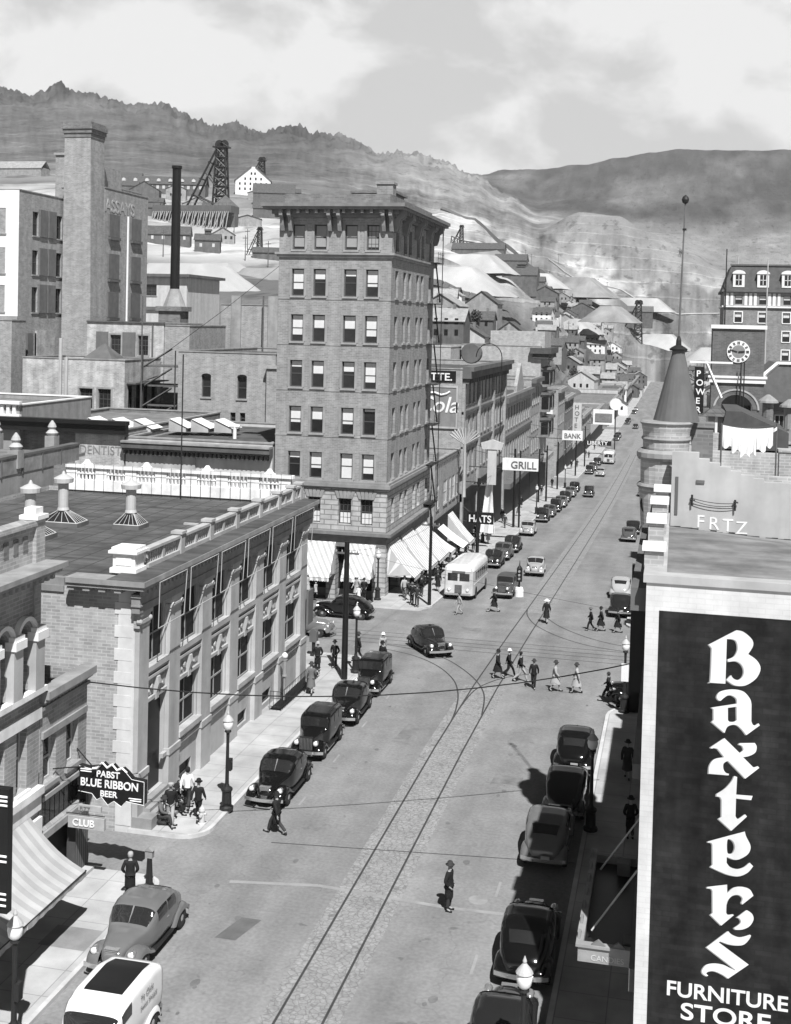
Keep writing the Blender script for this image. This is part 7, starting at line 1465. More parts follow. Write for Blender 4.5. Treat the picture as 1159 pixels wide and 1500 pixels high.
    line([(-11, 1250), (-9.4, 1240), (-8.0, 1080), (-7.2, 1000), (-5.6, 930), (-4.3, 900)], 3.2, 3, 'dark covered flume zigzagging down the mine slope')
    line([(-4.3, 900), (-3.6, 800), (-3.3, 760), (-5.2, 750)], 3.0, 3, 'lower bend of the dark flume on the mine slope')
    line([(-12.6, 498), (-10.6, 494), (-8.6, 490), (-7.4, 505)], 3.4, 3, 'dark timber crib wall below the white tailings heap', name='crib_wall')
    # more sheds, trestle and poles crowding the mine yard
    for i, (x, y, w, d, h, rh, lab) in enumerate(((-330, 690, 18, 10, 5, 3, 'low dark shed left of the gabled shed in the mine yard'), (-300, 700, 12, 9, 7, 3, 'narrow tall shed under the eaves of the long mine hall'), (-252, 640, 12, 9, 5, 3, 'small dark shed at the foot of the tallest headframe'), (-222, 612, 14, 8, 4, 2, 'low shed at the right end of the ore bins'), (-340, 650, 22, 10, 6, 3, 'long shed near the chimney side of the mine yard'), (-200, 520, 10, 8, 4, 3, 'small shed on the pale bench below the ore bins'), (-240, 705, 14, 10, 6, 4, 'grey shed between the headframe and the white mill'), (-270, 770, 18, 9, 5, 3, 'dark lean-to in front of the white mill'))):
        shed(x, y, w, d, h, rh, lab, 'xy'[i % 2], wins=(i % 3) * 2, sink=5, wm=(M_shed, M_shedl)[i % 2])
    for j, (xa, ya, xb, yb, hh, lab) in enumerate(((-345, 640, -285, 618, 9, 'timber trestle running left from the ore bins'), (-150, 810, -100, 790, 8, 'timber trestle linking the mine buildings on the right slope'))):
        m = MB(); n = 22
        for k in range(n + 1):
            t = k / n; x, y = xa + (xb - xa) * t, ya + (yb - ya) * t; z = terr(x, y); m.bar((x - 1.2, y, z - 2), (x, y, z + hh), .35); m.bar((x + 1.2, y - 2, z - 2), (x, y, z + hh), .35)
            if k: m.bar(q_, (x, y, z + hh), .6); m.bar((q_[0], q_[1], q_[2] - hh * .5), (x, y, z + hh), .25)
            q_ = (x, y, z + hh)
        single('trestle', m, M_wood, (xa, ya, terr(xa, ya)), lab, 'trestle')
    rp_ = random.Random(21)
    for k in range(34):
        a_, D = (rp_.uniform(-26, -14), rp_.uniform(440, 760)) if k < 20 else (rp_.uniform(-12, -3), rp_.uniform(560, 1200)); x, y = D * math.sin(R(a_)), D * math.cos(R(a_)); z = corridor(x, y, terr(x, y))
        o = link('telegraph_pole', vm_pole(), None, (x, y, z)); tag(o, 'thin dark telegraph pole standing on the mine benches ' + ('left of the tower' if k < 20 else 'right of the tower'), 'pole', 'telegraph poles on the benches ' + ('left' if k < 20 else 'right'))
    line([(-6, 1150), (-3, 1180), (0, 1150), (2, 1180)], 1.0, 1, 'thin pale haul road bank across the far slope', M_tail, 'haul_bank')
mines()
def houses():
    rnd = random.Random(11)
    wms = [(M_shed, 'dark'), (M_shedl, 'grey'), (M_cream, 'pale'), (M_white, 'white'), (M_brickm, 'brick')]; rms = [(M_slate, 'dark slate'), (M_tin, 'pale tin'), (M_shedl, 'faded grey'), (M_roofsh, 'black shingle')]
    spots = []
    def add(x, y):
        if not any(math.hypot(x - u, y - v) < 11.5 for u, v in spots): spots.append((x, y))
    for D in range(508, 900, 19):
        x = -D * math.tan(R(6.2)) + rnd.uniform(0, 6)
        while x < 30:
            if not -22.5 < x < 1: add(x + rnd.uniform(-2, 2), D + rnd.uniform(-5, 5))
            x += rnd.uniform(12.5, 17)
    for D in range(285, 425, 19):
        x = -D * math.tan(R(13.2)) + rnd.uniform(0, 6); lim = -44
        while x < lim:
            add(x + rnd.uniform(-2, 2), D + rnd.uniform(-4, 4)); x += rnd.uniform(12, 16)
    spots = [p for p in spots if not any(math.hypot(p[0] - u, p[1] - v) < 13 for u, v in ((-65, 415), (-54, 406), (-61, 800), (-62, 260)))]
    print('houses', len(spots))
    used = {}
    for i, (x, y) in enumerate(sorted(spots, key=lambda p: p[1])):
        w, d, h = rnd.uniform(6.5, 11), rnd.uniform(7, 11), rnd.uniform(3, 6.2); wm, wn = wms[rnd.choice((0, 0, 1, 1, 2, 3, 4, 4))]; rm, rn = rms[rnd.choice((0, 0, 1, 2, 3))]
        rd = rnd.choice('xy'); z = corridor(x, y, terr(x, y)) + .2
        lab = '%s %s house with a %s roof %s' % ('two storey' if h > 4.6 else 'low', wn, rn, 'gabled towards the town' if rd == 'y' else 'ridged across the view')
        r = root('house', (x, y, z), lab, 'house', 'far houses: ' + lab, rz=R(rnd.uniform(-8, 8)))
        m = MB()
        if rd == 'x': m.prism([(-d / 2, -4), (d / 2, -4), (d / 2, h), (0, h + d * .28 - .1), (-d / 2, h)], -w / 2, w / 2, 'yz')
        else: m.prism([(-w / 2, -4), (w / 2, -4), (w / 2, h), (0, h + w * .3 - .1), (-w / 2, h)], -d / 2, d / 2, 'xz')
        link('wall', m.mesh('wall', wm), r); m = MB(); gabled(m, -w / 2, w / 2, -d / 2, d / 2, h, (d * .28 if rd == 'x' else w * .3), rd, .4, .2); ro = link('roof', m.mesh('roof', rm), r)
        if rnd.random() < .7: m = MB(); m.box(.8, -.4, h, 1.5, .4, h + max(w, d) * .3 + .9); link('chimney', m.mesh('chimney', M_brickd), ro)
        g = wmesh('hwin', lambda: MB().box(-.45, -.06, 0, .45, -.02, 1.5).mesh('window', M_glassd))
        for k in range(2 if w < 8 else 3):
            for zz in ((1.0, 3.8) if h > 4.6 else (1.0,)): link('window', g, r, ((k - .5 * (1 if w < 8 else 2)) * 2.6, -d / 2, zz))
    # trees of the valley
    for i, (x, y, h) in enumerate(((-52, 610, 8), (-48, 470, 6), (9.5, 330, 7), (-62, 380, 5), (-46, 700, 8), (6, 560, 7), (12.5, 380, 8), (-44, 540, 6), (-1, 1620, 12), (-27, 520, 7))):
        z = corridor(x, y, terr(x, y)); r = root('tree', (x, y, z), ('dark bushy tree among the far houses', 'small tree among the houses left of the street', 'dark tree standing just behind the cone turret', 'scrubby tree beside the gabled barns', 'dark tree behind the last flat roofed blocks', 'tree by the last houses on the right of the street', 'bushy tree left of the hotel', 'small tree on the slope of houses', 'lone dark tree on the bare hill shoulder', 'tree above the shop row far left of the street')[i], 'tree')
        m = MB(); m.tube((0, 0, 0), (0, 0, h * .6), .25, .1, n=6); link('trunk', m.mesh('trunk', M_wood), r); m = MB(); rn = random.Random(i)
        for k in range(420):
            v = Vector((rn.gauss(0, 1), rn.gauss(0, 1), rn.gauss(0, 1))); v = v.normalized() * (rn.random() ** .4) * (1 + .3 * math.sin(5 * v.x + i)); p = Vector((v.x * h * .34, v.y * h * .34, h * .62 + v.z * h * .36)); s = .32
            u = Vector((rn.uniform(-1, 1), rn.uniform(-1, 1), rn.uniform(-1, 1))).normalized() * s; w = u.orthogonal().normalized() * s; m.quad(p - u, p + w, p + u, p - w)
        link('crown', m.mesh('crown', mat('foliage', .05, var=.4)), r)
houses()

# ------------------------------------------------------------------ vehicles
M_tyre = mat('tyre_rubber', .03, rough=.8); M_chrome = mat('chrome', .62, rough=.22, metal=.8, var=.05); M_lens = mat('lamp_lens', .8, rough=.2, spec=.6)
M_carglass = mat('car_glass', .02, rough=.06, spec=.9, var=.05)
PAINT = {k: mat('car_paint_' + k, v, rough=.1, spec=.7, var=.05, svar=.04) for k, v in dict(black=.006, dark=.017, grey=.13, midgrey=.075, light=.34, white=.72).items()}
def sect(st, y):
    for i in range(len(st) - 1):
        if y <= st[i + 1][0]:
            t = max(0, (y - st[i][0]) / (st[i + 1][0] - st[i][0])); t = t * t * (3 - 2 * t) * .5 + t * .5
            return [a + (b - a) * t for a, b in zip(st[i], st[i + 1])]
    return list(st[-1])
def Sp(st, y, u, off=0):
    """u 0..2 over the upper body, from the left belt over the roof to the right belt"""
    _, zt, zb, w, z0, e = sect(st, y); uu = u if u <= 1 else 2 - u; a = uu * math.pi / 2
    x = w * max(0, math.cos(a)) ** e; z = zb + (zt - zb) * math.sin(a) ** e
    return Vector((-x if u <= 1 else x, y, z))
def uz(e, f): return math.asin(min(1, max(0, f)) ** (1 / e)) / (math.pi / 2)
# station: y, ztop, zbelt, halfwidth, zbottom, exponent
ST = {
 'sedan': [(-2.3, .72, .66, .42, .40, .8), (-2.15, .98, .78, .60, .32, .7), (-1.8, 1.24, .95, .74, .28, .6), (-1.3, 1.52, 1.02, .82, .26, .5), (-.7, 1.66, 1.06, .86, .26, .45), (0, 1.68, 1.06, .86, .26, .45), (.38, 1.60, 1.05, .84, .26, .48), (.62, 1.38, 1.04, .80, .28, .55), (.86, 1.15, 1.0, .70, .3, .7), (1.3, 1.12, .92, .56, .34, .75), (1.8, 1.04, .84, .44, .38, .75), (2.1, .92, .76, .34, .42, .8), (2.22, .74, .66, .2, .45, .9)],
 'boxy': [(-2.0, .9, .8, .60, .42, .5), (-1.95, 1.55, 1.1, .72, .36, .35), (-1.75, 1.78, 1.14, .76, .34, .3), (-.8, 1.86, 1.16, .78, .34, .28), (.2, 1.84, 1.16, .77, .34, .28), (.52, 1.78, 1.15, .75, .34, .3), (.60, 1.22, 1.12, .70, .36, .5), (.8, 1.18, 1.0, .52, .38, .7), (1.4, 1.16, .94, .44, .4, .7), (1.92, 1.14, .9, .36, .42, .6), (1.96, 1.0, .8, .34, .45, .7)],
 'van': [(-2.35, 1.0, .9, .78, .4, .4), (-2.25, 1.78, 1.3, .88, .34, .3), (-1.4, 1.95, 1.34, .92, .3, .26), (-.2, 1.95, 1.34, .92, .3, .26), (.35, 1.86, 1.3, .90, .3, .28), (.7, 1.62, 1.16, .86, .3, .36), (1.02, 1.22, 1.05, .74, .3, .6), (1.5, 1.1, .92, .58, .34, .7), (2.0, .98, .84, .44, .4, .75), (2.3, .8, .7, .28, .44, .8)],
}
VM = {}
def vm(key, fn):
    if key not in VM: VM[key] = fn()
    return VM[key]
def body_mesh(kind):
    st = ST[kind]; m = MB(); rows_ = []; ys = []
    for a, b in zip(st, st[1:]):
        n = max(1, int((b[0] - a[0]) / .11)); ys += [a[0] + (b[0] - a[0]) * i / n for i in range(n)]
    ys.append(st[-1][0])
    for y in ys:
        _, zt, zb, w, z0, e = sect(st, y); r = [Vector((-w * .82, y, z0)), Vector((-w * .98, y, z0 + (zb - z0) * .35)), Vector((-w * 1.01, y, z0 + (zb - z0) * .75))]
        r += [Sp(st, y, u) for u in [i / 10 for i in range(21)]]; r += [Vector((w * 1.01, y, z0 + (zb - z0) * .75)), Vector((w * .98, y, z0 + (zb - z0) * .35)), Vector((w * .82, y, z0))]; rows_.append(r)
    m.grid(rows_, close=True); n = len(rows_[0]); N_ = len(m.v); m.f.append(tuple(range(n))); m.f.append(tuple(range(N_ - n, N_)))
    me = m.mesh('body', smooth=True); me.materials.append(PAINT['black']); return me
def patch(kind, y0, y1, u0, u1, name, mt, ny=8, nu=10, off=.012, skew=0):
    st = ST[kind]; m = MB(); P = []
    for i in range(ny + 1):
        row = []
        for j in range(nu + 1):
            u = u0 + (u1 - u0) * j / nu; y = y0 + (y1 - y0) * i / ny + skew * (1 - min(u, 2 - u))
            p = Sp(st, y, u); c = Vector((0, y, sect(st, y)[2] * .9)); d = Vector((p.x, 0, p.z - c.z)); d.normalize()
            row.append(p + d * off + Vector((0, off * (1.2 if y > .3 else (-1.2 if y < -1.2 else 0)), 0)))
        P.append(row)
    m.grid(P); return m.mesh(name, mt, smooth=True)
def side_win(kind, y0, y1, f0, f1, right, name='side_window'):
    st = ST[kind]; m = MB(); P = []
    for i in range(7):
        y = y0 + (y1 - y0) * i / 6; e = sect(st, y)[5]; row = []
        for j in range(6):
            u = uz(e, f0 + (f1 - f0) * j / 5); p = Sp(st, y, 2 - u if right else u); p.x += .012 if right else -.012; row.append(p)
        P.append(row)
    m.grid(P); return m.mesh(name, M_carglass, smooth=True)
def fender_mesh(path, xi, xo, right, drop=.26):
    m = MB(); P = []; n = len(path); q = [Vector((0, a, b)) for a, b in smooth(path, 4)]
    for i, p in enumerate(q):
        t = (q[min(i + 1, len(q) - 1)] - q[max(i - 1, 0)]).normalized(); nrm = Vector((0, -t.z, t.y)); nrm = -nrm if nrm.z < 0 and abs(nrm.z) > .2 else nrm
        c = Vector((0, sum(a for a, b in path) / n, .3)); inn = (c - p).normalized(); row = []
        for j in range(9):
            b = j / 8 * math.pi / 2; x = xi + (xo - xi) * math.sin(b); d = drop * (1 - math.cos(b)) ** 1.3
            row.append(Vector((x if right else -x, p.y + inn.y * d, p.z + inn.z * d)))
        P.append(row)
    m.grid(P); me = m.mesh('fender', smooth=True); me.materials.append(PAINT['black']); return me
FEN = {'sedan': ([(.5, .34), (.8, .52), (1.05, .72), (1.42, .86), (1.8, .84), (2.1, .68), (2.24, .44)], [(-2.35, .36), (-2.28, .6), (-2.0, .8), (-1.6, .88), (-1.2, .8), (-.95, .6), (-.75, .34)], .42, .92),
       'boxy': ([(.45, .34), (.7, .45), (.95, .7), (1.3, .86), (1.65, .84), (1.95, .62), (2.05, .42)], [(-2.15, .4), (-2.05, .66), (-1.75, .84), (-1.4, .86), (-1.1, .72), (-.9, .5), (-.75, .34)], .40, .84),
       'van': ([(.65, .34), (.9, .52), (1.15, .74), (1.5, .88), (1.85, .86), (2.15, .7), (2.3, .46)], [(-2.2, .36), (-2.1, .62), (-1.85, .82), (-1.5, .9), (-1.15, .82), (-.9, .6), (-.75, .34)], .44, .96)}
def car(kind, x, y, head, paint, label, group=None, roof=None, cat='car', name='parked_car', dz=0, white_roof=False, tyres=None, van=False, z=None):
    """head: heading in degrees, 0 = up the street (away), 180 = towards the viewer"""
    zz = (gz(y) if z is None else z) + .012; r = root(name, (x, y, zz), label, cat, group)
    d = Vector((-math.sin(R(head)), math.cos(R(head)))); slope = (gz(y + d.y * 1.3) - gz(y - d.y * 1.3)) / 2.6; r.rotation_euler = (slope, 0, R(head))
    P = PAINT[paint]
    def put(nm, me, par=r, loc=(0, 0, 0), mt=None, rz=0):
        o = link(nm, me, par, loc, rz)
        if mt is not None: o.material_slots[0].link = 'OBJECT'; o.material_slots[0].material = mt
        return o
    b = put('body', vm((kind, 'body'), lambda: body_mesh(kind)), mt=P)
    f = {'sedan': .12, 'boxy': .14, 'van': .16}[kind]
    if kind == 'sedan': ws, rw, sw = (.40, .80, .42, 1.58), (-1.74, -1.34, .72, 1.28), ((-1.12, -.42), (-.34, .34))
    elif kind == 'boxy': ws, rw, sw = (.535, .592, .3, 1.7), (-1.93, -1.80, .6, 1.4), ((-1.6, -1.05), (-.95, -.25), (-.15, .42))
    else: ws, rw, sw = (.62, .94, .4, 1.6), (-2.33, -2.27, .6, 1.4), ((-.02, .52),)
    put('windscreen', vm((kind, 'ws'), lambda: patch(kind, ws[0], ws[1], ws[2], ws[3], 'windscreen', M_carglass)), b)
    put('rear_window', vm((kind, 'rw'), lambda: patch(kind, rw[0], rw[1], rw[2], rw[3], 'rear_window', M_carglass)), b)
    for s in (0, 1):
        for k, (a, c) in enumerate(sw): put('side_window', vm((kind, 'sw', s, k), lambda: side_win(kind, a, c, .2, .78, s)), b)
    if kind == 'sedan': put('window_pillar', vm((kind, 'wp'), lambda: patch(kind, ws[0] - .01, ws[1] + .01, .9994, 1.0006, 'window_pillar', M_chrome, off=.022)), b)
    ff, fr, xi, xo = FEN[kind]
    for s in (0, 1):
        put('fender', vm((kind, 'ff', s), lambda: fender_mesh(ff, xi, xo, s)), mt=P); put('fender', vm((kind, 'fr', s), lambda: fender_mesh(fr, xi, xo, s)), mt=P)
    def rb(): m = MB(); m.box(.72, -.85, .30, xo - .02, .6, .36); m.box(-xo + .02, -.85, .30, -.72, .6, .36); return m.mesh('running_board', M_iron)
    put('running_board', vm((kind, 'rb'), rb))
    def under(): m = MB(); m.box(-.6, -1.9, .22, .6, 1.9, .45); return m.mesh('chassis', M_black)
    put('chassis', vm((kind, 'ch'), under))
    wy = {'sedan': (1.42, -1.6), 'boxy': (1.35, -1.45), 'van': (1.52, -1.5)}[kind]
    tm = vm('tyre', lambda: MB().lathe([(.22, -.08), (.33, -.09), (.36, -.05), (.36, .05), (.33, .09), (.22, .08)], n=18, axis='x').mesh('tyre', M_tyre, smooth=True))
    rm = vm('rim', lambda: MB().lathe([(.02, -.09), (.1, -.09), (.14, -.05), (.23, -.075), (.23, .075), (.14, .05), (.1, .09), (.02, .09)], n=14, axis='x').mesh('wheel', M_chrome if kind != 'boxy' else M_metal, smooth=True))
    for yy in wy:
        for s in (-1, 1): w = put('wheel', rm, r, (s * (xo - .12), yy, .36)); put('tyre', tm, w)
    lx = {'sedan': .64, 'boxy': .48, 'van': .66}[kind]; ly = {'sedan': 2.0, 'boxy': 1.98, 'van': 2.08}[kind]; lz = {'sedan': .80, 'boxy': .90, 'van': .82}[kind]
    hm = vm('hl', lambda: MB().lathe([(.04, -.32), (.1, -.22), (.135, -.04), (.14, .02), (.12, .05)], n=12, axis='y').mesh('headlight', M_chrome, smooth=True)); lm = vm('lens', lambda: MB().lathe([(.12, .045), (.08, .075), (.01, .085)], n=12, axis='y').mesh('lens', M_lens, smooth=True))
    for s in (-1, 1): h = put('headlight', hm, r, (s * lx, ly, lz)); put('lens', lm, h)
    def bump(sy):
        m = MB(); P_ = [(x_ / 8, sy * (2.42 - .16 * (x_ / 8) ** 2 / .8), .46) for x_ in range(-7, 8)]
        if kind == 'boxy': P_ = [(p[0], p[1] - sy * .25, p[2]) for p in P_]
        for a, c in zip(P_, P_[1:]): m.add([(a[0], a[1], .40), (c[0], c[1], .40), (c[0], c[1], .54), (a[0], a[1], .54), (a[0], a[1] - sy * .03, .40), (c[0], c[1] - sy * .03, .40), (c[0], c[1] - sy * .03, .54), (a[0], a[1] - sy * .03, .54)], [(0, 1, 2, 3), (4, 7, 6, 5), (3, 2, 6, 7), (0, 4, 5, 1)])
        for s in (-.4, .4): m.box(s - .03, min(sy * 2.05, sy * 2.4), .42, s + .03, max(sy * 2.05, sy * 2.36), .5)
        return m.mesh('bumper', M_chrome)
    put('bumper', vm((kind, 'b1'), lambda: bump(1))); put('bumper', vm((kind, 'b0'), lambda: bump(-1)))
    def grille():
        m = MB()
        if kind == 'boxy':
            for k in range(9): m.box(-.3 + k * .072, 2.0, .58, -.28 + k * .072, 2.015, 1.14)
        else:
            y0_ = 2.2 if kind == 'sedan' else 2.28
            for k in range(11):
                z_ = .5 + k * .045; w_ = .13 + .012 * k; m.box(-w_, y0_ - .26 + .0 * k, z_, w_, y0_ + .05 - .012 * k, z_ + .022)
        return m.mesh('grille', M_chrome)
    put('grille', vm((kind, 'gr'), grille))
    if kind == 'boxy': put('radiator', vm('rad', lambda: MB().box(-.33, 1.9, .55, .33, 2.0, 1.18).mesh('radiator', M_iron)))
    pm = vm('plate', lambda: MB().box(-.17, -.01, 0, .17, .01, .13).mesh('number_plate', M_rend)); put('number_plate', pm, r, (.1, -2.46 if kind != 'boxy' else -2.2, .55))
    dm = vm((kind, 'door'), lambda: MB().box(-.012, -.08, 0, .012, .08, .03).mesh('door_handle', M_chrome))
    for s in (-1, 1): put('door_handle', dm, b, (s * (.865 if kind != 'boxy' else .79), -.38, .98 if kind != 'van' else 1.1))
    if roof:
        def rp(): return patch(kind, -1.75 if kind != 'van' else -2.0, .42 if kind != 'van' else -.05, *((.5, 1.5) if kind != 'van' else (.88, 1.12)), 'roof_panel', M_black, ny=14, nu=12, off=.014)
        put('roof_panel', vm((kind, 'roof'), rp), b, mt=roof)
    return r
def put_cars():
    G1 = 'cars parked along the left kerb by the bank'; G2 = 'cars parked along the right kerb'; G3 = 'cars parked along the left kerb beyond the crossing'
    car('sedan', -17.1, 37.9, 180, 'grey', 'mid grey rounded sedan parked in the lower left behind the white van')
    v = car('van', -15.45, 31.8, 180, 'white', 'white delivery van with a black roof panel at the lower left', cat='van', name='delivery_van', roof=M_black)
    for w_, sz, z_ in (('Ye Olde', .26, 1.5), ('Sweet Shoppe', .2, 1.22)): text(w_, sz, mat('van_script', .2), 'lettering', v, Matrix.Translation((-.95, -.55, z_)) @ Matrix.Rotation(R(-90), 4, 'Z') @ Matrix.Rotation(R(90), 4, 'X'), ext=.004)
    car('sedan', -16.9, 52.3, 180, 'black', 'shiny black sedan parked nearest the left street lamp', G1)
    car('boxy', -16.9, 58.2, 180, 'black', 'black upright sedan parked second in the row by the bank', G1)
    car('sedan', -16.85, 63.9, 182, 'black', 'black coupe with pale windscreen frame, third in the row by the bank', G1)
    car('boxy', -16.9, 69.4, 180, 'black', 'tall old black sedan parked nearest the big utility pole', G1)
    car('sedan', -15.6, 80.2, 212, 'dark', 'dark sedan turning out of the side street in front of the bank', name='moving_car')
    car('sedan', -24.2, 89.6, 88, 'black', 'long black limousine standing across the side street before the tower', name='taxi')
    car('sedan', -25.2, 82.4, 270, 'grey', 'grey car nosing out from behind the bank corner', name='moving_car')
    car('sedan', -4.3, 60.2, 0, 'black', 'black sedan seen from behind with a bright rear window, right kerb', G2)
    car('sedan', -4.25, 54.6, 0, 'dark', 'dull dark sedan between the black one and the pale one, right kerb', G2)
    car('sedan', -4.55, 49.7, 0, 'grey', 'pale two tone sedan half in shadow at the right kerb', G2)
    car('sedan', -4.3, 40.9, 0, 'black', 'black sedan in deep shadow next to the theatre marquee', G2)
    car('sedan', -4.4, 35.1, 2, 'dark', 'dark sedan cut by the bottom edge beside the white lamp globe', G2)
    car('sedan', -1.2, 71.6, 90, 'black', 'black car in the shade behind the right corner lamp', name='parked_car')
    car('sedan', -3.9, 100.2, 0, 'dark', 'dark sedan parked past the crossing at the right wall edge', G2)
    car('sedan', -4.3, 109.5, 0, 'light', 'pale car with chrome bumper glimpsed past the crossing at right', G2)
    car('sedan', -5.2, 152.0, 0, 'midgrey', 'grey car parked at the right kerb beside the turret, nearer one', G2)
    car('sedan', -5.0, 160.5, 0, 'dark', 'dark car parked just beyond the grey one at the right kerb', G2)
    car('sedan', -5.2, 217, 0, 'midgrey', 'small grey car farthest up the right kerb', G2)
    car('boxy', -13.85, 104.9, 176, 'midgrey', 'old open roadster with a pale hood beside the white bus', name='moving_car', roof=mat('car_hood_cloth', .07))
    car('sedan', -12.9, 119.0, 183, 'light', 'light cream sedan driving towards the crossing', name='moving_car')
    for x, y, p, lab, k in ((-17.5, 122.4, 'dark', 'dark sedan parked right behind the white bus', 'sedan'), (-17.4, 128.6, 'midgrey', 'grey sedan parked second behind the white bus', 'sedan'), (-17.3, 135.2, 'dark', 'dark sedan with a bright windscreen parked third behind the white bus', 'sedan'), (-17.5, 151.6, 'light', 'pale rounded car parked alone beside the twin poles', 'sedan'),
                            (-17.4, 168.0, 'dark', 'dark upright car leading the far parked row', 'boxy'), (-17.3, 175.4, 'midgrey', 'grey car parked second in the far row', 'sedan'), (-17.1, 183.0, 'dark', 'dark car parked third in the far row', 'boxy'), (-17.0, 190.4, 'grey', 'light grey car parked fourth in the far row', 'sedan'), (-17.2, 199.5, 'dark', 'dark car parked fifth in the far row', 'sedan'), (-17.1, 209.0, 'grey', 'grey car parked sixth in the far row', 'sedan'), (-17.2, 218.5, 'black', 'black car parked seventh, under the white signboard', 'sedan'),
                            (-17.3, 258.0, 'dark', 'dark car parked past the side street', 'boxy'), (-17.3, 268.5, 'midgrey', 'grey car behind the dark one past the side street', 'sedan'), (-17.3, 283, 'dark', 'small dark car parked in front of the distant bus', 'sedan'), (-17.3, 372, 'dark', 'dark speck of a car beyond the distant bus', 'sedan'), (-17.3, 384, 'dark', 'dark speck of a car, next after the first beyond the bus', 'sedan'), (-17.3, 452, 'black', 'black car near the last side street', 'sedan'), (-17.3, 463, 'dark', 'second car near the last side street', 'sedan'), (-17.3, 520, 'dark', 'tiny dark car at the far end of the left kerb', 'sedan'), (-17.3, 545, 'light', 'tiny pale car at the far end of the left kerb', 'sedan')):
        car(k, x, y, 180, p, lab, G3)
    car('boxy', -14.1, 210.5, 180, 'dark', 'dark upright car driving alone down the middle of the street', name='moving_car')
    car('sedan', -14.8, 254, 180, 'light', 'pale car driving beside the parked cars past the signboard', name='moving_car')
    car('sedan', -13.6, 430, 180, 'dark', 'dark car driving far down the street', name='moving_car')
put_cars()
def bus(x, y, label, head=180, name='bus'):
    r = root(name, (x, y, gz(y) + .01), label, 'bus', 'white city buses'); r.rotation_euler = ((gz(y - 3) - gz(y + 3)) / 6 * (1 if head == 180 else -1), 0, R(head))
    L, w, h = 4.1, 1.27, 2.95
    def put(nm, me, par=r, loc=(0, 0, 0)): return link(nm, me, par, loc)
    def body():
        m = MB(); P = []
        for yy, k in ((-L, .82), (-L + .12, .93), (-L + .5, 1), (L - .5, 1), (L - .12, .95), (L, .86)):
            ww = w * k; t = .35; P.append([Vector((-ww, yy, .42)), Vector((-ww, yy, 1.2)), Vector((-ww, yy, h - .5)), Vector((-ww * .95, yy, h - .25)), Vector((-ww * .8, yy, h - .08)), Vector((-ww * .4, yy, h)), Vector((ww * .4, yy, h)), Vector((ww * .8, yy, h - .08)), Vector((ww * .95, yy, h - .25)), Vector((ww, yy, h - .5)), Vector((ww, yy, 1.2)), Vector((ww, yy, .42))])
        m.grid(P, close=True); n = 12; m.f.append(tuple(range(n))); m.f.append(tuple(range(5 * n, 6 * n))); return m.mesh('body', mat('bus_paint', .48, rough=.4))
    b = put('body', vm('busbody', body))
    def roof():
        m = MB(); P = []
        for yy, k in ((-L - .02, .8), (-L + .1, .93), (-L + .5, 1), (L - .5, 1), (L - .1, .94), (L + .02, .8)):
            ww = w * k + .015; P.append([Vector((-ww, yy, h - .55)), Vector((-ww * .96, yy, h - .24)), Vector((-ww * .8, yy, h - .06)), Vector((-ww * .4, yy, h + .02)), Vector((ww * .4, yy, h + .02)), Vector((ww * .8, yy, h - .06)), Vector((ww * .96, yy, h - .24)), Vector((ww, yy, h - .55))])
        m.grid(P); m.f.append(tuple(range(8))); m.f.append(tuple(range(40, 48))); return m.mesh('roof', PAINT['white'], smooth=True)
    put('roof', vm('busroof', roof), b)
    for s in (-1, 1):
        for k in range(6):
            put('side_window', vm(('bw', s), lambda: MB().box(-.006, -.4, 0, .006, .4, .62).mesh('side_window', M_carglass)), b, (s * (w + .012), -L + 1.1 + k * 1.12, 1.62))
        put('windscreen', vm(('bws', s), lambda: MB().box(-.42, -.006, 0, .42, .006, .62).mesh('windscreen', M_carglass)), b, (s * .5, L + .012, 1.6))
        put('rear_window', vm(('brw', s), lambda: MB().box(-.3, -.006, 0, .3, .006, .5).mesh('rear_window', M_carglass)), b, (s * .4, -L - .012, 1.55))
        h_ = put('headlight', vm('hl', None), r, (s * .78, L + .02, .85)); put('lens', vm('lens', None), h_)
        for yy in (L - 1.5, -L + 1.3):
            wh = put('wheel', vm('rim', None), r, (s * (w - .1), yy, .42)); wh.scale = (1.3, 1.17, 1.17); put('tyre', vm('tyre', None), wh)
            put('wheel_arch', vm(('arch', s), lambda: MB().lathe([(.5, -.02), (.5, .02)], n=18, axis='x').mesh('wheel_arch', M_black)), r, (s * (w + .0), yy, .5))
    put('grille', vm('bgr', lambda: MB().box(-.3, -.01, .6, .3, .03, 1.25).mesh('grille', M_iron)), r, (0, L + .01, 0))
    def bars():
        m = MB()
        for k in range(6): m.box(-.27 + k * .1, .03, .62, -.235 + k * .1, .045, 1.23)
        return m.mesh('grille_bar', M_chrome)
    put('grille_bar', vm('bbar', bars), r, (0, L + .01, 0))
    put('bumper', vm('bbu', lambda: MB().box(-1.05, 0, .42, 1.05, .12, .58).mesh('bumper', M_chrome)), r, (0, L + .05, 0))
    put('destination_board', vm('bdb', lambda: MB().box(-.55, 0, 2.25, .55, .03, 2.42).mesh('destination_board', M_shed)), r, (0, L + .03, 0))
    put('skirt_band', vm('bsk', lambda: MB().box(-w - .012, -L + .4, 1.28, w + .012, L - .4, 1.34).mesh('skirt_band', M_white)), r)
    return r
bus(-17.35, 104.9, 'white city bus standing at the kerb by the tower corner')
bus(-15.0, 290, 'second white bus, small, far down the street')

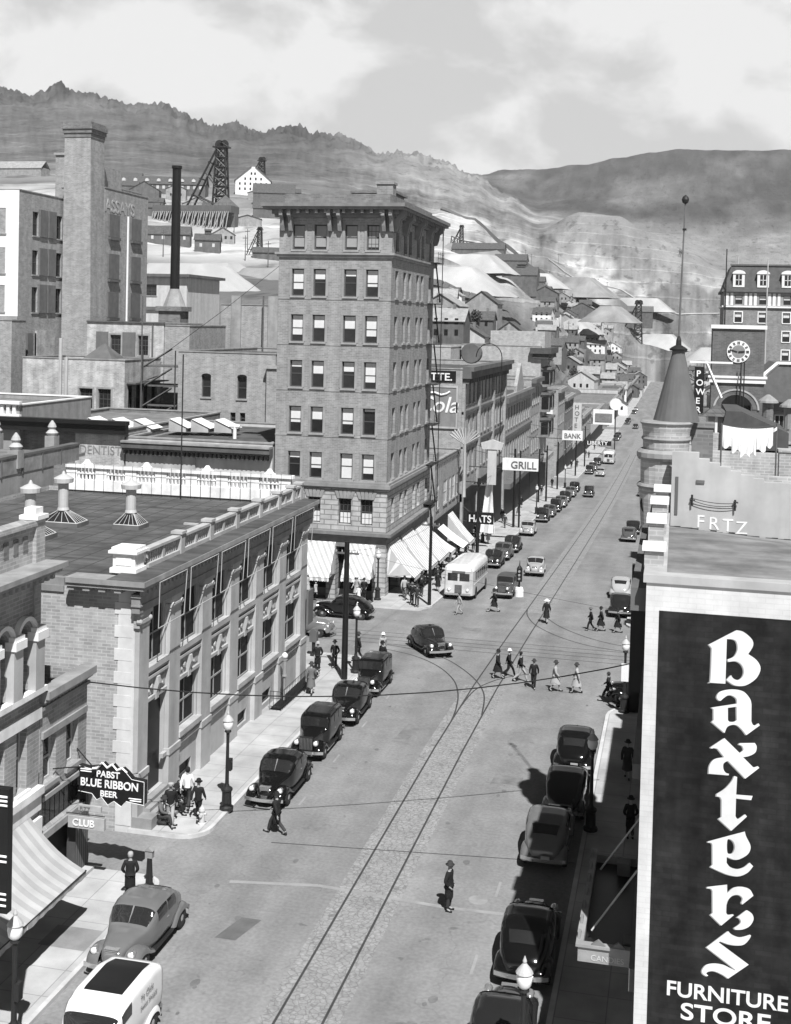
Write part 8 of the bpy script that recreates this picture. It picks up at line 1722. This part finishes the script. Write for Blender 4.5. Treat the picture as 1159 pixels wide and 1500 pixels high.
# ------------------------------------------------------------------ street furniture
def lamp(x, y, label, H=4.0, box=False, card=False, z=None):
    z = gz(y) + .15 if z is None else z; r = root('street_lamp', (x, y, z), label, 'street lamp', 'cast iron street lamps with white globes')
    m = vm('lp', lambda: MB().lathe([(.30, 0), (.30, .12), (.22, .18), (.2, .75), (.26, .85), (.24, .92), (.12, 1.0), (.085, 1.1), (.065, 3.0), (.075, 3.3), (.15, 3.36), (.13, 3.42)], n=12).mesh('post', M_iron)); link('post', m, r)
    g = vm('lg', lambda: MB().lathe([(.1, 3.42), (.19, 3.52), (.22, 3.7), (.19, 3.84), (.16, 3.86)], n=14).mesh('globe', mat('milk_glass', .78, rough=.3, var=.04), smooth=True)); link('globe', g, r)
    c = vm('lc', lambda: MB().lathe([(.24, 3.85), (.2, 3.92), (.1, 4.04), (.05, 4.1), (.06, 4.16), (.01, 4.3)], n=12).mesh('cap', M_metal)); link('cap', c, r)
    if box: link('fuse_box', vm('fb', lambda: MB().box(.06, -.12, 1.7, .2, .12, 2.2).mesh('fuse_box', M_iron)), r)
    if card: link('card', vm('cd', lambda: MB().box(-.2, -.12, 1.75, .2, -.1, 2.75).mesh('card', M_white)), r)
    return r
for a in ((-18.35, 49.4, 'white globed lamp post on the sidewalk in front of the bank', True, False), (-17.75, 31.0, 'lamp post at the lower left corner by the striped awning', True, False), (-3.0, 51.6, 'lamp post in shadow beside the parked cars at right', False, False),
          (-2.35, 68.8, 'lamp post with a white card on the right street corner', False, True), (-3.5, 32.3, 'lamp globe at the bottom edge beside the dark sedan', False, False), (-18.6, 72.0, 'lamp post beyond the big utility pole at the bank corner', False, False), (-21.3, 139.5, 'lamp post in the crowd by the HATS sign', False, False),
          (-19.2, 176, 'lamp post by the far parked row', False, False), (-19.2, 222, 'lamp post near the side street corner', False, False), (-23.4, 97.2, 'lamp on the crossing corner in front of the tower awnings', False, False)):
    lamp(a[0], a[1], a[2], box=a[3], card=a[4])
def pole(x, y, H, label, arms=1, rr=.14):
    z = gz(y) + .1; r = root('utility_pole', (x, y, z), label, 'utility pole', 'dark utility poles along the left kerb')
    m = MB(); m.tube((0, 0, -.3), (0, 0, H), rr, rr * .75, n=9); link('post', m.mesh('post', M_black), r)
    for k in range(arms):
        m = MB(); m.box(-.75, -.05, H - .75 - .5 * k, .75, .05, H - .65 - .5 * k); link('cross_arm', m.mesh('cross_arm', M_wood), r)
    m = MB()
    for s in (-.65, -.3, .3, .65): m.lathe([(.04, H - .65), (.05, H - .58), (.02, H - .5)], (s, 0, 0), 6)
    link('insulator', m.mesh('insulator', M_stoned), r)
    return r
pole(-18.85, 70.3, 8.3, 'thick black utility pole on the corner in front of the bank', rr=.2)
pole(-18.95, 96.6, 7.2, 'black utility pole on the kerb at the tower corner', rr=.15)
pole(-20.3, 129.3, 8.2, 'black pole beside the HATS sign', rr=.2)
pole(-20.1, 157.5, 10.2, 'left of the twin poles below the grill sign', rr=.17); pole(-19.4, 157.5, 10.0, 'right of the twin poles below the grill sign', rr=.13)
pole(-20.9, 194, 8.5, 'left pole of the pair under the grill sign end', rr=.16); pole(-19.9, 196, 9.0, 'right pole of the pair under the grill sign end', rr=.16)
pole(-20.3, 219, 8.5, 'pole under the white BANK signboard', rr=.16); pole(-19.6, 250, 9, 'pole past the side street corner', rr=.16)
pole(-19.6, 275, 9, 'pole halfway to the distant bus', rr=.16)
def hydrant(x, y, label, light=True):
    z = gz(y) + .15; r = root('fire_hydrant', (x, y, z), label, 'fire hydrant'); mm = M_cream if light else M_stoned
    m = MB(); m.lathe([(.17, 0), (.17, .06), (.11, .08), (.11, .55), (.14, .58), (.12, .68), (.05, .76), (.03, .82)], (0, 0, 0), 12); link('barrel', m.mesh('barrel', mm), r)
    m = MB(); m.tube((-.2, 0, .45), (.2, 0, .45), .055, n=8); m.tube((0, -.19, .42), (0, 0, .42), .07, n=8); link('nozzle', m.mesh('nozzle', mm), r)
hydrant(-18.75, 47.6, 'small pale fire hydrant on the kerb corner below the bank')
r = root('call_box', (-18.45, 41.7, .15), 'slim dark fire alarm post with white top on the lower left kerb', 'alarm post'); m = MB(); m.lathe([(.2, 0), (.2, .1), (.14, .2), (.1, 1.0), (.09, 1.15)], (0, 0, 0), 10); link('post', m.mesh('post', M_iron), r); m = MB(); m.box(-.14, -.1, 1.15, .14, .1, 1.42); m.prism([(-.17, 1.42), (.17, 1.42), (0, 1.55)], -.13, .13); link('box', m.mesh('box', M_stoned), r)
r = root('post_box', (-22.3, 75.4, -.3), 'dark pedestal letter box behind the bank corner', 'letter box'); m = MB(); m.lathe([(.22, 0), (.22, .12), (.12, .2), (.12, .9)], (0, 0, 0), 10); link('pedestal', m.mesh('pedestal', M_iron), r); m = MB(); m.box(-.24, -.2, .9, .24, .2, 1.55); m.prism([(-.24, 1.55), (.24, 1.55), (.1, 1.75), (-.1, 1.75)], -.2, .2); link('box', m.mesh('box', M_shed), r)
# barber pole and area railing by the bank basement
r = root('barber_pole', (-20.75, 64.6, .15), 'white striped barber pole on the basement railing', 'barber pole'); m = MB(); m.lathe([(.06, 0), (.06, 1.3), (.14, 1.34), (.11, 1.45), (.11, 2.2), (.15, 2.25), (.06, 2.3)], (0, 0, 0), 12); link('column', m.mesh('column', mat('barber_stripe', .6, kind='stripe', freq=3, dark=-.6, axis='y')), r); m = MB(); m.lathe([(.05, 2.3), (.17, 2.4), (.17, 2.55), (.05, 2.66)], (0, 0, 0), 12); link('globe', m.mesh('globe', M_white, smooth=True), r)
r = root('area_railing', (-20.4, 66, .1), 'low iron railing round the basement stairs of the bank', 'railing'); m = MB(); y = 62.9
while y <= 70.4: m.tube((-20.35, y, .1), (-20.35, y, 1.15), .014, n=4); y += .28
x = -21.0
while x < -20.3: m.tube((x, 62.9, .1), (x, 62.9, 1.15), .014, n=4); x += .2
for z in (.3, .75, 1.12): m.tube((-20.35, 62.9, z), (-20.35, 70.4, z), .018, n=4); m.tube((-21.0, 62.9, z), (-20.35, 62.9, z), .018, n=4)
m.build('rail', M_iron, r)
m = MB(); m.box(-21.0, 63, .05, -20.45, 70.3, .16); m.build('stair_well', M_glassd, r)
# traffic signal
r = root('traffic_signal', (-12.75, 105.0, gz(105)), 'squat traffic signal with a white base standing in the street', 'traffic signal'); m = MB(); m.lathe([(.4, 0), (.4, .5), (.33, .75), (.3, .8)], (0, 0, 0), 12); link('base', m.mesh('base', M_white), r); m = MB(); m.tube((0, 0, .8), (0, 0, 1.3), .08, n=8); m.box(-.22, -.22, 1.3, .22, .22, 2.4); m.lathe([(.25, 2.4), (.2, 2.5), (.05, 2.7), (.02, 3.1)], (0, 0, 0), 10); link('head', m.mesh('head', M_black), r)
for k in range(3): m = MB(); m.lathe([(.09, -.3), (.11, -.22), (.08, -.21)], (0, 0, 1.55 + .32 * k), 10, 'y'); link('lamp', m.mesh('lamp', M_shedl), r)
# traffic policeman's corner box at the right lamp
r = root('kiosk', (-1.9, 69.3, gz(69) + .15), 'tall black kiosk cabinet beside the right corner lamp', 'cabinet'); m = MB(); m.box(-.35, -.35, 0, .35, .35, 1.9); link('cabinet', m.mesh('cabinet', M_black), r); m = MB(); m.lathe([(.36, 1.9), (.3, 2.1), (.12, 2.2)], (0, 0, 0), 12); link('top', m.mesh('top', M_stoned), r)
def wire(pts, label, rr=.03):
    m = MB(); P = []
    for (a, b, sag) in pts:
        for i in range(13): t = i / 12; P.append((a[0] + (b[0] - a[0]) * t, a[1] + (b[1] - a[1]) * t, a[2] + (b[2] - a[2]) * t - sag * 4 * t * (1 - t)))
    for p, q in zip(P, P[1:]): m.tube(p, q, rr, n=5, cap=False) if p != q else None
    single('overhead_wire', m, M_iron, pts[0][0], label, 'wire', 'overhead wires')
wire([((-21.5, 42.75, 7.25), (-.9, 53, 7.15), 1.0)], 'sagging span wire crossing the whole street in front of the bank', .026)
wire([((-18.1, 70.3, 7.5), (-1.2, 68, 5.6), .2), ], 'thin wire from the big utility pole across the street', .008)
wire([((-18.9, 70.3, 7.6), (-18.9, 96.6, 5.0), .5)], 'wire running from the bank corner pole to the tower corner pole', .012)
for k, (a, b) in enumerate((((-20.2, 129.3, 4.4), (-19.9, 157.5, 5)), ((-19.9, 157.5, 4.8), (-20, 195, 1.6)), ((-20, 195, 1.8), (-20.3, 219, .3)))): wire([(a, b, .4)], ('far kerb wire from the HATS sign pole to the twin poles', 'far kerb wire from the twin poles to the next pair', 'far kerb wire ending at the BANK signboard pole')[k], .015)
wire([((-15.5, 47.0, .03), (-3.4, 48.5, .03), 0)], 'thin cable lying across the road below the bank', .008)

# ------------------------------------------------------------------ people
def skinmesh(name, joints, bones, m, sub=1):
    """joints: {key: (pos, (rx, ry))}; one continuous surface grown round the bones"""
    ks = list(joints); me = bpy.data.meshes.new(name); me.from_pydata([joints[k][0] for k in ks], [(ks.index(a), ks.index(b)) for a, b in bones], [])
    o = bpy.data.objects.new('tmp', me); COL.objects.link(o); o.modifiers.new('s', 'SKIN').use_smooth_shade = True
    for i, k in enumerate(ks): me.skin_vertices[0].data[i].radius = joints[k][1]; me.skin_vertices[0].data[i].use_root = (i == 0)
    if sub: o.modifiers.new('u', 'SUBSURF').levels = sub
    e = bpy.data.meshes.new_from_object(o.evaluated_get(bpy.context.evaluated_depsgraph_get())); bpy.data.objects.remove(o); e.name = name; e.materials.clear(); e.materials.append(m); e.shade_smooth()
    return e
def V(*a): return Vector(a)
def pose(kind):
    """joint positions; the figure looks along +Y, feet near the origin"""
    J = dict(pel=V(0, 0, .95), wai=V(0, 0, 1.08), che=V(0, .01, 1.32), nek=V(0, 0, 1.47), hd0=V(0, .01, 1.55), hd1=V(0, .025, 1.64), hd2=V(0, .015, 1.73))
    for s, n in ((-1, 'l'), (1, 'r')):
        J[n + 'sh'] = V(s * .18, 0, 1.41); J[n + 'el'] = V(s * .24, -.03, 1.13); J[n + 'wr'] = V(s * .25, .04, .88); J[n + 'hp'] = V(s * .09, 0, .9); J[n + 'kn'] = V(s * .1, .02, .5); J[n + 'an'] = V(s * .1, -.02, .09); J[n + 'to'] = V(s * .12, .13, .035)
    if kind in ('walk', 'stride'):
        k = 1 if kind == 'walk' else 1.45
        J['lkn'] = V(-.09, .17 * k, .52); J['lan'] = V(-.09, .25 * k, .09); J['lto'] = V(-.1, .4 * k, .05); J['rkn'] = V(.09, -.03 * k, .5); J['ran'] = V(.09, -.3 * k, .15); J['rto'] = V(.1, -.18 * k, .04)
        J['lel'] = V(-.25, -.12 * k, 1.15); J['lwr'] = V(-.25, -.16 * k, .9); J['rel'] = V(.25, .05 * k, 1.13); J['rwr'] = V(.23, .24 * k, .94)
    if kind == 'sit':
        for q in J: J[q] = J[q] + V(0, 0, -.47)
        for s, n in ((-1, 'l'), (1, 'r')): J[n + 'hp'] = V(s * .1, .02, .46); J[n + 'kn'] = V(s * .14, .42, .5); J[n + 'an'] = V(s * .13, .5, .1); J[n + 'to'] = V(s * .14, .64, .04); J[n + 'el'] = V(s * .27, .12, .72); J[n + 'wr'] = V(s * .1, .34, .6)
        J['che'] += V(0, .06, 0); J['nek'] += V(0, .1, 0)
        for q in ('hd0', 'hd1', 'hd2'): J[q] += V(0, .13, -.02)
    if kind == 'pocket':
        for s, n in ((-1, 'l'), (1, 'r')): J[n + 'el'] = V(s * .29, -.06, 1.14); J[n + 'wr'] = V(s * .2, .08, .97)
    return J
PB = {}
def pmesh(kind, part):
    key = (kind, part)
    if key in PB: return PB[key]
    J = pose(kind); skin = mat('skin', .30, var=.05); rr = lambda a, b=None: (a, b if b else a)
    if part == 'body':
        D = dict(pel=(J['pel'], (.14, .1)), wai=(J['wai'], (.125, .09)), che=(J['che'], (.15, .1)), nek=(J['nek'], rr(.055)), hd0=(J['hd0'], (.062, .075)), hd1=(J['hd1'], (.078, .095)), hd2=(J['hd2'], (.05, .06)))
        D['nose'] = (J['hd1'] + V(0, .115, -.015), rr(.014)); D['chin'] = (J['hd0'] + V(0, .075, 0), rr(.03))
        B = [('pel', 'wai'), ('wai', 'che'), ('che', 'nek'), ('nek', 'hd0'), ('hd0', 'hd1'), ('hd1', 'hd2'), ('hd1', 'nose'), ('hd0', 'chin')]
        for n, s in (('l', -1), ('r', 1)):
            D[n + 'ear'] = (J['hd1'] + V(s * .085, -.005, 0), rr(.018)); B.append(('hd1', n + 'ear'))
            for a, r_ in (('sh', .055), ('el', .04), ('wr', .027), ('hp', .085), ('kn', .058), ('an', .038), ('to', .034)): D[n + a] = (J[n + a], rr(r_))
            d = (J[n + 'wr'] - J[n + 'el']).normalized(); pa = J[n + 'wr'] + d * .085; D[n + 'pa'] = (pa, (.036, .02))
            B += [('che', n + 'sh'), (n + 'sh', n + 'el'), (n + 'el', n + 'wr'), (n + 'wr', n + 'pa'), ('pel', n + 'hp'), (n + 'hp', n + 'kn'), (n + 'kn', n + 'an'), (n + 'an', n + 'to')]
            side = d.cross(V(1, 0, 0)).normalized() if abs(d.x) < .9 else V(0, 1, 0)
            for f in range(4):
                b0 = pa + side * (.027 * (1.5 - f) * .8) + d * .02; L = (.075, .09, .085, .065)[f]; D[n + 'f%d' % f] = (b0 + d * L * .5, rr(.009)); D[n + 'g%d' % f] = (b0 + d * L * .95 + V(-s * .03, 0, 0), rr(.008)); B += [(n + 'pa', n + 'f%d' % f), (n + 'f%d' % f, n + 'g%d' % f)]
            D[n + 'th'] = (J[n + 'wr'] + d * .05 + side * .045, rr(.01)); D[n + 'ti'] = (J[n + 'wr'] + d * .09 + side * .06 + V(-s * .015, 0, 0), rr(.009)); B += [(n + 'wr', n + 'th'), (n + 'th', n + 'ti')]
        me = skinmesh('body', D, B, skin)
    elif part in ('jacket', 'coat', 'shirt'):
        g = {'shirt': 1.0, 'jacket': 1.1, 'coat': 1.16}[part]; D = dict(wai=(J['wai'], (.155 * g, .115 * g)), che=(J['che'], (.175 * g, .12 * g)), nek=(J['nek'] - V(0, 0, .03), (.075, .07))); B = [('wai', 'che'), ('che', 'nek')]
        low = {'shirt': .06, 'jacket': .2, 'coat': .62}[part]
        if kind == 'sit': low = .12
        D['hem0'] = (J['pel'] - V(0, 0, .02), (.165 * g, .125 * g)); B.append(('wai', 'hem0')); D['hem'] = (J['wai'] - V(0, 0, .1 + low), (.165 * g + .05 * (low > .5), .125 * g + .05 * (low > .5))); B.append(('hem0', 'hem'))
        for n in 'lr': D[n + 'sh'] = (J[n + 'sh'], rr(.078 * g)); D[n + 'el'] = (J[n + 'el'], rr(.06 * g)); D[n + 'wr'] = (J[n + 'wr'], rr(.045 * g)); B += [('che', n + 'sh'), (n + 'sh', n + 'el'), (n + 'el', n + 'wr')]
        me = skinmesh(part, D, B, M_black)
    elif part == 'trousers':
        D = dict(pel=(J['pel'] + V(0, 0, .04), (.15, .11))); B = []
        for n in 'lr': D[n + 'hp'] = (J[n + 'hp'], rr(.105)); D[n + 'kn'] = (J[n + 'kn'], rr(.082)); D[n + 'an'] = (J[n + 'an'] + V(0, 0, .02), rr(.068)); B += [('pel', n + 'hp'), (n + 'hp', n + 'kn'), (n + 'kn', n + 'an')]
        me = skinmesh('trousers', D, B, M_black)
    elif part == 'skirt':
        m = MB(); P = []
        for z, a, b in ((1.06, .15, .12), (.92, .19, .16), (.7, .21, .2), (.45, .25, .25)): P.append([(a * math.cos(t) , b * math.sin(t) * (1.25 if z < .8 else 1), z + .01 * math.sin(5 * t)) for t in [2 * math.pi * i / 16 for i in range(16)]])
        m.grid(P, close=True); me = m.mesh('skirt', M_black, smooth=True)
    elif part == 'shoe':
        m = MB()
        for n in 'lr': a, t = J[n + 'an'], J[n + 'to']; m.tube(V(a.x, a.y - .05, a.z * .5), V(t.x, t.y + .04, t.z), .048, .035, n=8); m.tube(a, V(a.x, a.y, a.z - .05), .045, .05, n=8)
        me = m.mesh('shoes', M_black, smooth=True)
    elif part in ('hat', 'cap', 'hair', 'sunhat'):
        c = J['hd2']; m = MB(); t = .022
        if part == 'hat': m.lathe([(.165, -.035), (.17, -.025), (.105, -.012), (.1, .07), (.07, .1), (.02, .085)], (c.x, c.y, c.z), 16)
        elif part == 'sunhat': m.lathe([(.24, -.05), (.24, -.03), (.12, -.01), (.1, .07), (.02, .1)], (c.x, c.y, c.z), 16)
        elif part == 'cap': m.lathe([(.1, -.04), (.13, -.01), (.12, .04), (.02, .06)], (c.x, c.y, c.z), 14); m.box(c.x - .06, c.y + .08, c.z - .045, c.x + .06, c.y + .17, c.z - .03)
        else: m.lathe([(.07, -.16), (.095, -.12), (.105, -.05), (.1, 0), (.07, .045), (.02, .06)], (c.x, c.y - .02, c.z), 14)
        me = m.mesh(part, M_black, smooth=True)
    elif part == 'eye':
        m = MB()
        for s in (-1, 1): m.lathe([(.004, .094), (.012, .098), (.004, .103)], (J['hd1'].x + s * .03, J['hd1'].y, J['hd1'].z + .012), 8, 'y')
        me = m.mesh('eyes', M_iron)
    PB[key] = me; return me
CL = dict(k=mat('cloth_black', .013, var=.2), d=mat('cloth_dark', .035, var=.2), g=mat('cloth_grey', .12, var=.15), l=mat('cloth_light', .34, var=.12), w=mat('cloth_white', .75, var=.06))
def person(x, y, head, kind, outfit, label, group=None, z=None, size=1.0, name='person'):
    """outfit: list of (part, tone)"""
    onw = x < -18.2 and not (46 > y > 42.7) and not (XS0 < y < XS1) or (x > -3.3 and y < 70) ; zz = gz(y) + (.15 if onw else 0) if z is None else z
    r = root(name, (x, y, zz), label, 'person', group, rz=R(head)); r.scale = (size, size, size)
    link('body', pmesh(kind, 'body'), r); link('eyes', pmesh(kind, 'eye'), r); link('shoes', pmesh(kind, 'shoe'), r)
    for part, tone in outfit:
        o = link(part, pmesh(kind, part), r); o.material_slots[0].link = 'OBJECT'; o.material_slots[0].material = CL[tone]
    return r
SUIT = lambda a='k', b='k', h='k', hat='hat': [('jacket', a), ('trousers', b), (hat, h)]
COAT = lambda a='k', h='k', hat='hat': [('coat', a), ('trousers', 'd'), (hat, h)]
LADY = lambda a='k', h='d', hat='hair': [('coat', a), ('skirt', a), (hat, h)]
PPL = [
 (-7.5, 43.3, -100, 'pocket', COAT('k', 'd'), 'man in a long black overcoat and hat standing alone in the road'),
 (-15.6, 47.9, 70, 'stride', COAT('k', 'k'), 'man in a dark coat striding in front of the first parked car'),
 (-19.95, 48.9, 10, 'walk', [('shirt', 'w'), ('trousers', 'd'), ('hair', 'k')], 'bareheaded man in a bright white shirt walking away by the bank'),
 (-19.05, 47.9, 0, 'walk', SUIT('k', 'k', 'k'), 'man in a dark suit and hat walking next to the white shirted man'),
 (-19.95, 47.1, 200, 'walk', SUIT('k', 'l', 'l', 'cap'), 'man in a cap, dark jacket and pale trousers by the bank steps'),
 (-20.3, 46.9, -80, 'sit', SUIT('g', 'd', 'd'), 'man in a grey jacket sitting on the lowest step at the bank corner'),
 (-20.35, 48.3, -85, 'sit', SUIT('k', 'k', 'k'), 'man in black sitting on the bank steps behind the capped man'),
 (-20.5, 49.15, -75, 'sit', SUIT('d', 'g', 'd', 'cap'), 'second man sitting farther up beside the bank steps'),
 (-18.75, 40.7, 20, 'pocket', [('coat', 'k'), ('trousers', 'k'), ('hair', 'l')], 'grey haired man in a black coat by the slim alarm post'),
 (-19.8, 66.6, 5, 'walk', LADY('g', 'd', 'hat'), 'woman in a grey coat walking past the basement railing'),
 (-20.9, 71.6, 190, 'pocket', [('coat', 'k'), ('trousers', 'k'), ('hat', 'l')], 'man with a pale hat and dark coat standing at the bank corner'),
 (-20.1, 72.6, 170, 'pocket', SUIT('k', 'k', 'k'), 'man in black facing the street right of the pale hatted man'),
 (-19.2, 75.0, 100, 'walk', SUIT('k', 'd', 'd'), 'man in dark clothes just right of the big utility pole'),
 (-18.0, 76.6, 200, 'walk', [('shirt', 'l'), ('trousers', 'l'), ('hat', 'w')], 'man in pale clothes crossing beyond the big utility pole'),
 (-17.35, 73.8, 150, 'pocket', COAT('k', 'k'), 'man in black standing at the road edge beside the boxy parked car'),
 (-10.2, 74.3, -95, 'walk', LADY('k', 'k', 'hat'), 'woman in black at the left end of the group crossing the street'),
 (-9.6, 75.0, -95, 'stride', SUIT('k', 'k', 'w'), 'man with a white hat striding across beside the woman in black'),
 (-8.75, 74.0, -95, 'stride', [('shirt', 'l'), ('jacket', 'k'), ('trousers', 'l'), ('hair', 'k')], 'man in pale trousers and dark jacket on the crossing'),
 (-7.8, 72.6, 180, 'walk', SUIT('k', 'k', 'd'), 'man in a black suit in the middle of the crossing facing the viewer'),
 (-6.5, 72.4, -90, 'walk', LADY('l', 'd', 'hat'), 'woman in a light coat, left of two on the crossing'),
 (-5.25, 72.4, 90, 'walk', LADY('l', 'd', 'hat'), 'woman in a light coat at the right of the crossing group'),
 (-3.35, 71.2, 80, 'stride', SUIT('k', 'k', 'd', 'hair'), 'man striding off the right corner towards the crossing'),
 (-9.2, 93.4, -5, 'walk', LADY('k', 'w', 'sunhat'), 'woman with a big white hat and black coat in mid street'),
 (-5.75, 91.8, 95, 'walk', SUIT('k', 'k', 'g'), 'left of the three dark figures crossing near the right kerb'),
 (-5.0, 91.9, 95, 'walk', LADY('k', 'k', 'hat'), 'middle of the three dark figures crossing near the right kerb'),
 (-3.75, 91.8, 90, 'walk', LADY('k', 'k', 'hat'), 'right of the three dark figures, nearest the store wall'),
 (-16.1, 94.2, 120, 'walk', [('shirt', 'l'), ('trousers', 'l'), ('hair', 'd')], 'pale clothed figure in front of the white bus'),
 (-13.7, 96.6, 95, 'stride', LADY('k', 'k', 'hat'), 'dark figure passing in front of the old roadster'),
 (-1.35, 51.2, 10, 'pocket', COAT('k', 'k'), 'dark figure in the shade beside the theatre marquee'),
 (-1.75, 58.0, 0, 'walk', LADY('d', 'd', 'hat'), 'left of the pair in deep shade along the store wall'),
 (-1.2, 58.6, 0, 'walk', COAT('k', 'k'), 'right of the pair in deep shade along the store wall'),
 (-29.4, 97.2, 60, 'walk', LADY('l', 'l', 'hat'), 'woman in a light coat under the wider tower awning'),
 (-25.2, 97.3, 150, 'walk', LADY('l', 'w', 'hat'), 'woman in a pale coat between the tower awnings'),
 (-24.5, 97.0, 190, 'pocket', COAT('k', 'k'), 'man in black beside the tower corner pier'),
 (-19.7, 95.3, 170, 'pocket', SUIT('d', 'd', 'd'), 'man in a suit at the kerb by the tower corner pole'),
 (-20.3, 96.2, 160, 'pocket', SUIT('k', 'k', 'g'), 'man in black waiting behind the kerb by the tower corner pole'),
]
for i, p in enumerate(PPL): person(*p[:6], size=(1, .97, 1.03, .98, 1.02)[i % 5])
person(-28.7, 97.3, 40, 'walk', LADY('l', 'l'), 'small child in white beside the woman under the tower awning', size=.6)
person(-24.9, 96.9, 170, 'walk', LADY('w', 'd'), 'small child in white beside the woman between the tower awnings', size=.6)
rnd = random.Random(5)
spots = [(-21.0, 98.0), (-21.6, 99.2), (-20.4, 100.4), (-21.9, 101.3), (-20.8, 102.5), (-19.6, 103.6), (-22.0, 104.4), (-20.2, 106.5), (-21.6, 108.2), (-20.0, 110.6), (-21.2, 113.0), (-22.2, 116.0), (-20.6, 118.5), (-21.8, 121.5), (-22.6, 123.3), (-20.9, 125.5), (-22.1, 128.0), (-21.1, 131.6), (-22.5, 133.4), (-21.9, 136.6), (-20.6, 139.0), (-22.6, 142.5), (-21.4, 146), (-22.4, 150.5), (-21.0, 156), (-22.3, 163), (-21.3, 172), (-22.4, 184), (-21.6, 205), (-21.5, 222), (-21.9, 268), (-21.0, 272), (-20.4, 300), (-21.6, 306), (-21.0, 330), (-20.2, 344)]
tone = dict(k='black', d='dark', g='grey', l='light'); where = lambda y: 'by the tower awnings' if y < 112 else 'past the tower near the white awning' if y < 128 else 'near the HATS sign' if y < 145 else 'along the far parked cars' if y < 230 else 'far beyond the side street'
for i, (x, y) in enumerate(spots):
    t = rnd.choice('kkkddgl'); kd = rnd.choice(('walk', 'walk', 'pocket')); lady = rnd.random() < .35
    lab = '%s in %s clothes in the sidewalk crowd %s' % ('woman' if lady else 'hatted man', tone[t], where(y))
    person(x, y, rnd.choice((0, 10, 170, 180, 190, 90)), kd, LADY(t, 'd', 'hat') if lady else SUIT(t, rnd.choice('kdg'), rnd.choice('kdgl')), lab, group='crowd on the left sidewalk: ' + lab)

# ------------------------------------------------------------------ thin valley haze
hz = MB(); hz.box(-4200, -60, -60, 4200, 6600, 760)
o = hz.build('haze', None); o['kind'] = 'stuff'
hm = bpy.data.materials.new('valley_haze'); hm.use_nodes = True; t = hm.node_tree; t.nodes.remove(t.nodes['Principled BSDF'])
pv = N(t, 'ShaderNodeVolumePrincipled'); pv.inputs['Color'].default_value = (.9, .9, .9, 1); pv.inputs['Density'].default_value = 5e-5; LK(t, pv.outputs[0], t.nodes['Material Output'].inputs['Volume'])
o.data.materials.clear(); o.data.materials.append(hm)
